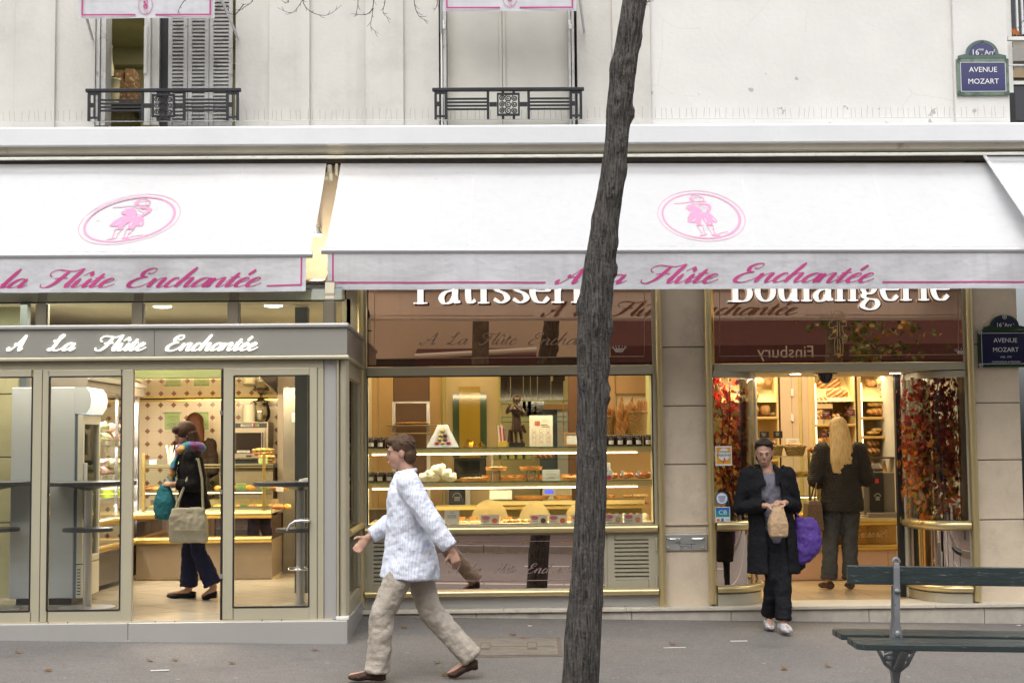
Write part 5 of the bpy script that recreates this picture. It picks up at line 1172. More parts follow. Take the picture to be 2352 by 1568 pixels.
for si in range(2):
    for i in range(7):
        o=MB().box(-.03,.03,0,.004,0,.045).build('price_ticket',GREENC if (i+si)%2 else CARDW,None); p=cab(.1+.13*i,shelfz[si]-.036,-.03); o.location=p; o.rotation_euler=(0,0,atan2(yb-ya,xb-xa)); props(o,'small price ticket clipped to the %s chilled shelf'%('upper','middle')[si],'ticket','price tickets on the %s chilled shelf'%('upper','middle')[si])
# serving counter across the back
yc=2.05; x0=X(322,yc,1200); x1=X(645,3.5,980)+.1
zq=lambda q:Z(q,yc,480)
t=thing('serving_counter','long brown serving counter with gold rails and glazed food display','counter',(0,0,0))
MB().box(x0-.05,x1,yc+.08,yc+1.0,zfl+.0,zq(1328)).build('skirting',mat('counter_skirting',(.66,.56,.40),.35,var=.04),t)
MB().box(x0-.05,x1,yc+.05,yc+1.0,zq(1328)+.001,zq(1240)).build('front_panel',mat('taupe_panel',(.24,.185,.125),.35,var=.08,scale=5),t)
MB().box(x0-.05,x1,yc+.06,yc+1.0,zq(1240)+.001,zq(1186)).build('mirror_band',mirror('counter_bronze',(.50,.38,.32),.02,(.08,.05,.04),.8),t)
for q,r in ((1240,.034),(1182,.042)): 
    b=MB(); b.tube([(x0-.1,yc+.02,zq(q)),(x1,yc+.02,zq(q))],r,14); b.build('gold_rail',BRASS,t,smooth=True)
MB().box(x0-.05,x1,yc+.0,yc+.9,zq(1181)+.001,zq(1172)).build('deck',mat('counter_deck',(.62,.55,.36),.3,metal=.2,var=.04),t,bevel=.004)
MB().box(x0-.02,x1,yc+.03,yc+.045,zq(1172)+.001,zq(1163)).build('front_lip',mat('lip_green',(.50,.50,.34),.3,metal=.3,var=.03),t)
for q in (1128,1066): 
    MB().box(x0-.02,x1,yc+.12,yc+.55,zq(q)-.01,zq(q)).build('glass_shelf',GLASSI,t); MB().box(x0-.02,x1,yc+.10,yc+.119,zq(q)-.014,zq(q)+.004).build('shelf_edge',mat('shelf_edge_metal',(.45,.38,.24),.35,metal=.5),t); MB().box(x0-.02,x1,yc+.10,yc+.119,zq(q)-.04,zq(q)-.028).build('shelf_rail',mat('ochre_rail',(.36,.22,.07),.4,metal=.3),t)
MB().box(x0-.02,x1,yc+.02,yc+.026,zq(1172)+.03,zq(1052)).build('front_glass',GLASSI,t)
for p in (330,606): b=MB(); b.box(X(p-3.5,yc,1100),X(p+3.5,yc,1100),yc-.01,yc+.015,zq(1172)+.001,zq(1040)); b.build('post',BRASS,t,bevel=.004)
b=MB(); b.box(x0-.02,x1,yc+.56,yc+.58,zq(1172)+.002,zq(1150)); b.build('grille',mat('pierced_grille',(.30,.23,.13),.5,var=.6,scale=70,stretch=(1,1,3)),t)
o=area('counter_lamp',(x0+1.1,yc+.2,zq(1070)),1.9,.05,7,(1,.76,.42)); o2=area('counter_lamp',(x0+1.1,yc+.2,zq(1132)),1.9,.05,6,(1,.76,.42))
MB().box(x0,x1-.1,yc+.13,yc+.15,zq(1128)-.024,zq(1128)-.016).build('light_strip',lampmat('warm_strip',(1,.80,.45),5),t)
PASTRY=mat('golden_pastry',(.62,.29,.05),.35,var=.4,scale=28,bump=.6,bscale=50,coat=.2); PASTRYD=mat('dark_pastry',(.36,.13,.03),.35,var=.4,scale=26,bump=.6,bscale=50,coat=.2)
def croissant(nm,label,p,L,m,rz=0,group=None,cat='pastry',seed=1):
    b=MB(); n=11; pts=[(L*.5*sin(a),-L*.22*cos(a)+L*.2,L*.14) for a in [(-1.25+2.5*i/(n-1)) for i in range(n)]]; R=[L*.05+L*.15*sin(pi*i/(n-1))**.8*(1+.16*(i%2)) for i in range(n)]
    o=b.tube(pts,R,8).build(nm,m,None,smooth=True); o.location=p; o.rotation_euler=(0,0,rz); return props(o,label,cat,group)
row=[(352,385,1112,'round'),(418,440,1116,'b'),(438,452,1120,'b')]
k=0
for p in (345,362,382,400,500,520,540,556,572,620,640,656):
    a=at(p,1126.5,yc+.3); croissant('filled_pastry','golden filled pastry on the upper counter shelf, in the run of pastries',(a.x,a.y,zq(1128)+.001),.16,PASTRY if k%3 else PASTRYD,k*1.3,'golden pastries along the upper counter shelf'); k+=1
for p in (352,375,392,505,545,580,598,622,640,660):
    a=at(p,1168,yc+.28); croissant('small_pastry','small baked pastry on the counter deck behind the glass',(a.x,yc+.28,zq(1172)+.002),.15,PASTRYD if k%3 else PASTRY,k*1.9,'small pastries on the counter deck'); k+=1
for i,(p0,p1,lab) in enumerate(((578,630,'crusty filled baguette sandwich at the top of the glazed counter'),(592,634,'second filled baguette sandwich lying across the counter top'))):
    Y=yc+.3-.08*i; zt_=zq(1066)+.003+(.075 if i==0 else 0); L=X(p1,Y,1060)-X(p0,Y,1060); t2=thing('baguette_sandwich',lab,'sandwich',(X((p0+p1)/2,Y,1060),Y,zt_),.1-.3*i)
    loaf_mb(L,.09,.03,i+5,10,10).build('bottom_crust',B_GOLD,t2,smooth=True); o=loaf_mb(L,.085,.04,i+9,10,10).build('top_crust',B_GOLD,t2,smooth=True); o.location=(0,0,.05)
    MB().box(-L*.44,L*.44,-.05,.05,.03,.043).build('ham',mat('ham',(.5,.17,.12),.4,var=.3,scale=30),t2,bevel=.004); MB().sheet(lambda u,v:(-L*.45+L*.9*u,-.055+.11*v,.048+.008*sin(u*40+v*9)),30,4).build('lettuce',mat('lettuce',(.22,.36,.05),.5,var=.4,scale=20),t2)
for px0,px1,py0,py1,Y,m,lab in ((384,402,1108,1127,yc+.13,CARDW,'white tilted price card among the counter pastries'),(437,452,1113,1128,yc+.13,GREENC,'green price card on the counter shelf beside the customer'),(542,565,1109,1128,yc+.13,GREENC,'green price card left of the counter post'),(597,617,1111,1128,yc+.13,GREENC,'green price card right of the counter post'),(634,651,1114,1128,yc+.13,CARDW,'white price card with green oval at the right of the counter'),(551,571,1158,1172,yc+.13,GREENC,'green price card low on the counter deck'),(344,369,1168,1174,yc+.06,CARDW,'long white ticket low at the left end of the counter'),(343,359,1055,1067,yc+.2,CARDW,'white ticket on the counter top near the tiled wall'),(407,424,1053,1066,yc+.2,GREENC,'green ticket on the counter top before the assistant'),(594,614,1051,1066,yc+.12,GREENC,'green ticket before the baguette sandwiches')):
    card_thing('price_card',lab,px0,py0,px1,py1,Y,m,[(0,.75,'-',.6),(0,.5,'-',.4),(0,.3,'-',.3)])
# back worktop with microwave, tubs, glass dome
yw=3.0; zw=Z(1066,3.0,580)
t=thing('back_worktop','dark worktop along the diamond tiled wall','worktop',(0,0,0)); MB().box(X(500,yw,1060),X(645,3.5,980),yw-.05,3.46,zw-.04,zw).build('top',mat('dark_worktop',(.035,.03,.027),.4),t); MB().box(X(500,yw,1060)+.02,X(645,3.5,980)-.02,yw,3.45,zfl,zw-.041).build('cupboard',mat('taupe_panel',(.24,.185,.125)),t)
x0,x1=X(529,yw,1010),X(616,yw,1010); zb=Z(1054,yw,580); ztp=Z(968.5,yw,580)
SSW=mat('warm_stainless',(.52,.44,.33),.28,metal=.7,var=.06,scale=4,stretch=(1,1,14))
t=thing('microwave_oven','stainless microwave oven with numbered keypad on the back worktop','microwave',((x0+x1)/2,yw,zw)); w2=(x1-x0)/2; h=ztp-zw; h0=zb-zw
MB().box(-w2,w2,0,.4,h0,h).build('case',SSW,t,bevel=.005); MB().box(-w2+.02,w2-.02,.02,.38,0,h0-.001).build('plinth',BLACKP,t)
KEYP=mat('keypad_black',(.03,.03,.03),.3,var=0)
kp=MB().box(-w2+.01,w2-.015,-.006,-.0005,h-.065,h-.012).build('keypad',KEYP,t)
def keys(x0,x1,z,s,par,Y=-.008):
    n=10
    for i in range(n):
        xx=x0+(x1-x0)*(i+.5)/n; kk=MB().box(xx-s*.42,xx+s*.42,Y,Y+.0015,z-s*.6,z+s*.6).build('key',CARDW,par); text_mb('1234567890'[i],lambda u,v:(xx+u*s*1.1,Y-.001,z-s*.35+v*s*1.1)).build('digit',SK,kp)
    for c,i in ((SRED,0),(mat('key_green',(.05,.35,.06),.4,var=0),1)): MB().box(x1+s*(1+1.1*i),x1+s*(1.9+1.1*i),Y,Y+.0015,z-s*.6,z+s*.6).build('key',c,par)
keys(-w2+.12,w2-.17,h-.038,.023,kp)
dd=MB().box(-w2+.01,w2-.03,-.02,-.0065,h0+.012,h-.08).build('door',SSW,t,bevel=.004); MB().box(-w2+.03,w2-.075,-.024,-.0205,h0+.065,h-.12).build('window',mat('oven_window',(.03,.022,.018),.05,var=0,coat=.6),dd); MB().box(w2-.066,w2-.045,-.045,-.0205,h0+.06,h-.115).build('handle',mat('chrome',(.8,.8,.82)),dd,bevel=.004)
keys(-w2+.08,w2-.2,h0+.085,.021,dd,-.027)
b=MB(); b.box(.0-.03,.03,-.023,-.0205,h0+.025,h0+.045); b.build('badge',KEYP,dd)
zm=ztp+.002; TUBS=mat('stacked_tubs_white',(.74,.68,.52),.3,var=0)
for k,(px0,px1,py,n,lab) in enumerate(((557,587,929,17,'tall stack of white plastic tubs on the microwave'),(583,600,940,12,'shorter stack of white tubs beside the tall one on the microwave'))):
    xc=X((px0+px1)/2,yw+.15,950); r=(X(px1,yw,950)-X(px0,yw,950))/2; H=Z(py,yw+.15,575)-zm; pr=[(0,0)]
    for i in range(n): z=H*i/n; pr+=[(r*.93,z),(r,z+H/n*.75),(r,z+H/n*.95)]
    pr+=[(r*.85,H),(0,H)]; o=MB().lathe((0,0,0),pr,24).build('tub_stack',TUBS,None,smooth=True,ang=20); o.location=(xc,yw+.15+.1*k,zm); props(o,lab,'tubs')
t=thing('glass_dome_jar','round clear glass jar with knobbed lid beside the tubs','jar',(X(600,yw+.3,950),yw+.28,zm)); zz2=Z(925,yw+.28,600)-zm
GD=pane('dome_glass',(.95,.93,.85),gain=2.2)
MB().lathe((0,0,0),[(.0,0),(.07,0),(.105,.06),(.11,.12),(.09,.19),(.075,.22),(.07,.22)],24).build('bowl',GD,t,smooth=True); MB().lathe((0,0,.2205),[(.1,0),(.1,.012),(.05,.03),(.02,.06),(.012,.07),(.022,.09),(.012,.11),(.022,.135),(.012,.155),(0,.158)],20).build('lid',GD,t,smooth=True)
t=thing('steel_cupboard','tall dull steel cupboard right of the tiled wall','cupboard',(0,0,0)); x0,x1=X(646,2.9,1000),X(720,2.9,1000)
ST2=mat('dull_steel',(.25,.23,.19),.35,metal=.6,var=.12,scale=3)
MB().box(x0+.02,x1,2.9,3.19,zfl+.0,Z(888,2.9,680)).build('cabinet',ST2,t,bevel=.006); MB().box(x0+.14,x1-.02,2.88,2.899,zfl+.1,Z(908,2.9,680)).build('door',mat('dull_steel_door',(.30,.28,.23),.3,metal=.6,var=.1,scale=3),t,bevel=.004); MB().box(x0+.12,x0+.19,2.87,2.879,Z(969,2.9,680),Z(948,2.9,680)).build('hinge',STEEL,t)
for k,(p0,p1,txt,pr_) in enumerate(((375,416.5,'MENU SANDWICH','6,90 €'),(440,482.5,'MENU SALADE','5,90 €'))):
    Y=3.492; pm=(p0+p1)/2; o=at(pm,966,Y); t=thing('menu_poster','green menu poster headed %s on the diamond tiles'%txt,'poster',(o.x,Y,o.z)); w2=(X(p1,Y,960)-X(p0,Y,960))/2; h2=(Z(942.5,Y,pm)-Z(990.5,Y,pm))/2
    MB().box(-w2,w2,-.003,.003,-h2,h2).build('sheet',mat('cream_sheet',(.72,.62,.44),.4),t); MB().box(-w2*.84,w2*.84,-.0045,-.0035,-h2*.86,h2*.86).build('green_field',GREENC,t)
    b=MB(); text_mb(txt,lambda u,v:(u*.026,-.006,h2*.66+v*.028),b); text_mb('1 '+txt.split()[1],lambda u,v:(u*.021,-.006,h2*.36+v*.021),b); text_mb('1 boisson',lambda u,v:(u*.02,-.006,h2*.04+v*.02),b); text_mb('1 pâtisserie',lambda u,v:(u*.02,-.006,-h2*.25+v*.02),b); text_mb(pr_,lambda u,v:(u*.027,-.006,-h2*.68+v*.026),b)
    for z in (.26,-.34,-.42): b.box(-w2*.6,w2*.6,-.006,-.0055,h2*z-.0015,h2*z+.0015)
    b.build('lettering',mat('print_dark_green',(.05,.06,.02),.5,var=0),t)
# straws and cups on the counter top
t=thing('straw_bundle','bundle of pale straws on the counter before the tiles','straws',(X(392,yc+.3,1060),yc+.32,zq(1066)+.001)); rr=random.Random(5)
for i in range(9): a=rr.uniform(0,6.28); b=MB(); b.tube([(rr.uniform(-.02,.02),rr.uniform(-.02,.02),0),(.06*cos(a),.04*sin(a),.19+rr.uniform(-.02,.02))],.006,6); b.build('straw',CARDW,t)
MB().lathe((0,0,0),[(0,0),(.035,0),(.045,.08),(.04,.08),(.03,.005),(0,.005)],16).build('cup',TUBW,t,smooth=True)
# ------------------------------------------------------------------ pastry window display
GWALL=mat('window_wall_cream',(.58,.39,.17),.5,var=.05)
def panel(nm,p0,q0,p1,q1,Y,m,dep=.03,par=BLD): return MB().pbox(p0,q0,p1,q1,Y,dep).build(nm,m,par,bevel=.003)
zft=FL
def wallpanel(nm,p0,p1,Y,m,z1=3.09,z0=None):
    return MB().box(X(p0,Y,1000),X(p1,Y,1000),Y,Y+.06,zft if z0 is None else z0,z1).build(nm,m,BLD,bevel=.003)
wallpanel('wall_panel',838,868,2.6,GWALL); wallpanel('wall_panel',869.5,903,2.6,GWALL); wallpanel('brown_panel',903.5,987,2.62,mat('cocoa_panel',(.17,.095,.055),.4,var=.08)); wallpanel('wall_panel',987.5,1016,2.6,GWALL); wallpanel('green_post',1016.5,1022,2.55,mat('yellow_green_post',(.50,.44,.12),.4)); wallpanel('wall_panel',1022.5,1144,2.62,mat('cream_panel',(.66,.52,.28),.5,var=.04)); wallpanel('green_post',1144.5,1148,2.55,MATS['yellow_green_post'])
wallpanel('brown_pillar',1306,1330,3.2,mat('brown_pillar_paint',(.16,.08,.04),.5,var=.1)); wallpanel('wall_panel',1385,1414,3.4,mat('tan_wall',(.44,.27,.13),.5,var=.05)); wallpanel('wall_panel',1414.5,1500,3.42,MATS['tan_wall'],z0=Z(903,3.42,1450)); 
o=wallpanel('inner_door',1417,1485,3.46,mat('pink_beige_door',(.60,.47,.33),.45,var=.03),z1=Z(904,3.46,1450)); MB().pbox(1436,918,1484,1180,3.445,.014).build('door_inset',mat('pink_beige_inset',(.64,.51,.36),.45,var=.03),o)
wallpanel('wall_panel',1485.5,1530,3.2,mat('lime_wall',(.55,.58,.28),.5,var=.04))
panel('blue_door',1240,938,1306,1180,4.7,mat('blue_door_paint',(.10,.16,.22),.5,var=.1)); panel('white_door_glass',1281,940,1305,1180,4.66,mat('daylight_glass',(.55,.62,.66),.4,var=0)); panel('header_board',1248,928,1306,940,4.6,mat('tan_wall',(.44,.27,.13)))
# wall art: three glossy panels
for lab,p0,q0,p1,q1,Y,m in (('glossy dark green panel behind the yellow one on the cream wall',1040,904,1118,1050,2.60,mat('gloss_green',(.075,.12,.055),.08,var=0,coat=.5)),('glossy mustard yellow panel on the cream wall',1055,888,1103,1050,2.585,mat('gloss_mustard',(.46,.31,.035),.08,var=0,coat=.5))):
    a=at((p0+p1)/2,(q0+q1)/2,Y); o=MB().pbox(p0,q0,p1,q1,Y,.012).build('wall_art_panel',m,None); props(o,lab,'panel')
# display shelves
t=thing('window_display_shelving','glass shelves with light strips filling the pastry window','shelving',(0,0,0))
xs0,xs1=X(844,.1,1050),X(1499,.1,1050); ALU=mat('shelf_profile',(.66,.52,.26),.35,metal=.3,var=.03)
sh1=Z(1026,.14,1176); sh2=Z(1104.5,.14,1176); dk=Z(1201,.1,1176)
for z in (sh1,sh2):
    MB().box(xs0,xs1,.14,.50,z-.008,z).build('glass_shelf',pane('shelf_glass',(.88,.95,.90),gain=.8),t); MB().box(xs0,xs1,.132,.1395,z-.008,z+.0).build('green_edge',SLAB,t); p=MB().box(xs0,xs1,.15,.16,z-.055,z-.012).build('profile',ALU,t); MB().box(xs0+.04,xs1-.14,.145,.165,z-.066,z-.056).build('light_strip',lampmat('led_strip',(1,.80,.46),9),p)
for z_,e_ in ((sh1,13),(sh2,17)): area('strip_lamp',(.1,.24,z_-.02),2.6,.03,e_,(1,.78,.44))
MB().box(xs0,xs1,.03,1.1,dk-.03,dk).build('deck',mat('cream_deck',(.66,.58,.40),.25,var=.04),t)
# rear counter row
MB().box(X(1130,.85,1150),xs1,.85,1.15,Z(1146,.85,1300)-.008,Z(1146,.85,1300)).build('rear_glass_shelf',MATS['shelf_glass'],t); MB().box(X(1130,.85,1150),xs1,.84,.85,Z(1158,.85,1300),Z(1149,.85,1300)).build('rear_profile',ALU,t); MB().box(X(1000,.9,1150),xs1,.9,1.3,Z(1168,.9,1300),Z(1160,.9,1300)).build('rear_top',mat('rear_top_yellow',(.62,.47,.16),.35,metal=.2),t); MB().box(X(1000,.9,1150),xs1,1.1,1.14,dk+.001,Z(1168.5,.9,1300)).build('rear_grille',mat('rear_grille_metal',(.34,.29,.17),.4,metal=.3,var=.4,scale=50,stretch=(1,1,4)),t)
MB().box(X(1132,1.9,1060),X(1320,1.9,1060),1.9,2.2,Z(1054,1.9,1200)-.01,Z(1054,1.9,1200)).build('back_glass_shelf',MATS['shelf_glass'],t); MB().box(X(1128,1.9,1060),X(1132,1.9,1060),1.88,1.92,FL,Z(1040,1.9,1130)).build('back_upright',STEEL,t)
area('display_fill',(0.1,.06,Z(866,.3,1176)),2.6,.10,34,(1,.80,.50),(radians(22),0,0))  # fill light set behind the pane to brighten the card fronts
JAR=mat('jam_jar_glass',(.035,.012,.010),.08,var=.2,coat=.6); LIDM=mat('jar_lid',(.42,.40,.36),.25,metal=.8,var=0)
def jar(px,z,Y,label,group,h=.10,r=.043):
    t=thing('jam_jar',label,'jar',(X(px,Y,1020),Y,z+.001),0,group)
    MB().lathe((0,0,0),[(0,0),(r*.93,0),(r,.006),(r,h*.78),(r*.9,h*.85),(0,h*.85)],18).build('jar',JAR,t,smooth=True,ang=50); MB().lathe((0,0,h*.8502),[(0,0),(r*.97,0),(r*.97,h*.15),(0,h*.15)],18).build('lid',LIDM,t,smooth=True,ang=40)
    MB().loft([[(r*1.01*cos(a),r*1.01*sin(a),z_) for a in [radians(-90-32+64*k/8) for k in range(9)]]+[(r*.99*cos(a),r*.99*sin(a),z_) for a in [radians(-90+32-64*k/8) for k in range(9)]] for z_ in (h*.14,h*.52)]).build('label',CARDW,t)
gl='dark jam jars with white labels on the display shelves'
for i,p in enumerate((853,874,895.5,916.5,938)): jar(p,sh1,.22,'white labelled jam jar, %s in the upper left row'%ORD[i],gl)
for i,p in enumerate((1382,1403,1424,1445,1466,1488)): jar(p,sh1,.22,'white labelled jam jar, %s in the row right of the tree trunk'%ORD[i],gl)
for i,p in enumerate((852,873,894,915)): jar(p,sh2,.22,'white labelled jam jar, %s in the lower left row'%ORD[i],gl,h=.095)
# pyramid box of macarons
t=thing('macaron_pyramid_box','white pyramid gift box with window onto coloured macarons','box',(X(1017,.25,1027),.28,sh1+.001)); w2=.152; h=.212
WB=mat('pearl_card',(.62,.62,.60),.25,metal=.2,var=.04)
tp=.048; F4=lambda s,z:[(-s,-s*.5,z),(s,-s*.5,z),(s,s*.5,z),(-s,s*.5,z)]
MB().loft([F4(w2,0),F4(tp,h*.97),F4(tp*.9,h)]).build('pyramid',WB,t,bevel=.003)
sl_=lambda u,v,o:( (w2+(tp-w2)*v)*u, -(w2+(tp-w2)*v)*.5-o, h*.97*v)
MB().add([sl_(-.62,.14,.003),sl_(.62,.14,.003),sl_(.58,.84,.003),sl_(-.58,.84,.003)],[(0,1,2,3)]).build('window',mat('window_backing',(.42,.44,.46),.3),t)
for i,(u,v,c) in enumerate(((-.42,.2,(.5,.05,.05)),(.0,.2,(.55,.35,.10)),(.42,.2,(.5,.03,.06)),(-.25,.36,(.42,.40,.08)),(.2,.36,(.12,.04,.02)),(-.2,.54,(.55,.38,.04)),(.26,.54,(.14,.05,.03)),(.0,.74,(.58,.42,.06)))):
    p=sl_(u,v,.008); mm=MB(); mm.ell(p,(.021,.014,.015),12,6); mm.build('macaron',mat('macaron_%s'%'crimson amber cherry pistachio cocoa lemon chocolate honey'.split()[i],c,.4,var=.1),t,smooth=True)
# bronze flute player statuette
BRZ=mat('dark_bronze',(.055,.032,.02),.3,metal=.5,var=.3,scale=20)
t=thing('flute_player_statuette','dark bronze statuette of a flute player in a frock coat on a block','statuette',(X(1187,.3,1025),.3,sh1+.001))
MB().box(-.075,.075,-.06,.06,0,.042).build('block',mat('dark_block',(.03,.018,.014),.35),t,bevel=.003)
b=MB(); b.tube([(.05,0,.043),(.04,0,.12),(.02,0,.22)],[.014,.017,.024],10); b.tube([(-.005,-.02,.043),(-.008,-.01,.12),(-.01,0,.22)],[.013,.016,.024],10); b.tube([(.05,-.03,.05),(.05,.0,.052)],.014,8); b.tube([(-.005,-.05,.05),(-.005,-.01,.052)],.014,8)
b.tube([(.0,0,.14),(.003,0,.2),(0,0,.28),(0,0,.35),(0,0,.385)],[.055,.05,.04,.052,.03],14,flat=.7,side=(1,0,0)); b.tube([(0,0,.38),(0,0,.41)],.018,8); b.ell((-.005,-.006,.44),(.031,.034,.042),12,8); b.ell((.005,.01,.448),(.038,.038,.044),12,8)
b.tube([(.05,0,.355),(.075,-.03,.30),(.03,-.07,.335),(-.02,-.075,.395)],[.02,.019,.015,.012],8); b.tube([(-.05,0,.355),(-.09,-.03,.32),(-.08,-.07,.36),(-.06,-.075,.395)],[.02,.018,.015,.012],8); b.tube([(.04,-.07,.412),(-.15,-.08,.398)],.006,8); b.tube([(.045,.01,.2),(.085,.015,.13)],[.03,.012],8)
o=b.build('figure',BRZ,t,smooth=True); rm=o.modifiers.new('r','REMESH'); rm.mode='VOXEL'; rm.voxel_size=.004; rm.use_smooth_shade=True
MB().tube([(-.06,.02,.043),(-.055,.02,.16)],[.03,.022],9).build('tree_stump',BRZ,t,smooth=True)
# acrylic menu stand, picture frame
t,w2,h=card_thing('acrylic_menu_stand','white upright menu board with small round cake pictures on the upper shelf',1216.5,953.5,1270,1025.5,.3,mat('backlit_menu',(.76,.70,.58),.3,var=.02),[(.35,.88,'LA FLUTE',.035),(.42,.83,'ENCHANTEE',.035),(.42,.78,'VOUS PRESENTE',.032),(.3,.70,'-',.3),(.4,.64,'-',.35)],mat('menu_ink',(.32,.24,.14),.5,var=0),'menu stand',None,.03)
b=MB(); b.box(-w2*.55,-w2*.1,-.004,-.002,h*.68,h*.82); b.build('cake_picture',mat('cake_picture',(.45,.14,.08),.5,var=.5,scale=60),t)
b=MB()
for r in range(4):
    for c in range(3): b.tube([(w2*(-.6+.6*c)+.019*cos(2*pi*k/16),-.002,h*(.08+.15*r)+.019*sin(2*pi*k/16)) for k in range(16)],.0012,4,closed=True)
b.build('round_pictures',mat('pale_gold_ink',(.60,.45,.22),.5,var=0),t)
t=thing('picture_frame','wooden picture frame standing beside the tree trunk on the upper shelf','frame',(X(1317,.3,1022),.3,sh1+.001)); MB().box(-.085,-.065,0,.015,0,.13).box(.065,.085,0,.015,0,.13).box(-.0645,.0645,0,.015,0,.02).box(-.0645,.0645,0,.015,.11,.13).build('frame',mat('oak_frame',(.36,.21,.09),.4,var=.15,scale=20),t,bevel=.002); MB().box(-.064,.064,.006,.009,.0205,.1095).build('picture',CARDW,t)
for i,p in enumerate((1150,1160)):
    o=MB().box(-.022,.022,-.03,.03,0,.055).build('yellow_gift_box',mat('yellow_card',(.58,.40,.07),.35),None,bevel=.003); o.location=(X(p,.3,1025),.3,sh1+.001); props(o,'small yellow gift box %s the statuette base'%('standing left of','touching')[i],'box')
for i,(p,hh,c) in enumerate(((1148,.2,(.5,.45,.38)),(1152,.19,(.35,.03,.04)),(1155.5,.21,(.55,.5,.42)),(1159,.18,(.30,.02,.03)),(1162,.17,(.24,.2,.2)))):
    o=MB().box(-.009,.009,-.08,.08,0,hh).build('book',mat('book_%s'%'cream crimson ivory maroon grey'.split()[i],c,.5),None,bevel=.002); o.location=(X(p,.42,1020),.42,sh1+.001); o.rotation_euler=(0,-.07,0); props(o,'upright %s book in the row left of the statuette'%'cream crimson ivory maroon grey'.split()[i],'book')
for i,p in enumerate((1070,1082,1100)):
    o=MB().lathe((0,0,0),[(.045,0),(.002,.085-.015*i),(0,.085-.015*i)],4).build('gold_cone',mat('gold_foil',(.45,.30,.08),.15,metal=1,var=0),None); o.location=(X(p,.35,1020)+.02,.35,sh1+.001); props(o,'gold foil cone box, %s of three beside the pyramid box'%('leftmost','middle','rightmost')[i],'box')
# black boxes on the back shelves
BXM=mat('glossy_black_box',(.012,.009,.008),.10,var=0,coat=.7); Y=3.6
t=thing('back_shelving','glass wall shelves on brass uprights carrying black boxes','shelving',(0,0,0))
for q,p1 in ((918.5,1308),(956,1300),(967.5,1310)): MB().box(X(1150,Y,900),X(p1,Y,900),Y-.02,Y+.3,Z(q,Y,1220)-.008,Z(q,Y,1220)).build('glass_shelf',SLAB,t)
for p in (1152,1292): MB().box(X(p,Y+.3,900),X(p+2.5,Y+.3,900),Y+.31,Y+.33,Z(1015,Y,1220),Z(850,Y,1220)).build('upright',BRASS,t)
cols=[(1149.5,1172),(1173,1202),(1203,1218),(1219,1234),(1235,1265),(1266,1294)]
for ci,(p0,p1) in enumerate(cols):
    for r in range(4):
        q1=917-r*14; o=MB().box(-.5,.5,0,.25,0,1).build('black_gift_box',BXM,None); wd=X(p1,Y,900)-X(p0,Y,900); o.location=(X((p0+p1)/2,Y,q1),Y,Z(q1,Y,1220)+.0015); o.scale=(wd*.97,1,(Z(0,Y)-Z(13.4,Y)))
        if ci==5 and r==3: o.location.x+=.02
        props(o,'glossy black box, %s column, %s up behind the statuette'%(ORD[ci],('lowest','second','third','topmost')[r]),'box','glossy black boxes stacked on the back shelf')
for ci,p in enumerate((1198,1210,1222,1236)):
    for r in range(3):
        q1=951-r*11.5; o=MB().box(-.05,.05,0,.12,0,.055).build('small_black_box',BXM,None); o.location=(X(p+(r*2 if ci==3 else 0),Y,q1),Y,Z(q1+4.5,Y,1220)+.0015); props(o,'small black box, %s stack, %s up beneath the large black boxes'%(ORD[ci],('lowest','second','topmost')[r]),'box','small black boxes on the back shelf')
# bread rack at the left
t=thing('baking_rack','steel rack with two wide trays behind the jam jars','rack',(0,0,0)); Y=2.2
b=MB(); b.pbox(901,926,909,1190,Y,.03); b.build('upright',STEEL,t); b=MB(); b.pbox(980,926,988,1190,Y,.03); b.build('upright',STEEL,t); b=MB(); b.pbox(901,922,988,925.6,Y,.03); b.build('crossbar',STEEL,t)
for q in (975,993): MB().box(X(886,Y-.3,q),X(1006,Y-.3,q),Y-.3,Y+.25,Z(q,Y-.3,945)-.012,Z(q,Y-.3,945)).build('tray',mat('tray_metal',(.45,.36,.22),.3,metal=.6),t,bevel=.003)
o=loaf('flat_tart','wide golden crumble tart on the upper tray of the steel rack',905,985,969,975,Y-.1,PASTRY,dep=.4,cat='tart')
# monitor and till
Y=2.3; t=thing('till_monitor','black till monitor on the counter in the pastry window','monitor',(X(1080,Y,1097),Y,Z(1099,Y,1080)))
w2=(X(1117,Y,1070)-X(1043,Y,1070))/2; h=Z(1051,Y,1080)-Z(1099,Y,1080)
MB().box(-w2,w2,0,.05,0,h).build('housing',BLACKP,t,bevel=.01); MB().box(-w2+.02,w2-.07,-.004,-.0005,.045,h-.02).build('screen',mat('dark_screen',(.012,.018,.014),.08,var=0,coat=.5),t); text_mb('IBM',lambda u,v:(.075+u*.035,-.003,.012+v*.03)).build('lettering',mat('print_grey',(.4,.42,.38),.5,var=0),t)
t=thing('till_tower','black till tower with round printed notice below the monitor','till',(X(1050,Y,1160),Y-.05,Z(1165,Y,1050))); MB().box(-.085,.085,0,.3,0,Z(1118,Y,1050)-Z(1165,Y,1050)).build('tower',BLACKP,t,bevel=.008); MB().box(.09,.14,.02,.3,0,Z(1118,Y,1050)-Z(1165,Y,1050)).build('side_panel',STEEL,t)
b=MB(); b.tube([(.045*cos(a),-.002,.11+.045*sin(a)) for a in [k*pi/12 for k in range(13)]],.002,4); 
for i in range(4): b.box(-.03,.03,-.002,-.0015,.11-.012*i,.114-.012*i)
b.build('print',mat('print_white',(.6,.6,.58),.5,var=0),t)
t=thing('counter_cabinet','dark counter carcass behind the pastry display','counter',(0,0,0)); MB().box(X(844,2.0,1200),xs1,2.0,2.1,FL,Z(1165,Y,1050)-.001).build('carcass',mat('dark_counter',(.10,.075,.05),.5),t); MB().box(X(844,2.0,1200),xs1,1.98,2.52,Z(1165,Y,1050)-.001,Z(1165,Y,1050)+.0).build('top',mat('counter_deck',(.62,.55,.36)),t)
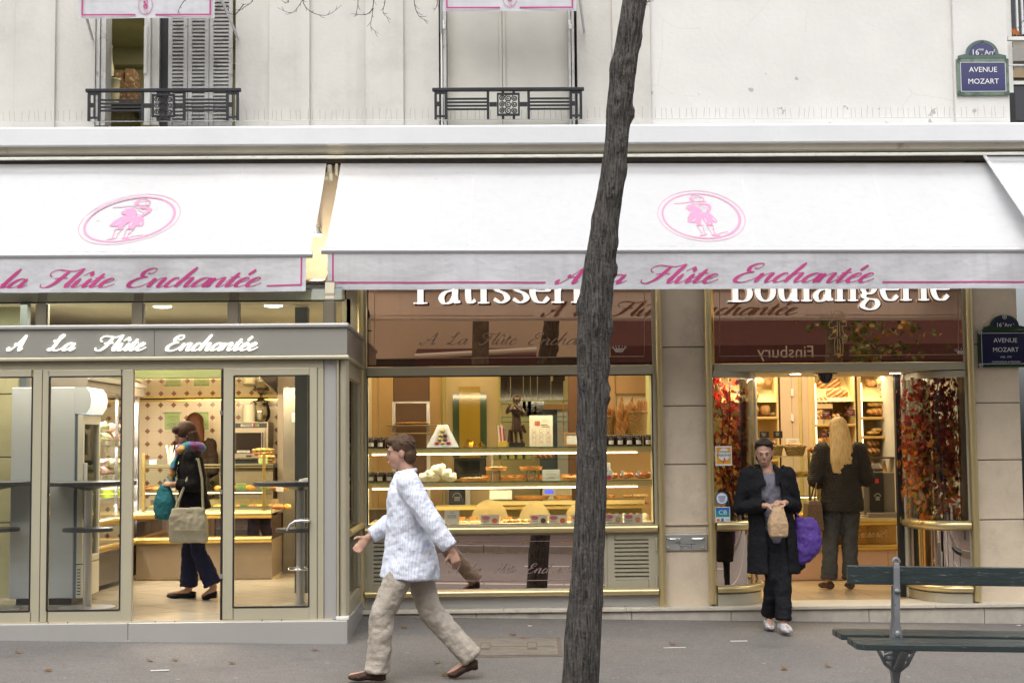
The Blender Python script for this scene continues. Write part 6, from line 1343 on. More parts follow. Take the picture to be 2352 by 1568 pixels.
# green boxes, scale, white box
for i,p in enumerate((1140,1158,1176,1194,1212)):
    o=MB().box(-.055,.055,0,.1,0,.072).build('green_tea_box',mat('tea_green_%s'%'moss olive lime sage fern'.split()[i],((.40,.42,.10),(.36,.36,.12),(.46,.46,.08),(.44,.47,.11),(.33,.35,.12))[i],.4,var=.06),None,bevel=.003); o.location=(X(p,1.95,1050),1.95,Z(1054,1.9,1200)+.0015); props(o,'%s green tea box, %s of the row under the upper light strip'%('moss olive lime sage fern'.split()[i],ORD[i]),'box','green tea boxes on the rear shelf')
loaf('dark_loaf','brown loaf at the right end of the green box row',1228,1275,1040,1053,1.95,B_BROWN)
Y=1.6; t=thing('shop_scale','beige shop scale with blue display and keypad','scale',(X(1280,Y,1134),Y,Z(1150,Y,1280))); w2=(X(1314,Y,1120)-X(1247,Y,1120))/2; h=Z(1119,Y,1280)-Z(1150,Y,1280)
MB().box(-w2,w2,0,.12,0,h).build('housing',mat('scale_beige',(.60,.56,.38),.35,var=.03),t,bevel=.008); MB().box(-w2*.85,-w2*.25,-.003,-.0005,h*.55,h*.85).build('display',mat('display_blue',(.06,.08,.5),.2,var=0,emit=((.1,.15,1),.8)),t)
b=MB()
for r in range(4):
    for c in range(10): b.box(w2*(-.1+.1*c),w2*(-.1+.1*c)+.008,-.003,-.0005,h*(.42+.12*r),h*(.42+.12*r)+.008)
b.build('keypad',mat('key_tan',(.35,.27,.1),.5),t); MB().box(-w2*.2,w2*.2,.04,.06,-.02,-.001).build('foot',BLACKP,t)
o=MB().box(-.11,.11,0,.2,0,.085).build('white_cake_box',CARDW,None,bevel=.004); o.location=(X(1150,.95,1145),.93,Z(1146,.85,1300)+.0015); props(o,'plain white cake box on the rear glass shelf','box')
TART=mat('fruit_tart',(.46,.19,.03),.25,var=.45,scale=24,bump=.6,bscale=40,coat=.4); CRUST=mat('tart_crust',(.46,.20,.05),.5,var=.25,scale=30); SUGAR=mat('sugar_top',(.72,.58,.36),.6,var=.25,scale=40,bump=.6,bscale=60)
def tart(label,p0,p1,q1,z,Y,m=TART,H=.032):
    r=(X(p1,Y,q1)-X(p0,Y,q1))/2; t=thing('tart',label,'tart',(X((p0+p1)/2,Y,q1),Y,z+.001)); n=40
    MB().loft([[((rr_*(1+(.02*cos(20*2*pi*k/n) if i else 0)))*cos(2*pi*k/n),.75*rr_*sin(2*pi*k/n),zz_) for k in range(n)] for i,(rr_,zz_) in enumerate(((r*.92,0),(r,H),(r*.95,H),(r*.93,H*.7)))]).build('crust',CRUST,t,smooth=True,ang=50)
    MB().lathe((0,0,H*.7),[(0,.010),(r*.5,.011),(r*.85,.008),(r*.925,.0)],30,sy=.75).build('filling',m,t,smooth=True); return t
tart('sugared plum tart low on the lower shelf right of the meringues',1056,1121,1105,sh2,.3,SUGAR); tart('fruit tart raised on the left clear pedestal',1115,1164,1081,sh2+.098,.3,SUGAR); tart('apricot tart raised on the right clear pedestal',1194,1246,1081,sh2+.098,.3); tart('golden apple tart between the two clear pedestals',1148,1206,1104,sh2,.3); tart('dark tart partly behind the right clear pedestal',1225,1262,1104,sh2,.42,PASTRYD); tart('pale almond tart right of the white card on the lower shelf',1287,1345,1104,sh2,.3,SUGAR)
zr=Z(1146,.85,1300); tart('long golden tart on the rear glass shelf beside the white box',1180,1262,1145,zr,1.0); tart('small golden tart on the rear glass shelf near the tree',1271,1314,1145,zr,1.0); tart('cream tart on the rear glass shelf right of the tree',1396,1413,1142,zr,1.0,SUGAR)
for i in range(9):
    p=1118+i*26; tart('fruit tart in the back row of the lower window shelf',p-12,p+12,1098,sh2,.44,(TART,PASTRYD,PASTRY,SUGAR)[i%4],.05)['group']='back row of tarts on the lower window shelf'
for i in range(11):
    p=1006+i*27+(62 if i>6 else 0); tart('small tart at the back of the window deck behind the price cards',p-9,p+9,1190,dk,.42,(PASTRY,TART,SUGAR,PASTRYD)[i%4],.045)['group']='small tarts at the back of the window deck'
for i in range(8):
    p=1388+i*14; o=loaf('small_pastry','small golden pastry along the rear shelf right of the tree',p-6,p+6,1150,1158,.9,(PASTRY,PASTRYD)[i%2],'small pastries along the rear shelf',dep=.06,cat='pastry')
for i in range(7):
    p=1140+i*24; o=loaf('long_cake','long sliced cake on the rear counter top behind the frosted screens',p-10,p+10,1152,1160,.98,(PASTRYD,TART,PASTRY)[i%3],'long cakes on the rear counter top',dep=.10,cat='cake')
ACR=pane('acrylic',(.93,.92,.86),gain=2.0,haze=.12,hcol=(.8,.75,.6))
for p,lab in ((1138,'left clear acrylic pedestal under a tart'),(1220,'right clear acrylic pedestal under a tart')):
    o=MB().lathe((0,0,0),[(.046,0),(.046,.096),(0,.096)],24).build('acrylic_pedestal',ACR,None,smooth=True,ang=40); o.location=(X(p,.3,1100),.3,sh2+.001); props(o,lab,'pedestal')
MER=mat('meringue',(.80,.71,.55),.6,var=.08,scale=20,bump=.5,bscale=30)
for i,(p,q,r) in enumerate(((976,1099,.058),(990,1092,.07),(1006,1080,.075),(1022,1088,.066),(1036,1096,.056),(1000,1099,.05))):
    b=MB(); a=at(p,q,.3); rr=random.Random(i)
    b.ell((0,0,0),(r,r*.8,r*.75),14,9)
    for k in range(7): aa=rr.uniform(0,6.28); b.ell((r*.6*cos(aa),r*.5*sin(aa),r*rr.uniform(-.1,.55)),(r*.42,r*.4,r*.36),9,6)
    o=b.build('meringue',MER,None,smooth=True); o.location=(a.x,.3,max(a.z,sh2+r*.7)); rm=o.modifiers.new('r','REMESH'); rm.mode='VOXEL'; rm.voxel_size=.008; rm.use_smooth_shade=True
    props(o,'large white meringue heaped left of the sugared tart','meringue','heap of large white meringues')
card_thing('price_card','white printed card between tarts on the lower shelf',1246,1078,1286,1104,.2,CARDW,[(0,.82,'TARTES AUX FRUITS FRAIS',.085),(0,.6,'-',.6),(0,.35,'-',.3),(0,.25,'-',.5)],mat('menu_ink',(.32,.24,.14)),tilt=.1)
t,w2,h=card_thing('price_card','tall white and magenta card beside the tree on the lower shelf',1380,1062,1403,1101,.2,CARDW,[(0,.7,'-',.5),(0,.6,'-',.5),(0,.5,'-',.5)],tilt=.05); MB().add([(-w2,-.002,0),(w2,-.002,0),(w2,-.002,h*.28),(-w2,-.002,h*.12)],[(0,1,2,3)]).build('magenta_corner',PINK,t)
CAKEM=mat('glazed_cake',(.36,.10,.02),.2,var=.3,scale=16,coat=.6)
for i,(p0,p1) in enumerate(((1402,1419),(1422,1456),(1458,1499))):
    o=loaf('glazed_cake','glazed brown cake, %s on the lower shelf beyond the tree'%('leftmost','middle','rightmost')[i],p0,p1,1082+(2-i),1100,.3,CAKEM,dep=.14,cat='cake')
    cx_=(p0+p1)/2
    card_thing('cake_tag','pointed white tag stuck in the %s glazed cake'%('leftmost','middle','rightmost')[i],cx_-9-i*3,1080,cx_-3-i*3,1092,.2,CARDW,tilt=0)
for i,(p,m_) in enumerate(((1437,PASTRY),(1448,B_FLOUR),(1459,B_PALE),(1466,B_PALE),(1475,B_PALE),(1483,B_PALE))):
    loaf('bread_roll','small roll on the rear shelf at the right, %s'%ORD[i],p-6,p+6,1134 if i else 1135,1142.5,.97,m_,'small rolls on the rear shelf',dep=.06)
# frosted half discs
FRO=pane('frosted_screen',(.90,.84,.62),gain=1.2,rough=.25,haze=.38,hcol=(.72,.60,.34))
for p,r,lab in ((1125,43,'left frosted half round screen behind the price cards'),(1229,37,'middle frosted half round screen behind the price cards'),(1335,37,'frosted half round screen beside the tree trunk'),(940,36,'frosted half round screen at the left of the pastry window')):
    rr=r*14.0/F; o=MB().prism([(rr*cos(pi*k/24),rr*1.15*sin(pi*k/24)) for k in range(25)],0,.006).build('frosted_screen',FRO,None); o.location=(X(p,.5,1190),.5,dk+.0005); props(o,lab,'screen')
# price cards with pink ovals and a cake picture
OV=mat('pink_oval',(.60,.16,.26),.5,var=.03)
cards=[(1104,1147,'salmon macaron',(.55,.13,.06)),(1217,1258,'dark chocolate dome',(.07,.03,.02)),(1261,1303,'red fruit cup',(.45,.10,.04)),(1312,1356,'cream cake hidden by the tree',(.6,.5,.35)),(1387,1431,'beige round cake',(.50,.34,.16)),(1433,1476,'strawberry cream cake',(.55,.25,.2))]
for p0,p1,nm,c in cards:
    t,w2,h=card_thing('cake_price_card','white price card with pink oval and picture of a %s'%nm,p0,1182 if p0<1380 else 1179.5,p1,1204.5 if p0<1380 else 1202,.07,CARDW,[(-.45,.38,'-',.35),(-.45,.30,'-',.35),(-.5,.14,'-',.2)],tilt=.1,group='white cards with pink ovals along the window deck')
    b=MB(); b.add([( -w2*.45+w2*.42*cos(2*pi*k/24),-.002,h*.70+h*.2*sin(2*pi*k/24)) for k in range(24)],[tuple(range(24))]); b.build('pink_oval',OV,t)
    b=MB(); b.add([( w2*.5+w2*.3*cos(2*pi*k/24),-.002,h*.42+h*.25*sin(2*pi*k/24)) for k in range(24)],[tuple(range(24))]); b.build('cake_picture',mat('picture_of_'+nm.replace(' ','_'),c,.4,var=.35,scale=60),t)
t,w2,h=card_thing('leaflet','tilted white leaflet with small picture at the left of the price cards',1021,1172,1055,1206,.07,CARDW,[(0,.85,'-',.3),(0,.68,'-',.6),(0,.6,'-',.6),(0,.52,'-',.6)],tilt=.12)
SPONGE=mat('pink_sponge',(.68,.35,.22),.6,var=.2,scale=30); NUTLOG=mat('nut_log',(.62,.43,.24),.7,var=.4,scale=40,bump=.8,bscale=60)
for i,(p0,p1,m_) in enumerate(((1002,1034,NUTLOG),(1036,1075,NUTLOG),(1077,1108,SPONGE),(1110,1152,SPONGE))): loaf('log_cake','small log cake lying behind the price cards, %s of four'%ORD[i],p0,p1,1195,1203,.22,m_,dep=.06,cat='cake')
for i in range(8):
    p=1160+i*8; o=MB().lathe((0,0,0),[(0,0),(.02,0),(.022,.02),(.012,.03),(0,.034)],12).build('petit_four',PASTRYD if i%2 else NUTLOG,None,smooth=True); o.location=(X(p,.2,1200),.2+.02*(i%3),dk+.001); props(o,'tiny petit four in the dark tray between price cards','petit four','petits fours on the window deck')
for i in range(7):
    p=1385+i*16; o=MB().lathe((0,0,0),[(0,0),(.035,0),(.04,.03),(.03,.05),(.012,.06),(0,.06)],14).build('cream_cake',(MER,PASTRY,TART)[i%3],None,smooth=True); o.location=(X(p,.55,1190),.55,dk+.001); props(o,'small cream cake behind the right-hand price cards','cake','small cakes on the deck at the right')
# baskets of baguettes
BAG=bread_mat('baguette_crust',(.46,.20,.05),(.60,.34,.11),4,.9,.82,.25)
def baguettes(t,w2,h,n,seed,deep=.7):
    rr=random.Random(seed)
    for i in range(n):
        u=-.75+1.5*i/(n-1); L=h+.09+rr.uniform(-.04,.05)
        o=MB().tube([(0,0,0),(0,0,L*.2),(0,0,L*.5),(0,0,L*.85),(0,0,L)],[.018,.032,.034,.028,.006],8).build('baguette',BAG,None,smooth=True); o.location=t.location+Vector((u*w2*.75,rr.uniform(-.3,.3)*w2*deep,.02)); o.rotation_euler=(rr.uniform(-.06,.06),u*.12,0)
        props(o,'baguette standing in the %s wicker basket, pointed end up'%('right-hand' if seed==1 else 'left-hand'),'baguette','baguettes in the %s wicker basket'%('right-hand' if seed==1 else 'left-hand'))
Y=2.2; stz=Z(998,Y,1450); t=thing('basket_stand','narrow stand carrying the baguette baskets','stand',(0,0,0)); MB().box(X(1380,Y,1000),X(1496,Y,1000),Y-.15,Y+.25,stz-.02,stz).build('top',mat('cream_deck',(.66,.58,.40)),t); MB().box(X(1384,Y,1000),X(1492,Y,1000),Y-.1,Y+.2,FL,stz-.021).build('body',GWALL,t)
t,w2,h=basket('baguette_basket','tall wicker basket of baguettes at the right of the pastry window',1434,1488,946,998,Y,taper=.9); baguettes(t,w2,h,7,1)
t,w2,h=basket('baguette_basket','wicker basket of baguettes half hidden behind the tree trunk',1372,1413,956,998,Y,taper=.9); baguettes(t,w2,h,5,2)
for i,(p,tl) in enumerate(((1419,.12),(1428,.3))):
    o=MB().tube([(0,0,0),(0,0,.1),(0,0,.3),(0,0,.42)],[.03,.045,.038,.006],8).build('baguette',BAG,None,smooth=True); o.location=(X(p,Y-.05,998),Y-.05,stz+.001); o.rotation_euler=(0,tl,0); props(o,'short leaning baguette, %s of two between the baskets'%('left','right')[i],'baguette')
# ------------------------------------------------------------------ bread shop behind the entrance
z5=lambda x,y:(1619.3+x*.15625,838.4+y*.15625); z6=lambda x,y:(1871.9+x*.15625,838.4+y*.15625)
YR=3.55; ZW=3.05
RACKC=mat('rack_cream',(.70,.55,.28),.4,var=.03); PINKC=mat('pinkish_panel',(.66,.50,.36),.45,var=.03); SHELFW=mat('shelf_wood',(.62,.40,.14),.35,var=.08,scale=8,stretch=(1,8,8)); CHALKB=mat('chalkboard',(.012,.011,.012),.5,var=.1)
t=thing('bread_rack','cream wall rack with lit bays of wooden shelves full of bread','rack',(0,0,0))
def rbox(nm,p0,p1,Y,dep,m,z0=None,z1=ZW,par=None): return MB().box(X(p0,Y,1000),X(p1,Y,1000),Y,Y+dep,FL if z0 is None else z0,z1).build(nm,m,par or t,bevel=.003)
rbox('back',1660,2062,YR+.5,.03,RACKC)
for p0,p1,m in ((1786,1790,RACKC),(1868,1874,RACKC),(1964.5,1967,RACKC),(1972,1980,RACKC),(2052,2056,RACKC)): rbox('upright',p0,p1,YR,.499,m)
rbox('dark_slot',1967.2,1971.8,YR+.03,.4,mat('dark_wood_slot',(.06,.025,.012),.5)); rbox('dark_slot',1790.2,1793.5,YR+.05,.4,MATS['dark_wood_slot'])
b=rbox('panel',1794,1820,YR+.02,.03,PINKC); rbox('panel',1820.6,1836,YR+.02,.03,PINKC); rbox('panel_strip',1836.2,1843,YR+.01,.04,mat('ochre_strip',(.58,.46,.18),.4)); rbox('panel',1843.2,1858,YR+.02,.03,PINKC); rbox('panel',1858.3,1867.5,YR+.015,.035,RACKC)
for q in (893,951): MB().pbox(1817,q,1823,q+16,YR-.005,.024).build('hinge',WHITEP,t,bevel=.002)
for p0,p1,q in ((1660,1786,957),(1874.2,1964,973.5),(1980.2,2052,957),(1980.2,2052,1001),(1660,1786,1055),(1874.2,1964,1018)):
    z=Z(q,YR,(p0+p1)/2); MB().box(X(p0,YR,1000),X(p1,YR,1000),YR-.02,YR+.49,z-.03,z).build('shelf',SHELFW,t,bevel=.008)
for x0,p1 in ((1667,1784),(1876,1962),(1983,2050)):
    for q in (866,) : area('rack_lamp',(X((x0+p1)/2,YR,q),YR+.02,Z(858,YR,1900)),.45,.06,3.0,(1,.77,.42))
for p in (1876.5,1982.5): MB().box(X(p,YR,1000),X(p+1.4,YR,1000),YR+.03,YR+.05,Z(1040,YR,1900),Z(880,YR,1900)).build('light_tube',lampmat('bay_tube',(1,.84,.52),3.5),t)
# sloped boards of the top row
for p0,p1 in ((1660,1786),(1874.5,1964),(1980.5,2052)):
    x0,x1=X(p0,YR,1000),X(p1,YR,1000); z0,z1=Z(922,YR,1900),Z(868,YR,1900)
    MB().prismx([(YR+.02,z0),(YR+.05,z0),(YR+.48,z1+.03),(YR+.48,z1)],x0,x1).build('sloped_board',RACKC,t)
n=0
def L_(label,x0,y0,x1,y1,zf_,m,Y=YR+.12,dep=None,rz=0.0,ry=0.0,nm='bread_loaf'):
    a=zf_(x0,y0); c=zf_(x1,y1); return loaf(nm,label,a[0],c[0],a[1],c[1],Y,m,None,rz,ry,dep)
L_('big round floured loaf at the top of the left rack bay',690,170,870,330,z5,B_FLOUR); L_('second round floured loaf at the top of the left rack bay, by the upright',850,165,985,310,z5,B_FLOUR,YR+.2); L_('long floured loaf on the sloped board of the left bay',670,350,830,520,z5,B_FLOUR,YR+.05,.16,0,-.5)
L_('round dusted loaf against the curved glass in the left bay',640,230,720,400,z5,B_FLOUR,YR+.1)
L_('oval brown loaf standing left on the wooden shelf of the left bay',685,570,797,748,z5,B_BROWN,YR+.1,.14); L_('oval floured loaf standing in the middle of the left bay shelf',805,560,958,748,z5,B_FLOUR,YR+.1,.16); L_('dark floured small loaf at the right end of the left bay shelf',925,690,1045,748,z5,B_DARK,YR+.1)
for i,(x0,y0,x1,y1) in enumerate(((1835,150,1960,305),(1955,150,2050,300),(2055,145,2150,300),(1918,305,2030,520),(2032,300,2150,520),(2120,330,2210,520))):
    a=z5(x0,y0); c=z5(x1,y1); w_=X(c[0],YR,950)-X(a[0],YR,950); h_=Z(a[1],YR,1930)-Z(c[1],YR,1930); row=i//3
    o=loaf_mb(h_,w_,.12,i,14,10,.5).build('scored_loaf',B_BROWN,None,smooth=True,ang=80); o.location=(X((a[0]+c[0])/2,YR,950),YR+.30-.16*row,(Z(a[1],YR,1930)+Z(c[1],YR,1930))/2-.02); o.rotation_euler=(0,-1.25,pi/2) if False else (0,radians(-80),0)
    o.rotation_euler=Matrix.Rotation(radians(-20),3,'X').to_4x4().to_euler() if False else (0,radians(-90),0); props(o,'dark scored loaf standing on the sloped board, %s in the %s row'%(('leftmost','middle','rightmost')[i%3],('upper','lower')[row]),'bread')
t2=thing('loaf_crate','scored loaf in a small pale wooden crate, stacked at the left of the middle bay','bread',(X(1891,YR,938),YR+.1,Z(938,YR,1891))); MB().box(-.12,.12,-.06,.06,0,.055).build('crate',mat('poplar_crate',(.66,.50,.28),.6,var=.06),t2,bevel=.003); o=loaf_mb(.23,.12,.12,4).build('loaf',B_BROWN,t2,smooth=True); o.location=(0,0,.02)
L_('round loaf stacked below the crate loaf in the middle bay',1640,640,1760,740,z5,B_PALE,YR+.08); 
for i,(x0,x1) in enumerate(((1650,1745),(1750,1860),(1868,2010))):
    a=z5(x0,845); c=z5(x1,845); xc=X((a[0]+c[0])/2,YR,970); w_=(X(c[0],YR,970)-X(a[0],YR,970)); zt_=Z(973.5,YR,1920)
    t2=thing('crated_loaf','scored loaf in a pale wooden tray, %s on the middle bay shelf'%('leftmost','middle','rightmost')[i],'bread',(xc,YR+.04,zt_+.001)); MB().box(-w_*.46,w_*.46,-.05,.05,0,.055).build('tray',MATS['poplar_crate'],t2,bevel=.003); o=loaf_mb(w_*.92,.1,.105,i).build('loaf',B_BROWN,t2,smooth=True); o.location=(0,0,.018)
for i,(x0,x1,y0) in enumerate(((1830,1900,670),(1885,2020,655),(2010,2090,660))): L_('dark ridged roll behind the wooden trays, %s of three'%('leftmost','middle','rightmost')[i],x0,y0,x1,760,z5,B_DARK,YR+.25)
L_('grey seeded loaf leaning at the right of the middle bay',2045,540,2180,660,z5,B_DARK,YR+.2); L_('floured loaf behind the seeded loaf in the middle bay',2120,580,2215,700,z5,B_FLOUR,YR+.12)
L_('golden loaf on the lower shelf of the middle bay',1720,910,1930,1000,z5,B_GOLD,YR+.2); L_('big golden loaf lowest in the middle bay, left of the blonde customer',1650,1060,1880,1170,z5,B_GOLD,YR+.05)
for i,(x0,y0,x1,y1,m,lab) in enumerate(((735,185,920,330,B_FLOUR,'shadowed round loaf at the top left of the right bay'),(735,360,950,510,B_FLOUR,'shadowed second round loaf in the right bay'),(908,170,1120,312,B_PALE,'pale split loaf topmost in the right bay'),(955,318,1120,402,B_GOLD,'golden loaf second from the top in the right bay'),(950,405,1120,512,B_BROWN,'brown scored loaf third from the top in the right bay'),(770,520,1122,622,B_PALE,'long pale scored loaf upper of the pair in the right bay'),(760,625,1122,738,B_GOLD,'long golden loaf lying on the shelf of the right bay'),(760,960,955,1022,B_PALE,'slim pale roll in front on the lower right shelf'),(830,915,1000,985,B_PALE,'slim pale roll behind the others on the lower right shelf'),(985,925,1085,1008,B_PALE,'short round roll in the middle of the lower right shelf'),(1080,930,1140,1008,B_GOLD,'roll at the right end of the lower right shelf'),(765,1095,945,1200,B_BROWN,'sliced brown loaf, upper of two by the ticket machine'),(765,1205,960,1310,B_BROWN,'sliced brown loaf, lower of two by the ticket machine'))):
    L_(lab,x0,y0,x1,y1,z6,m,YR+.12 if i>1 else YR+.3,.15)
def chalk(label,x0,y0,x1,y1,zf_,Y,words,m=CHALKB):
    a=zf_(x0,y0); c=zf_(x1,y1); return card_thing('chalk_price_sign',label,a[0],a[1],c[0],c[1],Y,m,[(-.1,.62-.27*i,wd,.24) for i,wd in enumerate(words)],CHALK,'price sign',None,.05)
chalk('small black chalk sign on a clip above the left bread basket',805,975,942,1070,z5,2.75,['Pain de','seigle']); chalk('small black chalk sign at the right of the first one',1005,968,1142,1070,z5,2.75,['Noix','2,10']); chalk('black chalk sign reading Brioche Tête beside the blonde customer',1795,960,1915,1055,z5,3.3,['Brioche','Tête'])
MARO=mat('maroon_sign',(.13,.025,.03),.5,var=.05); chalk('maroon sign with white print on the middle bay shelf',1725,672,1838,765,z5,YR-.04,['Biologique','4,50'],MARO); chalk('maroon sign at the right of the middle bay shelf',2090,652,2205,745,z5,YR-.04,['Pain aux','Noix'],MARO); chalk('maroon sign lower in the middle bay behind the chalk sign',1718,985,1795,1070,z5,YR-.04,['Tourte'],MARO)
chalk('black printed sign at the right edge of the lower shelf',1080,845,1135,935,z6,YR-.04,['Petits','pains'])
# ---- sales counter
YC=2.35; zc2=lambda q:Z(q,YC,1900)
t=thing('bread_counter','bakery counter with gold rails, amber mirrored band and pink stone base','counter',(0,0,0))
xa,xb=X(1690,YC,1200),X(2062,YC,1200); zcf=FL
PKS=mat('pink_stone',(.66,.45,.36),.35,var=.05)
b=MB(); x=xa; 
while x<xb: b.box(x+.002,min(x+.55,xb)-.002,YC+.06,YC+.5,zcf,zc2(1262)); x+=.55
b.build('stone_base',PKS,t,bevel=.003)
MB().box(xa,xb,YC+.07,YC+.5,zc2(1262)+.001,zc2(1203)).build('amber_band',mirror('amber_mirror',(.55,.33,.12),.03,(.3,.15,.04),.6),t)
script_on('script','',(('Enchantée',1960,2040),),1233,YC+.066,9,mat('gold_print',(.62,.42,.22)),t,thick=.3,thin=.1,depth=.003)
for q,r in ((1258,.034),(1200,.042)): b=MB(); b.tube([(xa,YC+.03,zc2(q)),(xb,YC+.03,zc2(q))],r,12); b.build('gold_rail',BRASS,t,smooth=True)
MB().box(xa,xb,YC,YC+.6,zc2(1196)+.001,zc2(1189)).build('deck',mat('counter_deck',(.62,.55,.36)),t)
xg=X(1890,YC,1100)
for q in (1046,1092,1138): MB().box(xa,xg,YC+.05,YC+.5,zc2(q)-.008,zc2(q)).build('glass_shelf',MATS['shelf_glass'],t); MB().box(xa,xg,YC+.035,YC+.0495,zc2(q)-.012,zc2(q)+.001).build('shelf_edge',ALU,t)
for p in (1860,1702): b=MB(); b.box(X(p-2.5,YC,1100),X(p+2.5,YC,1100),YC+.02,YC+.034,zc2(1189)+.001,zc2(1030)); b.build('brass_post',BRASS,t,bevel=.003)
MB().box(xa,xg,YC+.012,YC+.018,zc2(1189)+.001,zc2(1050)).build('front_glass',GLASSI,t)
MB().box(xa,xg-.05,YC+.1,YC+.12,zc2(1138)-.022,zc2(1138)-.012).build('light_strip',lampmat('warm_strip',(1,.80,.45),5),t)
area('counter_lamp',(X(1790,YC,1100),YC+.2,zc2(1098)),1.0,.05,5,(1,.76,.42))
for i in range(9):
    p=1792+i*10; croissant('croissant','golden croissant low in the glazed bread counter',(X(p,YC+.25,1170),YC+.2+.06*(i%3),zc2(1189)+.002),.14,PASTRY,i*1.1,'croissants in the bread counter')
for i in range(6): p=1795+i*14; croissant('small_bun','flat golden bun on the middle shelf of the bread counter',(X(p,YC+.25,1090),YC+.25,zc2(1092)+.002),.13,PASTRY,i*.9,'buns on the middle bread counter shelf','bun')
bs=[basket('bread_basket','round wicker basket of bread half hidden behind the walking woman',1762,1800,1023,1046,YC+.25,.1),basket('bread_basket','wide wicker basket of pale bread on the glass counter',1801,1852,1024,1046,YC+.25,.12)]
L_('dark round loaf behind the walking woman on the counter',690,1070,830,1180,z5,B_DARK,YC+.35); L_('brown roll in the half hidden basket',980,1170,1130,1235,z5,B_BROWN,YC+.25); L_('dark pointed roll leaning behind the basket',960,1110,1060,1190,z5,B_DARK,YC+.35); L_('pale knotted bread in the wide wicker basket',1185,1140,1430,1195,z5,B_FLOUR,YC+.25); L_('glazed brown braid at the counter edge beside the customer',1540,1185,1700,1310,z5,CAKEM,YC+.2,.16)
card_thing('price_card','cream paper behind the wide wicker basket',1806,1006,1836,1022,YC+.32,CARDW,[(0,.7,'-',.6),(0,.5,'-',.6),(0,.3,'-',.5)])
# payment machine
Y=YC+.05; t=thing('payment_machine','grey and black coin payment machine on the counter right of the customer','machine',(X(2017,Y,1190),Y,zc2(1189)+.001)); s=lambda q:Z(q,Y,2017)-zc2(1189)-.001
GRM=mat('machine_grey',(.16,.14,.12),.4,var=.06)
MB().box(-.145,-.0735,.03,.35,.02,s(1110)).build('left_body',GRM,t,bevel=.008); MB().box(.0735,.2,.03,.35,.02,s(1085)).build('right_body',GRM,t,bevel=.008); MB().box(-.073,.073,.0,.35,.02,s(1084)).build('black_column',BLACKP,t,bevel=.012)
MB().box(-.12,.2,-.05,.029,0,.05).build('coin_tray',mat('machine_tray',(.22,.19,.17),.35),t,bevel=.01)
o=MB().box(-.06,.09,-.0,.12,0,.03).build('screen_pad',GRM,t,bevel=.005); o.location=(0,.1,s(1084)+.012); o.rotation_euler=(.5,0,0); MB().box(-.035,.065,.01,.1,.031,.033).build('screen',mat('screen_grey',(.10,.09,.09),.15,var=0),o)
MB().box(-.022,.016,-.004,-.0005,s(1109),s(1099)).build('red_badge',SRED,t); b=MB(); b.tube([(.033*cos(a),-.003,s(1140)+.033*sin(a)) for a in [k*pi/12 for k in range(13)]],.002,4)
for i in range(4): b.box(-.022,.022,-.003,-.0025,s(1140)-.004-.011*i,s(1140)-.011*i)
b.build('print',mat('print_white',(.6,.6,.58)),t)
t=thing('baguette_rack','black rack of upright baguettes behind the payment machine','rack',(X(2022,3.2,1085),3.2,zc2(1189))); hh=Z(1049,3.2,2022)-zc2(1189); MB().box(-.22,.2,-.05,.15,hh-.02,hh).build('bar',mat('rack_dark',(.08,.06,.05),.4,metal=.3),t); MB().box(-.22,.2,-.05,.15,0,.02).build('base',mat('rack_dark',(.08,.06,.05)),t)
for i,u in enumerate((-.16,-.1,-.05,.03,.09,.14)):
    o=MB().tube([(0,0,0),(0,0,.1),(0,0,.4),(0,0,.58)],[.02,.034,.032,.008],8).build('baguette',BAG,None,smooth=True); o.location=(X(2022,3.2,1085)+u,3.24,zc2(1189)+.021); o.rotation_euler=(0,.1*(i%2)-.05,0); props(o,'upright baguette in the black rack behind the payment machine','baguette','baguettes in the black rack')
# ------------------------------------------------------------------ autumn displays in the curved corners
def leafshape(s,rr):
    lob=[(0,-.55),(.12,-.2),(.5,-.32),(.38,-.08),(.62,.12),(.34,.18),(.3,.42),(.12,.32),(0,.62)]
    pts=lob+[(-x,y) for x,y in lob[-2:0:-1]]
    return [(x*s,y*s,rr.uniform(-.06,.06)*s+.18*s*abs(x)) for x,y in pts]
def leaves(b,c,spread,n,rr,smin=.035,smax=.075,hang=False):
    for i in range(n):
        p=Vector((c[0]+rr.gauss(0,spread[0]),c[1]+rr.gauss(0,spread[1]),c[2]+rr.uniform(-1,1)*spread[2]))
        R=Matrix.Rotation(rr.uniform(0,6.28),3,'Z')@Matrix.Rotation(rr.uniform(.6,2.3),3,'X')@Matrix.Rotation(rr.uniform(0,6.28),3,'Z')
        pts=[R@Vector(q)+p for q in leafshape(rr.uniform(smin,smax),rr)]; m=len(pts)
        b.add([p]+pts,[(0,k+1,(k+1)%m+1) for k in range(m)])
def leafmat(nm,c):
    m=mat(nm,c,.45,var=.35,scale=12); k=m.node_tree
    if 'tr' not in k.nodes:
        tr=k.nodes.new('ShaderNodeBsdfTranslucent'); tr.name='tr'; tr.inputs[0].default_value=(*[min(1,v*1.5) for v in c],1); mx=k.nodes.new('ShaderNodeMixShader'); mx.inputs[0].default_value=.45; k.links.new(k.nodes['Principled BSDF'].outputs[0],mx.inputs[1]); k.links.new(tr.outputs[0],mx.inputs[2]); k.links.new(mx.outputs[0],k.nodes['Material Output'].inputs[0])
    return m
LR,LO,LD=leafmat('crimson_leaf',(.34,.025,.012)),leafmat('orange_leaf',(.50,.15,.02)),leafmat('russet_leaf',(.16,.035,.012))
LG=leafmat('ochre_leaf',(.36,.22,.03))
TW=mat('twig_bark',(.09,.06,.045),.8,var=.3,scale=20)
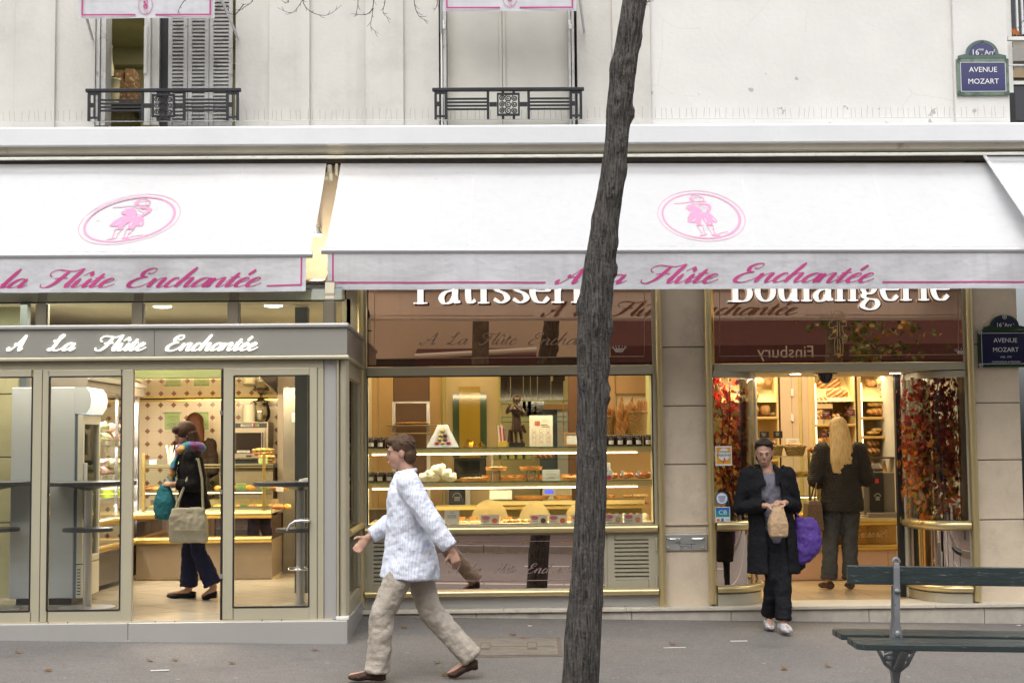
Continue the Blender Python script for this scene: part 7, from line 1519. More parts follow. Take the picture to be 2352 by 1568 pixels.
def garland(nm,label,p0,p1,q0,q1,Y,seed,n,xlim):
    t=thing(nm,label,'garland',(0,0,0)); rr=random.Random(seed); xm=(X(p0,Y,1000)+X(p1,Y,1000))/2; w_=(X(p1,Y,1000)-X(p0,Y,1000))/2; za,zb_=Z(q0,Y,p0),Z(q1,Y,p0)
    def clamp(b):
        b.v=[(min(max(x,xlim[0]),xlim[1]),max(y,.13+.5*((x-xlim[2])/xlim[3])**2 if xlim[3] else .08),min(z,za)) for x,y,z in b.v]; return b
    for m,fz,k,lab in ((LR,.72,n,'crimson leaves'),(LO,.35,n,'orange leaves'),(LD,.55,n,'russet leaves'),(LG,.3,n//2,'ochre leaves')):
        b=MB(); leaves(b,(xm,Y,zb_+(za-zb_)*fz),(w_*.85,.11,(za-zb_)*.36),k,rr); o=clamp(b).build(lab.replace(' ','_'),m,t)
    for i in range(4):
        x=xm+rr.uniform(-.6,.6)*w_; pts=[Vector((x,Y,zb_))]
        for j in range(7): pts.append(pts[-1]+Vector((rr.uniform(-.05,.05),rr.uniform(-.03,.03),(za-zb_)/7)))
        b=MB(); b.tube(pts,[.016-.0017*k for k in range(8)],7)
        for j in range(2,7): b.tube([pts[j],pts[j]+Vector((rr.uniform(-.12,.12),rr.uniform(-.06,.06),rr.uniform(.03,.12)))],[.006,.002],5)
        clamp(b).build('branch',TW,t,smooth=True)
    return t
garland('leaf_garland','hanging crimson and orange autumn leaves in the narrow curved display',1650,1722,868,1192,.22,4,170,(xoL+.02,xoL+.34,xoL,0))
garland('leaf_garland','hanging red and orange autumn leaves in the wide curved display',2100,2216,868,1192,.28,9,560,(xoR-.5,xoR-.02,xoR,0))
zmo=Z(1196,-.03,2150)+.001
for xx in (xoL+.17,xoR-.27): area('display_fill',(xx,.28,Z(862,.2,1930)),.10,.10,3.5,(1,.82,.6))  # unseen fill lights added to lighten the leaves
t=thing('wicker_hanging_basket','dark wicker basket among the branches of the wide curved display','basket',(X(2150,.25,1080),.25,Z(1078,.25,2150))); MB().lathe((0,0,0),[(.0,0),(.05,0),(.11,.08),(.1,.08),(.045,.01),(0,.01)],20,sy=.7).build('bowl',TW,t,smooth=True); b=MB(); b.tube([(.11*cos(pi*k/10),0,.08+.1*sin(pi*k/10)) for k in range(11)],.006,6); b.build('handle',TW,t)
FAWN=mat('fawn_hide',(.30,.15,.06),.7,var=.2,scale=14,dirt=((.55,.45,.33),30,.66,.02,.8))
t=thing('deer_figure','small fawn coloured deer figure standing among the leaves','figurine',(X(2132,.22,1190),.22,zmo),-.3); b=MB(); b.tube([(-.02,0,.17),(.04,0,.175),(.11,0,.165),(.16,0,.17)],[.035,.05,.042,.036],12); b.tube([(-.03,0,.18),(-.06,0,.25),(-.07,0,.30)],[.03,.022,.02],10); b.tube([(-.06,0,.31),(-.10,0,.30),(-.135,0,.285)],[.024,.02,.010],10)
for x,y in ((-.01,.022),(-.01,-.022)): b.tube([(x,y,.16),(x-.005,y,.09),(x,y,.085),(x,y,0)],[.017,.009,.009,.007],8)
for x,y in ((.14,.022),(.14,-.022)): b.tube([(x,y,.17),(x-.012,y,.115),(x+.014,y,.07),(x+.006,y,0)],[.025,.014,.008,.007],8)
for y in (.02,-.02): b.tube([(-.065,y*.6,.325),(-.055,y*1.9,.355)],[.01,.003],6)
b.tube([(.17,0,.19),(.19,0,.175)],[.012,.006],6); o=b.build('body',FAWN,t,smooth=True); rm=o.modifiers.new('r','REMESH'); rm.mode='VOXEL'; rm.voxel_size=.005; rm.use_smooth_shade=True
for i,(p,y) in enumerate(((2140,.16),(2148,.15),(2156,.17))):
    o=MB().ell((0,0,.024),(.024,.024,.023),12,8).build('apple',mat('apple_skin',(.50,.27,.08),.3,var=.3,scale=20),None,smooth=True); o.location=(X(p,y,1190),y,zmo); props(o,'small yellow apple on the moss, %s of three'%('leftmost','middle','rightmost')[i],'apple')
for i,(p,y,h) in enumerate(((2186,.12,.17),(2176,.2,.1),(2198,.18,.22))):
    t=thing('toy_mushroom','red capped toy mushroom among the leaves, %s of three'%('middle-sized','smallest','tallest')[i],'mushroom',(X(p,y,1190),y,zmo)); MB().tube([(0,0,0),(0,0,h*.9)],[.012,.009],8).build('stalk',CARDW,t,smooth=True); MB().lathe((0,0,h*.9),[(.0,.0),(.04,0),(.036,.015),(.018,.03),(0,.034)],14).build('cap',mat('red_cap',(.5,.06,.03),.35),t,smooth=True)
# ================================================================== people
CLD=bpy.data.textures.new('cloth_folds','CLOUDS'); CLD.noise_scale=.085; CLD.noise_depth=2
CLF=bpy.data.textures.new('fine_folds','CLOUDS'); CLF.noise_scale=.03; CLF.noise_depth=1
def folds(o,a=.026,b_=.007):
    for tx,k in ((CLD,a),(CLF,b_)): d=o.modifiers.new('folds','DISPLACE'); d.texture=tx; d.strength=k; d.mid_level=.5; d.texture_coords='LOCAL'
    return o
def remesh(o, vs, it=4, fac=.5):
    r=o.modifiers.new('remesh','REMESH'); r.mode='VOXEL'; r.voxel_size=vs; r.use_smooth_shade=True
    s=o.modifiers.new('smooth','SMOOTH'); s.iterations=it; s.factor=fac
    return o
V3=lambda *a: Vector(a)
def head(b, c, R, s=1.0):
    def e(p, r, n=14, m=10): b.ell(c+R@Vector(p)*s, [k*s for k in r], n, m, R)
    e((0,.012,.03),(.075,.095,.09)); e((0,-.012,-.025),(.064,.078,.085)); e((0,-.035,-.085),(.040,.045,.034)); e((0,-.092,-.018),(.013,.020,.025),8,6); e((0,-.085,-.002),(.010,.016,.035),8,6)
    e((.076,.015,-.008),(.010,.02,.032),8,6); e((-.076,.015,-.008),(.010,.02,.032),8,6); e((0,-.082,-.065),(.025,.012,.010),8,6); e((0,-.075,.022),(.05,.018,.012),8,6)
def face(t, c, R, s=1.0, brow=None):
    EW=mat('shaded_eye_tone',(.27,.20,.17),.3,var=0); ED=mat('iris_dark',(.07,.045,.035),.2,var=0); LP=mat('lip_skin',(.38,.14,.11),.5,var=.05)  # eye whites are coloured like skin in shade
    for sx in (-1,1):
        o=MB(); o.ell(c+R@Vector((sx*.030,-.081,.004))*s,[.011*s,.007*s,.0055*s],10,6,R); eo=o.build('eye',EW,t,smooth=True)
        o=MB(); o.ell(c+R@Vector((sx*.030,-.088,.004))*s,[.0055*s,.003*s,.0055*s],8,6,R); o.build('iris',ED,eo,smooth=True)
        o=MB(); o.tube([c+R@Vector((sx*(.015+.014*k),-.092+.004*k,.022+(.004 if k==1 else 0)))*s for k in range(3)],[.0018,.0024,.0012],6); o.build('eyebrow',brow or ED,t,smooth=True)
    o=MB(); o.tube([c+R@Vector((x,-.0935+abs(x)*.35,-.064-.0*abs(x)))*s for x in (-.024,-.012,0,.012,.024)],[.002,.005,.006,.005,.002],6); o.build('lips',LP,t,smooth=True)
def hand(b, w, d, pn, curl=.5, s=1.0, thumb=1):
    d=d.normalized(); pn=(pn-d*pn.dot(d)).normalized(); sd=d.cross(pn)*thumb
    b.tube([w-d*.02,w+d*.03,w+d*.085],[.026*s,.037*s,.040*s],10,flat=.48,side=sd)
    for i,(o,L) in enumerate(((.030,.070),(.010,.080),(-.010,.075),(-.029,.060))):
        p=w+d*.085*s+sd*o*s; a=curl*.5; pts=[w+d*.05*s+sd*o*s*.8,p]
        for k in range(3):
            a+=curl*.55; p=p+(d*cos(a)+pn*sin(a))*L*s*(.42-.05*k); pts.append(p)
        b.tube(pts,[.011*s,.0105*s,.0095*s,.0088*s,.0075*s],7); b.ell(p,[.0078*s]*3,7,5)
    p=w+d*.02*s+sd*.028*s; q=p+(d*.55+sd*.75+pn*.25).normalized()*.045*s; r_=q+(d*.85+sd*.3+pn*.45).normalized()*.034*s
    b.tube([w+d*.01*s,p,q,r_],[.018*s,.015*s,.0115*s,.0085*s],8); b.ell(r_,[.0088*s]*3,7,5)
def limb(b,pts,r,n=12,flat=None,side=None):
    b.tube(pts,r,n,flat=flat,side=side)
    for p,k in ((pts[0],r[0]),(pts[-1],r[-1])): b.ell(p,[k*.98]*3,10,6)
def shoe(b,an,toe,h=.05,w=.043):
    an=Vector(an); toe=Vector(toe); d=(toe-an); d.z=0; L=d.length; d.normalize(); z0=toe.z
    pts=[]; R=[]
    for u,k in ((-.35,.034),(-.2,.043),(0,.044),(.4,.043),(.75,.046),(1.0,.036),(1.12,.02)):
        zc=an.z*.0+z0+(.0 if True else 0); rise=max(0,(an.z-.085-z0))*max(0,1-max(u,0)/.8)
        p=an+d*L*u; p.z=z0+h*(.75 if u<.5 else .55)+rise-.012; pts.append(p); R.append(k*w/.043)
    b.tube(pts,R,12,flat=[.95,.95,.9,.78,.66,.62,.6],side=d.cross(V3(0,0,1)))
def fabric(name,col,bs=14,var=.15,rough=.85,st=.8,spec=.12,**k): return mat(name,col,rough,spec=spec,var=var,scale=6,bump=st,bscale=bs,bdist=.035,**k)
SKIN=mat('skin_warm',(.44,.255,.18),.5,var=.08,scale=14); SKIN2=mat('skin_olive',(.34,.185,.12),.5,var=.08,scale=14)
def hairmat(name,col,sc=(60,60,3)):
    m=mat(name,col,.6,var=0,spec=.18); g=G(m); n=g.noise(1,4,stretch=sc); g.color(g.mix(n,tuple(k*.45 for k in col),tuple(min(k*1.5,1) for k in col))); g.bump(n,.8,.01); return m
def body(t, J, skin, hs=1.0, hd=None, Rh=None, vs=.0075, hands=()):
    b=MB(); head(b,J['head'],Rh,hs)
    limb(b,[J['neck']-V3(0,0,.04),J['neck']+V3(0,0,.02),J['head']-Rh@V3(0,-.005,.06)],[.062,.054,.052])
    b.tube([J['pelvis']-V3(0,0,.08),J['pelvis']+V3(0,0,.08),(J['pelvis']+J['chest'])/2,J['chest'],J['neck']-V3(0,0,.03)],[.145,.14,.12,.15,.075],16,flat=.68,side=J.get('side',(1,0,0)))
    for s in 'LR':
        limb(b,[J['sh'+s],J['el'+s],J['wr'+s]],[.05,.040,.026]); limb(b,[J['hip'+s],J['kn'+s],J['an'+s]],[.082,.056,.036])
        limb(b,[J['an'+s],J['an'+s]-V3(0,0,.03),Vector(J['to'+s])+V3(0,0,.02)],[.036,.036,.024])
    for w,d,pn,c,th in hands: hand(b,w,d,pn,c,.96,th)
    return remesh(b.build('body',skin,t,smooth=True),vs,3)
def trousers(t,J,m,top=.98,r=(.105,.075,.068),hem=.06,vs=.011,seat=.155,nm='trousers'):
    b=MB(); P=J['pelvis']; b.tube([P-V3(0,0,.10),P,P+V3(0,0,.1)],[seat*.9,seat,seat*.88],18,flat=.72,side=J.get('side',(1,0,0)))
    for s in 'LR':
        a=J['an'+s]; k=J['kn'+s]; e=a+(k-a).normalized()*hem
        b.tube([J['hip'+s]+V3(0,0,.02),(J['hip'+s]+k)/2,k,(k+e)/2,e],[r[0],r[0]*.92,r[1],(r[1]+r[2])/2*1.0,r[2]],16)
        for i,(u,q) in enumerate(((.05,1.12),(.17,1.08),(.30,1.05))): b.tube([e+(k-e)*(u-.04),e+(k-e)*u,e+(k-e)*(u+.04)],[r[2]*.9,r[2]*q,r[2]*.9],14)
    return folds(remesh(b.build(nm,m,t,smooth=True),vs,4))
def topwear(t,J,m,rings,arm=(.075,.062,.050),cuff=.02,vs=.011,nm='jacket',it=4):
    """rings: (z offset from pelvis, rx, flat, dy)"""
    b=MB(); sd=J.get('side',(1,0,0)); P=J['pelvis']; ax=(J['chest']-P); 
    pts=[P+ax*(z/ax.length)+V3(0,dy,0) for z,rx,fl,dy in rings]
    b.tube(pts,[k[1] for k in rings],22,flat=[k[2] for k in rings],side=sd)
    for s in 'LR':
        e=J['el'+s]; w=J['wr'+s]-(J['wr'+s]-e).normalized()*cuff; q=J['sh'+s]
        b.tube([q+(J['neck']-q)*.35,q,(q+e)/2,e,(e+w)/2,w],[arm[0]*.95,arm[0],arm[0]*.93,arm[1],arm[1]*.93,arm[2]],14); b.ell(q,[arm[0]]*3,12,8); b.ell(e,[arm[1]*1.02]*3,10,6)
        for u in (.3,.6): c=e+(w-e)*u; dd=(w-e).normalized()*.02; b.tube([c-dd,c,c+dd],[arm[1]*.85,arm[1]*1.03,arm[1]*.85],12)
    return folds(remesh(b.build(nm,m,t,smooth=True),vs,it))
RZ_=lambda a,tilt=0,roll=0: Matrix.Rotation(a,3,'Z')@Matrix.Rotation(tilt,3,'X')@Matrix.Rotation(roll,3,'Y')
# ---- man striding left, striped shirt, stone trousers
gp=onground(935,1562); gp=V3(X(945,gp.y,1400),gp.y,0); gp.z=gz(gp.x,gp.y)
t=thing('person','man striding left in pale blue striped shirt and stone trousers, nearest the viewer','person',gp,-pi/2); t.scale=(.975,)*3
J=dict(pelvis=V3(0,.0,.93),chest=V3(0,-.03,1.28),neck=V3(0,-.03,1.47),head=V3(0,-.075,1.62),shL=V3(.19,-.01,1.405),elL=V3(.245,.14,1.15),wrL=V3(.25,.30,.93),shR=V3(-.19,-.05,1.405),elR=V3(-.24,-.12,1.13),wrR=V3(-.21,-.33,1.0),
 hipL=V3(.09,-.01,.90),knL=V3(.10,-.20,.49),anL=V3(.10,-.24,.095),toL=V3(.10,-.42,.03),hipR=V3(-.09,.01,.90),knR=V3(-.09,.13,.48),anR=V3(-.08,.42,.155),toR=V3(-.08,.27,.012))
Rh=RZ_(0,.08)
body(t,J,SKIN,1.0,Rh=Rh,hands=[(J['wrL'],V3(0,.35,-1),V3(-1,-.3,0),.7,-1),(J['wrR'],V3(.1,-.6,-.7),V3(1,0,0),.6,1)]); face(t,J['head'],Rh)
m=fabric('stone_cotton',(.40,.355,.30),10); trousers(t,J,m,r=(.105,.088,.085),hem=-.025,seat=.155)
COLL=1
m=fabric('striped_shirt_cotton',(.72,.74,.80),9,0,.8,.8); g=G(m); x,y,z=g.xyz(); st=g.m('SINE',g.m('MULTIPLY',g.m('ADD',y,g.m('MULTIPLY',x,.8)),320)); g.color(g.mix(g.ramp(st,.0,.5),(.74,.76,.83),(.58,.64,.79)))
topwear(t,J,m,[(-.21,.215,1.02,-.03),(-.10,.21,.98,-.015),(.10,.19,.86,-.01),(.30,.20,.76,0),(.42,.20,.68,0),(.50,.13,.72,0),(.545,.075,.9,0)],arm=(.088,.075,.062),cuff=.03,nm='shirt')
b=MB(); b.tube([J['neck']+V3(.066*cos(a),.066*sin(a)-.002,.012+.012*sin(a)) for a in [k*2*pi/18 for k in range(18)]],.017,8,closed=True); remesh(b.build('collar',m,t,smooth=True),.007,1)
b=MB(); shoe(b,J['anL'],J['toL']); o=b.build('shoe',fabric('brown_leather',(.07,.04,.03),30,rough=.5),t,smooth=True); b=MB(); shoe(b,J['anR'],J['toR']); b.build('shoe',MATS['brown_leather'],t,smooth=True)
b=MB(); h=J['head']; b.ell(h+Rh@V3(0,.022,.045),[.086,.098,.088],16,10,Rh); b.ell(h+Rh@V3(0,.06,-.02),[.075,.06,.075],14,8,Rh); b.ell(h+Rh@V3(0,-.05,.085),[.06,.05,.035],12,8,Rh); rr=random.Random(6)
for i in range(90):
    a=rr.uniform(0,2*pi); e=rr.uniform(-.1,1.4); q=h+Rh@V3(.088*cos(a)*cos(e),.022+.10*sin(a)*cos(e),.045+.09*sin(e)); 
    if (Rh.inverted()@(q-h)).y>-.05 or e>.7: b.tube([q,q+Rh@V3(rr.uniform(-.015,.015),.022,-.012-.01*rr.random())],[.006,.002],4)
remesh(b.build('hair',hairmat('brown_hair',(.085,.05,.03),(30,30,30)),t,smooth=True),.006,1)
# ---- woman leaving the bakery
gp=onground(1782,1449); gp.z=gz(gp.x,gp.y)
t=thing('person','woman in long black coat and grey top leaving the bakery, hands on a paper bag','person',gp,radians(4)); t.scale=(.985,)*3
J=dict(pelvis=V3(0,.02,.90),chest=V3(-.04,0,1.24),neck=V3(-.055,-.01,1.42),head=V3(-.085,-.05,1.555),shL=V3(.13,.0,1.355),elL=V3(.20,.02,1.08),wrL=V3(.05,-.20,1.125),shR=V3(-.22,.0,1.355),elR=V3(-.29,.02,1.08),wrR=V3(-.11,-.20,1.10),
 hipL=V3(.085,.02,.87),knL=V3(.055,-.07,.47),anL=V3(.035,-.12,.095),toL=V3(.03,-.29,.022),hipR=V3(-.085,.02,.87),knR=V3(-.02,-.05,.46),anR=V3(-.03,.12,.12),toR=V3(-.05,-.04,.02))
Rh=RZ_(-.25,.25)
hl=[(J['wrL'],V3(-.9,-.35,.05),V3(-.1,.2,-1),.9,1),(J['wrR'],V3(.9,-.35,-.05),V3(.1,.2,-1),.9,-1)]
body(t,J,SKIN,.96,Rh=Rh,hands=hl); face(t,J['head'],Rh,.96)
BLK=fabric('black_trouser_cloth',(.014,.014,.017),12); trousers(t,J,BLK,r=(.095,.075,.07),hem=.01,seat=.15)
TOP=fabric('grey_jersey',(.155,.155,.185),10); topwear(t,J,TOP,[(-.13,.155,.72,-.0),(0,.155,.74,0),(.2,.14,.74,0),(.34,.15,.72,0),(.43,.13,.7,0),(.47,.10,.7,.01)],arm=(.055,.045,.035),cuff=.05,nm='top')
COAT=fabric('black_wool_coat',(.012,.012,.014),16,st=.5)
b=MB(); sd=(1,0,0); P=J['pelvis']; N=24
def coat_ring(z,rx,ry,cx,cy,gap,th=.03):
    pts=[]; M_=26
    for k in range(M_+1): a=radians(-90)+gap+(2*pi-2*gap)*k/M_; pts.append(V3(cx+rx*cos(a),cy+ry*sin(a),z))
    for k in range(M_,-1,-1): a=radians(-90)+gap+(2*pi-2*gap)*k/M_; pts.append(V3(cx+(rx-th)*cos(a),cy+(ry-th)*sin(a),z))
    return pts
b.loft([coat_ring(.50,.235,.19,.0,.03,.42),coat_ring(.72,.225,.185,.0,.03,.42),coat_ring(.92,.205,.165,-.01,.02,.5),coat_ring(1.10,.19,.15,-.03,.01,.55),coat_ring(1.27,.20,.145,-.045,0,.5),coat_ring(1.36,.165,.12,-.05,.0,.45),coat_ring(1.42,.095,.09,-.055,.0,.7)])
for s in 'LR':
    e=J['el'+s]; w_=J['wr'+s]-(J['wr'+s]-e).normalized()*.03; q=J['sh'+s]; b.tube([q+(J['neck']-q)*.35,q,(q+e)/2,e,(e+w_)/2,w_],[.075,.078,.074,.068,.062,.056],14); b.ell(q,[.078]*3,12,8); b.ell(e,[.069]*3,10,6)
for sx in (-1,1): b.tube([V3(-.055+sx*.07,.03,1.45),V3(-.055+sx*.085,-.075,1.40),V3(-.05+sx*.055,-.135,1.27)],[.03,.034,.018],10,flat=.45,side=(1,0,0))
folds(remesh(b.build('coat',COAT,t,smooth=True),.0095,4),.018,.006)
SNK=fabric('white_sneaker',(.50,.50,.53),40,rough=.6); 
for s in 'LR': b=MB(); shoe(b,J['an'+s],J['to'+s],.055,.046); o=b.build('shoe',SNK,t,smooth=True)
b=MB(); h=J['head']; b.ell(h+Rh@V3(0,.03,.045),[.084,.09,.083],16,10,Rh); b.ell(h+Rh@V3(0,.05,-.04),[.078,.065,.08],14,8,Rh); b.ell(h+Rh@V3(.035,-.04,.095),[.05,.04,.025],12,8,Rh); b.ell(h+Rh@V3(-.03,-.035,.097),[.05,.04,.022],12,8,Rh); remesh(b.build('hair',hairmat('dark_brown_hair',(.035,.022,.018),(30,30,30)),t,smooth=True),.01,2)
M_=t.matrix_basis.copy(); wp=lambda v: Matrix.Translation(gp)@Matrix.Rotation(radians(4),4,'Z')@(Vector(v)*.985)
a=wp((-.03,-.262,1.055)); KR=mat('kraft_paper',(.42,.28,.16),.7,var=.12,scale=9,bump=.8,bscale=12)
t2=thing('paper_bag','brown paper bakery bag held in the walking woman\'s hands','bag',(a.x,a.y,a.z),.1); t2.scale=(.85,.9,.85); b=MB()
b.loft([[(x*w_,y*d_,z) for x,y in ((-1,-1),(0,-1.15),(1,-1),(1,1),(0,1.1),(-1,1))] for z,w_,d_ in ((-.26,.075,.03),(-.25,.085,.045),(-.12,.095,.05),(-.03,.07,.032),(.02,.055,.02),(.05,.06,.012))]); folds(remesh(b.build('bag',KR,t2,smooth=True,ang=35),.008,0),.018,.008); MB().box(-.055,.055,-.014,.014,.051,.062).build('folded_top',KR,t2)
PUR=fabric('purple_nylon',(.085,.045,.23),7,rough=.45,st=.9)
a=wp((.30,.0,.78)); t2=thing('carrier_bag','purple bag hanging from the walking woman\'s left arm','bag',(a.x,a.y,a.z),.15); b=MB(); rr=random.Random(2)
b.loft([[(cx_+w_*cos(k*pi/8)*(1+.10*sin(5*k+z*30)*(1 if k%2 else -.6)),d_*sin(k*pi/8),z) for k in range(16)] for z,w_,d_,cx_ in ((-.20,.03,.02,-.07),(-.17,.075,.05,-.04),(-.09,.12,.07,-.005),(.02,.135,.065,.015),(.10,.115,.05,.01),(.165,.10,.03,-.015),(.20,.07,.02,-.035))]); folds(remesh(b.build('pouch',PUR,t2,smooth=True),.010,1),.038,.007)
b=MB(); b.tube([(-.06,0,.16),(-.10,-.01,.25),(-.115,-.01,.285)],[.014,.010,.008],8); b.build('handle',PUR,t2,smooth=True)
a=wp((.215,.03,.72)); t2=thing('shoulder_bag','black fabric bag between the long black coat and the purple bag','bag',(a.x,a.y,a.z)); b=MB(); b.loft([[(w_*cos(k*pi/8),d_*sin(k*pi/8),z) for k in range(16)] for z,w_,d_ in ((-.20,.03,.02),(-.17,.07,.05),(0,.085,.055),(.2,.07,.04),(.24,.03,.02))]); b.build('pouch',BLK,t2,smooth=True); b=MB(); b.tube([(0,0,.22),(-.01,0,.33)],.012,8); b.build('strap',BLK,t2,smooth=True)
# ---- blonde customer seen from behind
Yb=1.35; fx=X(1937,Yb,1300)
t=thing('person','blonde long haired customer in dark quilted jacket and grey jeans, seen from behind','person',(fx,Yb,FL),pi); t.scale=(1.0,1.0,1.0)
J=dict(pelvis=V3(0,0,.93),chest=V3(0,0,1.27),neck=V3(0,-.01,1.45),head=V3(.01,-.04,1.60),shL=V3(.19,0,1.385),elL=V3(.265,.0,1.10),wrL=V3(.16,-.22,1.06),shR=V3(-.19,0,1.385),elR=V3(-.265,.0,1.10),wrR=V3(-.12,-.24,1.10),
 hipL=V3(.085,0,.90),knL=V3(.12,-.01,.49),anL=V3(.155,.02,.09),toL=V3(.20,-.13,.02),hipR=V3(-.085,0,.90),knR=V3(-.075,-.02,.49),anR=V3(-.06,.02,.09),toR=V3(-.08,-.14,.02))
Rh=RZ_(.1,.18)
body(t,J,SKIN,.98,Rh=Rh,hands=[(J['wrL'],V3(-.5,-.8,.1),V3(-.3,0,-1),.8,1),(J['wrR'],V3(.4,-.8,.1),V3(.3,0,-1),.8,-1)]); face(t,J['head'],Rh,.98)
m=fabric('grey_denim',(.065,.067,.068),10); trousers(t,J,m,r=(.105,.082,.078),hem=.01,seat=.17)
m=mat('quilted_brown_black',(.014,.010,.008),.75,var=0); g=G(m); x,y,z=g.xyz(); q=lambda v:g.m('ABSOLUTE',g.m('SINE',v)); hgt=g.m('MINIMUM',q(g.m('MULTIPLY',z,150)),q(g.m('MULTIPLY',g.m('ADD',x,g.m('MULTIPLY',y,.6)),130))); g.bump(g.m('POWER',hgt,.5),.8,.012); n=g.noise(8,4); g.color(g.mix(n,(.008,.006,.005),(.018,.013,.010)))
topwear(t,J,m,[(-.15,.222,.72,.01),(-.05,.22,.74,.01),(.12,.19,.76,0),(.30,.20,.74,0),(.42,.20,.68,0),(.50,.13,.75,0),(.545,.09,.9,0)],arm=(.088,.080,.064),cuff=.02,nm='jacket')
for s in 'LR': b=MB(); shoe(b,J['an'+s],J['to'+s]); b.build('shoe',MATS['brown_leather'],t,smooth=True)
b=MB(); h=J['head']; b.ell(h+Rh@V3(0,.02,.035),[.092,.108,.098],18,12,Rh)
b.tube([h+V3(0,.055,.04),h+V3(0,.085,-.08),h+V3(0,.125,-.20),h+V3(.01,.155,-.33),h+V3(.015,.16,-.44)],[.085,.102,.118,.115,.085],18,flat=[.8,.62,.42,.32,.22],side=(1,0,0))
rr=random.Random(8)
for i in range(26):
    u=-1+2*i/25; b.tube([h+V3(.085*u,.07,.02),h+V3(.115*u,.115-.03*u*u,-.16),h+V3(.12*u+.01,.165-.05*u*u,-.34),h+V3(.10*u+.012+rr.uniform(-.01,.01),.17-.05*u*u,-.45+.10*u*u+rr.uniform(-.03,.02))],[.012,.013,.012,.004],6)
m=mat('blonde_hair',(.50,.33,.13),.42,var=0); g=G(m); n=g.noise(1,5,stretch=(70,70,2.5)); g.color(g.mix(n,(.20,.115,.035),(.66,.47,.21))); g.bump(n,.9,.01)
remesh(b.build('hair',m,t,smooth=True),.0065,2)
a=Matrix.Translation((fx,Yb,FL))@Matrix.Rotation(pi,4,'Z')@V3(.30,.02,.74)
LV=mat('brown_monogram_leather',(.10,.055,.022),.5,var=.5,scale=55,coat=.2)
t2=thing('handbag','dark brown handbag hanging at the blonde customer\'s left side','bag',a); MB().loft([[(w_*x,d_*y,z) for x,y in ((-1,-1),(1,-1),(1,1),(-1,1))] for z,w_,d_ in ((-.15,.075,.11),(-.14,.085,.13),(.12,.07,.11),(.15,.055,.10))]).build('bag',LV,t2,bevel=.01); b=MB(); b.tube([(0,-.09,.15),(.035,-.04,.33),(.06,.0,.42),(.035,.04,.33),(0,.09,.15)],.008,8); b.build('strap',LV,t2,smooth=True)
# ---- customer walking left in the left shop
Yl=.12; fx=X(442,Yl,1350)
t=thing('person','customer in black jacket and bright scarf walking left with a cream bag','person',(fx,Yl,FLL),-pi/2); t.scale=(.955,)*3
J=dict(pelvis=V3(0,0,.90),chest=V3(0,-.02,1.24),neck=V3(0,-.03,1.43),head=V3(0,-.085,1.565),shL=V3(.17,.0,1.36),elL=V3(.22,.06,1.08),wrL=V3(.17,-.16,1.10),shR=V3(-.17,-.03,1.36),elR=V3(-.22,-.02,1.08),wrR=V3(-.12,-.22,1.08),
 hipL=V3(.085,.02,.87),knL=V3(.08,.07,.47),anL=V3(.08,.215,.12),toL=V3(.08,.12,.012),hipR=V3(-.085,0,.87),knR=V3(-.085,-.05,.47),anR=V3(-.085,-.05,.09),toR=V3(-.09,-.24,.018))
Rh=RZ_(.35,.35)
body(t,J,SKIN2,.97,Rh=Rh,hands=[(J['wrL'],V3(-.2,-.95,.0),V3(-.6,0,-.7),.9,-1),(J['wrR'],V3(.2,-.95,0),V3(.6,0,-.7),.9,1)]); face(t,J['head'],Rh,.97)
m=fabric('navy_trouser_cloth',(.016,.019,.045),12); trousers(t,J,m,r=(.10,.072,.085),hem=.02,seat=.155)
topwear(t,J,COAT,[(-.06,.18,.85,.02),(.05,.172,.82,.01),(.2,.16,.8,0),(.32,.17,.76,0),(.43,.16,.7,0),(.50,.10,.75,0)],arm=(.072,.062,.05),cuff=.05,nm='jacket')
b=MB(); h=J['head']; b.ell(h+Rh@V3(0,.022,.04),[.092,.106,.095],16,10,Rh); b.ell(h+Rh@V3(0,.06,-.05),[.085,.07,.09],14,8,Rh); b.ell(h+Rh@V3(0,-.05,.08),[.07,.05,.04],12,8,Rh); b.tube([h+V3(.0,.06,.02),h+V3(0,.095,-.08),h+V3(.02,.125,-.17),h+V3(.02,.13,-.26)],[.08,.082,.066,.03],12,flat=[.8,.75,.7,.6],side=(1,0,0)); remesh(b.build('hair',hairmat('brown_loose_hair',(.055,.03,.02),(45,45,3)),t,smooth=True),.008,1)
m=mat('bright_scarf',(.2,.3,.4),.8,var=0); g=G(m); vo=g.n.nodes.new('ShaderNodeTexVoronoi'); vo.inputs['Scale'].default_value=13; tc=g.n.nodes.new('ShaderNodeTexCoord'); g.n.links.new(tc.outputs['Object'],vo.inputs[0]); rp=g.n.nodes.new('ShaderNodeValToRGB'); rp.color_ramp.interpolation='CONSTANT'
for i,(p,c) in enumerate(((0,(.04,.19,.27)),(.35,(.24,.06,.16)),(.5,(.06,.32,.42)),(.68,(.55,.33,.10)),(.8,(.16,.10,.34)))):
    e=rp.color_ramp.elements[i] if i<2 else rp.color_ramp.elements.new(p); e.position=p; e.color=(*c,1)
sp=g.n.nodes.new('ShaderNodeSeparateColor'); g.n.links.new(vo.outputs['Color'],sp.inputs[0]); g.n.links.new(sp.outputs[0],rp.inputs[0]); g.color(rp.outputs[0]); g.bump(g.noise(9,4),.9,.02)
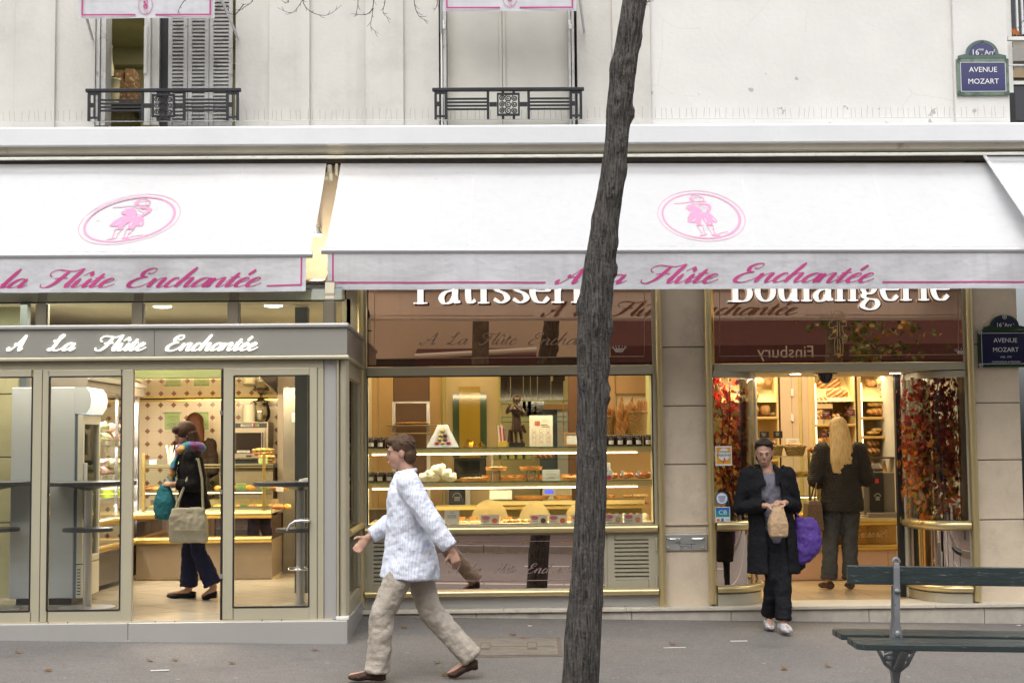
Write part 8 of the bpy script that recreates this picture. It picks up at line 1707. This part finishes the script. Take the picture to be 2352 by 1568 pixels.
b=MB(); b.tube([V3(.10*cos(a),-.03+.10*sin(a),1.425+.03*sin(a+1)) for a in [k*2*pi/16 for k in range(16)]],.048,10,closed=True); b.tube([V3(.05,-.13,1.40),V3(.10,-.17,1.25),V3(.11,-.19,1.08)],[.05,.065,.05],10,flat=.5,side=(1,0,0)); b.tube([V3(.02,-.13,1.40),V3(.03,-.19,1.25),V3(.05,-.22,1.15)],[.05,.06,.04],10,flat=.5,side=(1,0,0)); folds(remesh(b.build('scarf',m,t,smooth=True),.009,1),.035,.012)
for s in 'LR': b=MB(); shoe(b,J['an'+s],J['to'+s],.035,.04); b.build('shoe',fabric('black_leather',(.01,.01,.011),30,rough=.35),t,smooth=True)
wl=lambda v: Matrix.Translation((fx,Yl,FLL))@Matrix.Rotation(-pi/2,4,'Z')@(Vector(v)*.955)
a=wl((.26,.01,.73)); CRB=fabric('cream_canvas',(.40,.38,.30),10,st=.5); t2=thing('shoulder_bag','large cream shoulder bag at the left shop customer\'s hip','bag',a); b=MB(); b.loft([[(w_*x,d_*y,z) for x,y in ((-1,-.8),(-.8,-1),(.8,-1),(1,-.8),(1,.8),(.8,1),(-.8,1),(-1,.8))] for z,w_,d_ in ((-.17,.15,.05),(-.155,.17,.065),(.05,.165,.06),(.13,.15,.04),(.14,.14,.03))]); folds(remesh(b.build('bag',CRB,t2,smooth=True,ang=50),.010,1),.03,.006); b=MB(); b.tube([(-.12,0,.13),(-.02,.03,.40),(.06,.06,.585)],.012,8); b.tube([(.13,0,.13),(.11,.04,.40),(.07,.06,.585)],.012,8); b.build('strap',CRB,t2,smooth=True); MB().box(-.15,.15,-.078,-.062,-.06,-.05).build('seam',CRB,t2)
a=wl((.14,-.24,.93)); TQ=fabric('turquoise_cloth',(.035,.17,.22),7,st=.9); t2=thing('shopping_bag','turquoise cloth bag clutched in front of the left shop customer','bag',a); b=MB(); b.loft([[(w_*cos(k*pi/8),d_*sin(k*pi/8),z) for k in range(16)] for z,w_,d_ in ((-.16,.03,.03),(-.14,.085,.07),(0,.10,.075),(.09,.07,.05),(.14,.045,.03),(.16,.05,.03))]); folds(remesh(b.build('pouch',TQ,t2,smooth=True),.010,1),.03,.007); b=MB(); b.tube([(.0,0,.15),(-.01,.02,.2),(.0,.04,.15)],.008,6); b.build('handle',TQ,t2,smooth=True)
# ---- assistant behind the counter, back turned
Ya=3.12; fx=X(448,Ya,1000)
t=thing('person','auburn haired shop assistant in dark clothes behind the counter, back turned','person',(fx,Ya,FLL),pi+.15); t.scale=(1.0,)*3
J=dict(pelvis=V3(0,0,.96),chest=V3(0,0,1.30),neck=V3(0,-.01,1.49),head=V3(0,-.03,1.645),shL=V3(.17,0,1.42),elL=V3(.215,.0,1.13),wrL=V3(.13,-.2,1.08),shR=V3(-.17,0,1.42),elR=V3(-.215,.0,1.13),wrR=V3(-.13,-.2,1.08),
 hipL=V3(.085,0,.93),knL=V3(.09,-.01,.5),anL=V3(.10,.02,.09),toL=V3(.12,-.15,.02),hipR=V3(-.085,0,.93),knR=V3(-.09,-.01,.5),anR=V3(-.10,.02,.09),toR=V3(-.12,-.15,.02))
Rh=RZ_(-.2,.15)
body(t,J,SKIN,1,Rh=Rh,hands=[(J['wrL'],V3(-.3,-.9,0),V3(0,0,-1),.7,1),(J['wrR'],V3(.3,-.9,0),V3(0,0,-1),.7,-1)]); face(t,J['head'],Rh)
DKB=fabric('dark_brown_tunic',(.035,.022,.016),12); trousers(t,J,DKB); topwear(t,J,DKB,[(-.1,.18,.74,0),(.05,.165,.76,0),(.2,.155,.76,0),(.33,.17,.72,0),(.43,.165,.68,0),(.51,.10,.75,0)],arm=(.07,.06,.05),nm='tunic')
b=MB(); h=J['head']; b.ell(h+Rh@V3(0,.02,.035),[.098,.112,.10],18,12,Rh); b.tube([h+V3(0,.05,.04),h+V3(0,.08,-.08),h+V3(0,.10,-.19),h+V3(0,.10,-.25)],[.09,.108,.105,.06],18,flat=[.85,.7,.5,.4],side=(1,0,0)); remesh(b.build('hair',hairmat('auburn_hair',(.075,.027,.012),(50,50,3)),t,smooth=True),.01,2)
for s in 'LR': b=MB(); shoe(b,J['an'+s],J['to'+s]); b.build('shoe',MATS['black_leather'],t,smooth=True)
# ================================================================== street tree in front
from mathutils import noise as mn
m=mat('dark_bark',(.07,.065,.06),.85,var=0); g=G(m); n1=g.noise(1,6,stretch=(80,80,8)); n2=g.noise(50,4); n3=g.noise(2.2,4); n4=g.noise(9,5)
c=g.mix(g.ramp(n1,.34,.66),(.008,.007,.006),(.112,.100,.088)); c=g.mix(g.m('MULTIPLY',g.ramp(n3,.5,.72),.55),c,(.022,.020,.018)); c=g.mix(g.m('MULTIPLY',g.ramp(n2,.5,.75),.35),c,(.20,.19,.18)); c=g.mix(g.m('MULTIPLY',g.ramp(n4,.62,.72),.30),c,(.20,.19,.19)); g.color(c)
g.bump(g.m('ADD',g.m('MULTIPLY',n1,1.0),g.m('MULTIPLY',n2,.35)),1.0,.03); BARK=m
YT=-3.85
OUT=[(1640,1281,1374),(1568,1287.5,1377),(1450,1296,1382),(1312,1311,1388),(1200,1319,1392),(1045,1324,1394),(920,1324,1395),(826,1324.5,1399),(722,1325,1406),(640,1335,1411),(522,1356.5,1422),(430,1371,1434),(333,1386,1444),(240,1393,1452),(167,1401,1461),(80,1415,1475),(0,1429,1488),(-160,1455,1510),(-420,1480,1528),(-800,1500,1540)]
KN=[(1385,1.2,.02,.05),(1300,-.3,.012,.06),(1055,-1.2,.018,.06),(1040,.2,.025,.05),(985,-1.6,.02,.05),(905,1.45,.045,.06),(885,-.5,.03,.05),(845,1.2,.03,.05),(790,-.9,.03,.06),(755,1.3,.045,.05),(735,.0,.03,.07),(700,-1.3,.035,.05),(622,1.45,.045,.04),(560,.9,.03,.05),(500,-1.3,.02,.05),(440,.2,.03,.06),(395,1.4,.02,.05),(333,.3,.03,.06),(262,1.35,.05,.045),(245,-.2,.035,.08),(212,.7,.03,.06),(160,.2,.045,.09),(152,-1.2,.03,.06),(96,1.3,.025,.05),(60,.2,.02,.08)]
def lerp_out(z_py):
    for (a,l0,r0),(b_,l1,r1) in zip(OUT[:-1],OUT[1:]):
        if a>=z_py>=b_: u=(a-z_py)/(a-b_); return l0+(l1-l0)*u,r0+(r1-r0)*u
    return OUT[-1][1:]
rings=[]; NR=110; p=1640.0; pys=[]
while p>-800: pys.append(p); p-=5.0 if p>-60 else 30
for py in pys:
    l,r=lerp_out(py); cpt=at((l+r)/2,py,YT); rad=(X(r,YT,py)-X(l,YT,py))/2*.96; ring=[]
    for k in range(NR):
        a=2*pi*k/NR; px_=cos(a); py_=sin(a)
        d=.006*(mn.noise(Vector((px_*3.4+5,py_*3.4,cpt.z*1.7)))) + .007*(mn.noise(Vector((px_*8,py_*8,cpt.z*1.6+9)))) - .011*abs(mn.noise(Vector((px_*17,py_*17,cpt.z*3.2))))
        for kp,ka,kh,ks in KN:
            kz=(py-kp)/350.0; da=(a-(-pi/2+ka)+pi)%(2*pi)-pi
            q=(kz/ks)**2+(da/(ks/rad*.75))**2
            if q<9: d+=kh*math.exp(-q)*(1-.75*math.exp(-q*6))*.72
        rr_=rad*(1)+d; ring.append((cpt.x+rr_*px_,cpt.y+rr_*py_,cpt.z))
    rings.append(ring)
gpt=V3(X(1330,YT,1600),YT,0); gpt.z=gz(gpt.x,YT)
TREE=thing('street_tree','leaning bare street tree with dark knotted bark in front of the bakery','tree',(0,0,0))
MB().loft(rings).build('trunk',BARK,TREE,smooth=True,ang=70)
rr=random.Random(12)
TWG=mat('fine_twig',(.035,.028,.025),.8,var=.2)
top=at(1500,-430,YT)
b=MB(); b.tube([at(1490,-300,YT),at(1250,-420,YT-.1),at(950,-300,YT-.2),at(800,-160,YT-.2),at(700,-60,YT-.2)],[.07,.05,.035,.02,.011],10); b.tube([at(1500,-500,YT),at(1750,-700,YT),at(2050,-800,YT)],[.07,.05,.03],10); br_=b.build('branch',BARK,TREE,smooth=True)
def twig(b,pts,r0=.0035,seed=0,Y=YT-.2):
    P=[at(x,y,Y) for x,y in pts]; q=cat_rom([(v.x,v.z) for v in P],4); n=len(q); P=[Vector((x,Y,z)) for x,z in q]
    b.tube(P,[r0*(1-.7*i/(n-1)) for i in range(n)],5); r2=random.Random(seed)
    for i in range(2,n-1,2):
        d=P[i+1]-P[i]; s=r2.choice((-1,1)); e=Vector((d.z*s*.6+d.x,r2.uniform(-.02,.02),-d.x*s*.6+d.z)).normalized()*r2.uniform(.02,.06); b.tube([P[i],P[i]+e*.6,P[i]+e+Vector((0,0,.008))],[r0*.5,r0*.42,r0*.25],4)
b=MB()
for i,pts in enumerate((((720,-70),(705,-20),(690,8),(670,30),(637,18)),((700,-60),(695,0),(715,28),(752,35),(785,12)),((860,-40),(858,0),(855,35),(852,62),(870,78)),((858,20),(840,34),(806,32)),((884,-30),(884,5),(880,30),(898,46)),((950,-40),(952,10),(963,38),(985,50)),((1003,-30),(1004,10),(996,26)),((560,-30),(580,0),(560,18),(537,34)),((440,-20),(415,14),(408,32)),((560,10),(540,33),(522,30)),((1495,-20),(1490,2),(1475,6)),((1450,-8),(1475,6),(1502,2)),((657,-10),(663,5),(652,8)),((820,-30),(822,12),(815,38)))): twig(b,pts,seed=i)
b.tube([at(700,-60,YT-.2),at(600,-50,YT-.2),at(430,-40,YT-.2)],[.008,.006,.004],6); b.tube([at(800,-160,YT-.2),at(900,-60,YT-.2),at(1010,-40,YT-.2)],[.012,.008,.005],6)
b.build('twigs',TWG,TREE)
b=MB(); twig(b,((2420,-60),(2380,10),(2345,55),(2338,66)),.004,3)
b.build('twigs',TWG,TREE)
b=MB(); a=at(2333,75,YT-.2); b.add([a]+[a+Vector((x*.055-.3*y*.05,.01*x,y*.055)) for x,y,_ in leafshape(1,random.Random(1))],[(0,k+1,(k+1)%16+1) for k in range(16)]); b.build('leaf',LO,TREE)
# ================================================================== bench
gpb=onground(2300,1640); Yb_=-4.2
HL=1.18; cx_=V3(X(1932,Yb_,1300)+HL,Yb_,0); 
BENCH=thing('park_bench','double sided green slatted park bench with grey cast iron stand, cut by the right edge','bench',(cx_.x,Yb_,gz(cx_.x,Yb_)),radians(-1.5))
BENCH.rotation_euler=(0,radians(1.26),radians(-1.5))
GRN=mat('bench_green_paint',(.020,.032,.034),.42,var=.25,scale=5,stretch=(1,8,8),bump=.3,bscale=30,dirt=((.20,.19,.17),10,.60,.06,.75),coat=.15)
gb=gz(cx_.x,Yb_)
zb1=at(1935,1298,Yb_).z-gb-.025
h0=zb1-.118; sz=at(1990,1460,Yb_).z-gb-.024
def plank(nm,x0,x1,y0,y1,z0,z1,ch=.0):
    b=MB(); c=.05
    b.prismz([(x0,y0+c*.7),(x0+c,y0),(x1-c,y0),(x1,y0+c*.7),(x1,y1-.0),(x0,y1-.0)] if ch>0 else ([(x0,y0),(x1,y0),(x1,y1-c*.7),(x1-c,y1),(x0+c,y1),(x0,y1-c*.7)] if ch<0 else [(x0,y0),(x1,y0),(x1,y1),(x0,y1)]),z0,z1)
    return b.build(nm,GRN,BENCH,bevel=.006)
plank('backrest',-HL+.02,HL,-.03,.0,h0,zb1)
zs_=sz
plank('seat_plank',-HL,HL,-.40,-.255,zs_-.04,zs_,1); plank('seat_plank',-HL,HL,-.235,-.10,zs_-.038,zs_+.002)
plank('seat_plank',-HL,HL,.235,.38,zs_-.04,zs_,-1); plank('seat_plank',-HL,HL,.075,.215,zs_-.038,zs_+.002)
CI=mat('grey_cast_iron',(.215,.225,.24),.45,metal=.3,var=.15,scale=14,dirt=((.05,.045,.04),25,.6,.05,.8))
for lx in (-HL+.325,HL-.325):
    b=MB()
    b.loft([[(lx-w_,y-.014,z),(lx+w_,y-.014,z),(lx+w_,y+.02,z),(lx-w_,y+.02,z)] for z,w_,y in ((zs_-.06,.035,-.05),(zs_+.03,.028,-.05),(zs_+.10,.017,-.052),(h0-.02,.019,-.047),(zb1-.01,.019,-.045),(zb1+.02,.017,-.04))])
    b.tube([(lx+.019*cos(a),-.035,zb1+.02+.028*sin(a)) for a in [k*pi/8 for k in range(9)]],.012,6); b.ell((lx,-.06,h0-.035),(.022,.02,.016),10,6); b.ell((lx,-.064,zs_+.02),(.02,.015,.025),8,6)
    b.loft([[(lx-w_,.015,z),(lx+w_,.015,z),(lx+w_,.04,z),(lx-w_,.04,z)] for z,w_ in ((zs_-.04,.03),(zs_+.12,.016),(h0-.01,.014))])
    b.loft([[(lx-w_,-d_,z),(lx+w_,-d_,z),(lx+w_,d_,z),(lx-w_,d_,z)] for z,w_,d_ in ((0,.055,.09),(.03,.05,.08),(.10,.022,.04),(zs_*.45,.020,.03),(zs_*.62,.032,.035),(zs_-.05,.026,.04))])
    o=b.build('stand',CI,BENCH,bevel=.003)
    b=MB()
    for s in (-1,1): b.tube([(lx,s*.03,zs_-.20),(lx,s*.10,zs_-.17),(lx,s*.17,zs_-.11),(lx,s*.26,zs_-.055),(lx,s*.36,zs_-.05)],[.018,.02,.019,.017,.014],8,flat=1.6)
    b.build('seat_bracket',CI,o,smooth=True)
    b=MB()
    for s in (-1,1): b.tube([(lx+s*(.045+.03*cos(k*.5))*(1-.0*k),-.03,zs_-.12-.03*sin(k*.5)*(1-k/16)) for k in range(13)],.010,6); b.tube([(lx+s*.02,-.03,zs_-.21),(lx+s*.07,-.03,zs_-.17),(lx+s*.105,-.03,zs_-.10),(lx+s*.13,-.03,zs_-.06)],.012,7); b.ell((lx+s*.135,-.03,zs_-.058),(.018,.014,.012),8,6)
    b.build('scroll',CI,o,smooth=True)
# ================================================================== pavement bits
def gq(px,py,dz=.004): p=onground(px,py); return V3(p.x,p.y,p.z+dz)
t=thing('access_cover','rectangular cast iron access cover with two small lids let into the pavement','manhole cover',(0,0,0))
A_,B_,C_,D_=gq(1056,1510,.003),gq(1293,1507,.003),gq(1287,1463,.003),gq(1068,1464,.003)
lerp=lambda a,c,u:a+(c-a)*u
Q=lambda u,v,dz=0:lerp(lerp(A_,B_,u),lerp(D_,C_,u),v)+V3(0,0,dz)
CVR=mat('worn_iron_cover',(.15,.135,.125),.6,metal=.2,var=.2,scale=9,bump=.9,bscale=22,dirt=((.08,.06,.05),8,.56,.08,.6)); RIM=mat('cover_rim',(.11,.085,.07),.7,var=.25,scale=14)
def slab(nm,u0,u1,v0,v1,dz,m,par): 
    top=[Q(u0,v0,dz),Q(u1,v0,dz),Q(u1,v1,dz),Q(u0,v1,dz)]; bot=[p-V3(0,0,.02) for p in top]; return MB().add(bot+top,[(3,2,1,0),(4,5,6,7),(0,1,5,4),(1,2,6,5),(2,3,7,6),(3,0,4,7)]).build(nm,m,par)
slab('rim',0,1,0,1,.0,RIM,t); slab('cover',.03,.955,.06,.94,.004,CVR,t)
for u0,u1 in ((.19,.27),(.66,.74)): o=slab('small_lid_rim',u0-.012,u1+.012,.33,.70,.006,RIM,t); slab('small_lid',u0,u1,.38,.64,.009,CVR,o)
slab('joint',.05,.93,.485,.50,.0055,RIM,t)
LEAFB=leafmat('fallen_brown_leaf',(.30,.17,.07)); PAPER=mat('litter_paper',(.70,.69,.66),.7,var=.03)
rr=random.Random(21)
for i,(px,py,m_,lab) in enumerate(((42,1500,LEAFB,'brown fallen leaf nearest the left edge of the pavement'),(345,1518,LEAFB,'brown fallen leaf below the open doorway'),(402,1517,LEAFB,'curled brown leaf right of the one below the doorway'),(532,1524,LEAFB,'brown fallen leaf below the right door leaf'),(110,1541,LEAFB,'ochre fallen leaf in front, far left'),(724,1494,LEAFB,'brown fallen leaf near the corner of the glazed shopfront'),(928,1442,LEAFB,'orange fallen leaf under the walking man'),(1178,1459,LEAFB,'pale fallen leaf just above the access cover'),(1202,1466,LEAFB,'orange leaf lying on the access cover edge'),(1004,1523,LEAFB,'small orange leaf between the walking man\'s feet'),(1020,1552,LEAFB,'pale leaf near the walking man\'s rear foot'),(1545,1480,LEAFB,'pale fallen leaf right of the tree trunk'),(1800,1538,LEAFB,'ochre fallen leaf left of the bench stand'),(1903,1531,LEAFB,'brown leaf beneath the left end of the bench'))):
    p=gq(px,py,.006); b=MB(); pts=[Vector((x,y,.012*abs(x)/.03+rr.uniform(0,.006))) for x,y,_ in leafshape(.06,rr)]; R=Matrix.Rotation(rr.uniform(0,6.28),3,'Z'); b.add([Vector((0,0,.002))]+[R@q for q in pts],[(0,k+1,(k+1)%16+1) for k in range(16)]); o=b.build('fallen_leaf',m_,None); o.location=p; props(o,lab,'leaf','fallen leaves on the pavement')
for px,py,L,w_,a,lab in ((367,1541,.13,.022,.12,'long white paper strip on the pavement below the doorway'),(1697,1473,.14,.006,0,'thin white paper strip on the pavement before the walking woman'),(2340,1437,.03,.025,.5,'white paper scrap on the pavement at the right edge'),(294,1473,.03,.015,.3,'white scrap against the grey shopfront plinth'),(1217,1438,.035,.008,-.5,'cigarette end on the pavement left of the tree'),(1550,1488,.18,.004,.05,'fine white straw on the pavement right of the tree')):
    o=MB().box(-L/2,L/2,-w_/2,w_/2,0,.006).build('paper_litter',PAPER,None); o.location=gq(px,py,.004); o.rotation_euler=(0,0,a); props(o,lab,'litter')
# ================================================================== beyond the corner
NB=thing('neighbour_building','grey building with white window frames just visible beyond the right corner','building',(0,0,0))
YN=3.5
MB().pbox(2316,-700,2700,300,YN,.3).build('wall',mat('neighbour_wall',(.45,.42,.36),.8,var=.08),NB)
o=MB().pbox(2318,-40,2450,82,YN-.06,.05).build('window',mat('night_pane',(.02,.022,.03),.1,var=0),NB); MB().pbox(2314,-60,2325,290,YN-.16,.09).build('frame',WHITEP,o)
b=MB()
for p_ in (2334,2346): b.pbox(p_,-60,p_+4,78,YN-.3,.03)
b.build('bars',mat('white_bar',(.74,.74,.75),.4,var=.04),o)
MB().pbox(2316,84,2450,92,YN-.35,.06).build('sill',WHITEP,o); MB().pbox(2324,110,2450,140,YN-.06,.05).build('panel',mat('grey_panel_pale',(.40,.39,.36),.6),NB); MB().pbox(2324,160,2450,178,YN-.06,.05).build('band',mat('tan_band',(.40,.30,.18),.7),NB)
o=MB().pbox(2326,192,2450,277,YN-.1,.05).build('window',MATS['night_pane'],NB); MB().pbox(2322,186,2450,194,YN-.14,.04).build('frame',WHITEP,o); MB().pbox(2318,148,2352,151,YN-.4,.03).build('rail',STEEL,NB)
t=thing('leaning_board','black board leaning at the end of the ledge beyond the corner','board',at(2322,288,.4)); MB().box(-.02,.05,0,.03,0,.32).build('board',BLACKP,t); MB().box(-.02,.05,.031,.05,0,.05).build('foot',BLACKP,t)
# ================================================================== across the street (seen in the mirrors)
YO=-19.0
OB=thing('opposite_building','pale stone building across the street, seen only in the brown glass reflections','building',(0,0,0))
PALE=mat('opposite_stone',(.80,.71,.58),.8,var=.06,scale=.8,bump=.3,bscale=20)
MB().box(-30,30,YO-.5,YO,3.55,9.5).build('wall',PALE,OB); MB().box(-30,30,YO-.6,YO-.1,-.6,3.549).build('shop_base',mat('dark_shopfront',(.05,.04,.035),.4,var=.3,scale=.6),OB)
b=MB()
for i in range(-7,8): b.box(i*3.6-.6,i*3.6+.6,YO+.001,YO+.02,5.4,7.6)
b.build('windows',mat('dim_window',(.06,.065,.08),.1,var=.2),OB)
MARN=mat('maroon_canvas',(.11,.045,.05),.8,var=.1); ROLL=mat('white_roller',(.75,.74,.70),.5,var=.03)
zo=lambda q:CAM.z+(1031-q)/F*(13.6-YO)
def opp_awning(label,px0,px1,q0,q1,d=1.1,valq=None):
    # given where it mirrors in the glass
    k=(13.6-YO)/F; x0,x1=(px0-1110)*k,(px1-1110)*k
    t=thing('maroon_awning',label,'awning',(0,0,0),0,'maroon awnings across the street'); za,zb_=zo(q0),zo(q1)
    MB().prismx([(YO,za),(YO+d,zb_),(YO+d,zb_-.03),(YO,za-.03)],x0,x1).build('canopy',MARN,t); MB().box(x0,x1,YO+d,YO+d+.02,zb_-.35,zb_-.031).build('valance',MARN,t); return t,x0,x1,zb_
for lab,a_,c_,q0,q1 in (('long maroon awning across the street with white shop name',1395,2330,690,805),('maroon awning across the street behind the first tree',960,1230,800,825)): 
    t,x0,x1,zb_=opp_awning(lab,a_,c_,q0,q1)
    if a_>1300:
        xx=(1812-1110)*(13.6-YO-1.2)/F; b=MB(); text_mb('Finsbury',lambda u,v:(xx-u*.36,YO+1.125,zb_-.27+v*.36),b); b.build('lettering',ROLL,t)
    else: b=MB(); b.tube([(x0,YO+1.15,zb_+.0),(x1,YO+1.15,zb_+.12)],.06,10); b.build('roller',ROLL,t,smooth=True)
GLF=mat('green_leaf',(.10,.13,.02),.5,var=.5,scale=6); YLF=mat('yellow_leaf',(.42,.26,.04),.5,var=.3,scale=6)
def plane_tree(label,x,y,seed,crown_c,n):
    t=thing('plane_tree',label,'tree',(x,y,RZ(x)+.13)); r2=random.Random(seed); b=MB(); b.tube([(0,0,-.05),(.02,0,1.5),(.08,.02,3.2),(.15,0,6.5),(.1,.1,9)],[.24,.19,.17,.13,.06],14); b.build('trunk',mat('plane_bark',(.13,.11,.085),.85,var=.35,scale=6,bump=.8,bscale=30),t,smooth=True)
    b=MB(); b.tube([(.1,0,4.6),(crown_c[0]*.5,crown_c[1]*.5,5.2),(crown_c[0],crown_c[1],crown_c[2]+.5)],[.09,.06,.03],8); b.tube([(.1,0,5.5),(-1.5,.4,7.5),(-2.2,.3,8.6)],[.08,.05,.02],8); b.build('limbs',MATS['plane_bark'],t,smooth=True)
    cr=MB(); leaves(cr,crown_c,(.55,.4,.55),n,r2,.10,.17); leaves(cr,(crown_c[0]*.2,0,7.6),(1.5,1.3,1.2),n*3,r2,.12,.2); cr.build('crown',GLF,t)
    cr=MB(); leaves(cr,crown_c,(.6,.4,.6),n//3,r2,.10,.16); cr.build('yellow_leaves',YLF,t); return t
k_=(13.6+15.2)/F
plane_tree('slim plane tree with few leaves on the far pavement, mirrored in the pastry window glass',(1095-1110)*k_,-15.2,3,(-1.2,.3,5.6),120)
plane_tree('plane tree with yellowing leaves across the street, mirrored over the bakery door',(1905-1110)*k_,-15.0,5,(.75,.8,3.7),150)
LF2=leafmat('far_fallen_leaf',(.42,.30,.07)); b=MB(); rr=random.Random(31)
for i in range(260):
    x=rr.uniform(-9,9); y=rr.choice((rr.uniform(-14.5,-12.6),rr.uniform(-12.3,-11.8),rr.uniform(-14,-12.6))); z=RZ(x)+(.145 if y<-12.4 else .02)
    R=Matrix.Rotation(rr.uniform(0,6.28),3,'Z'); b.add([Vector((x,y,z))]+[Vector((x,y,z+rr.uniform(0,.02)))+R@Vector((q[0],q[1],0)) for q in leafshape(.11,rr)],[(0,k+1,(k+1)%16+1) for k in range(16)])
props(b.build('fallen_leaves',LF2,None),'scattered yellow leaves along the far kerb','leaves',None,'stuff')
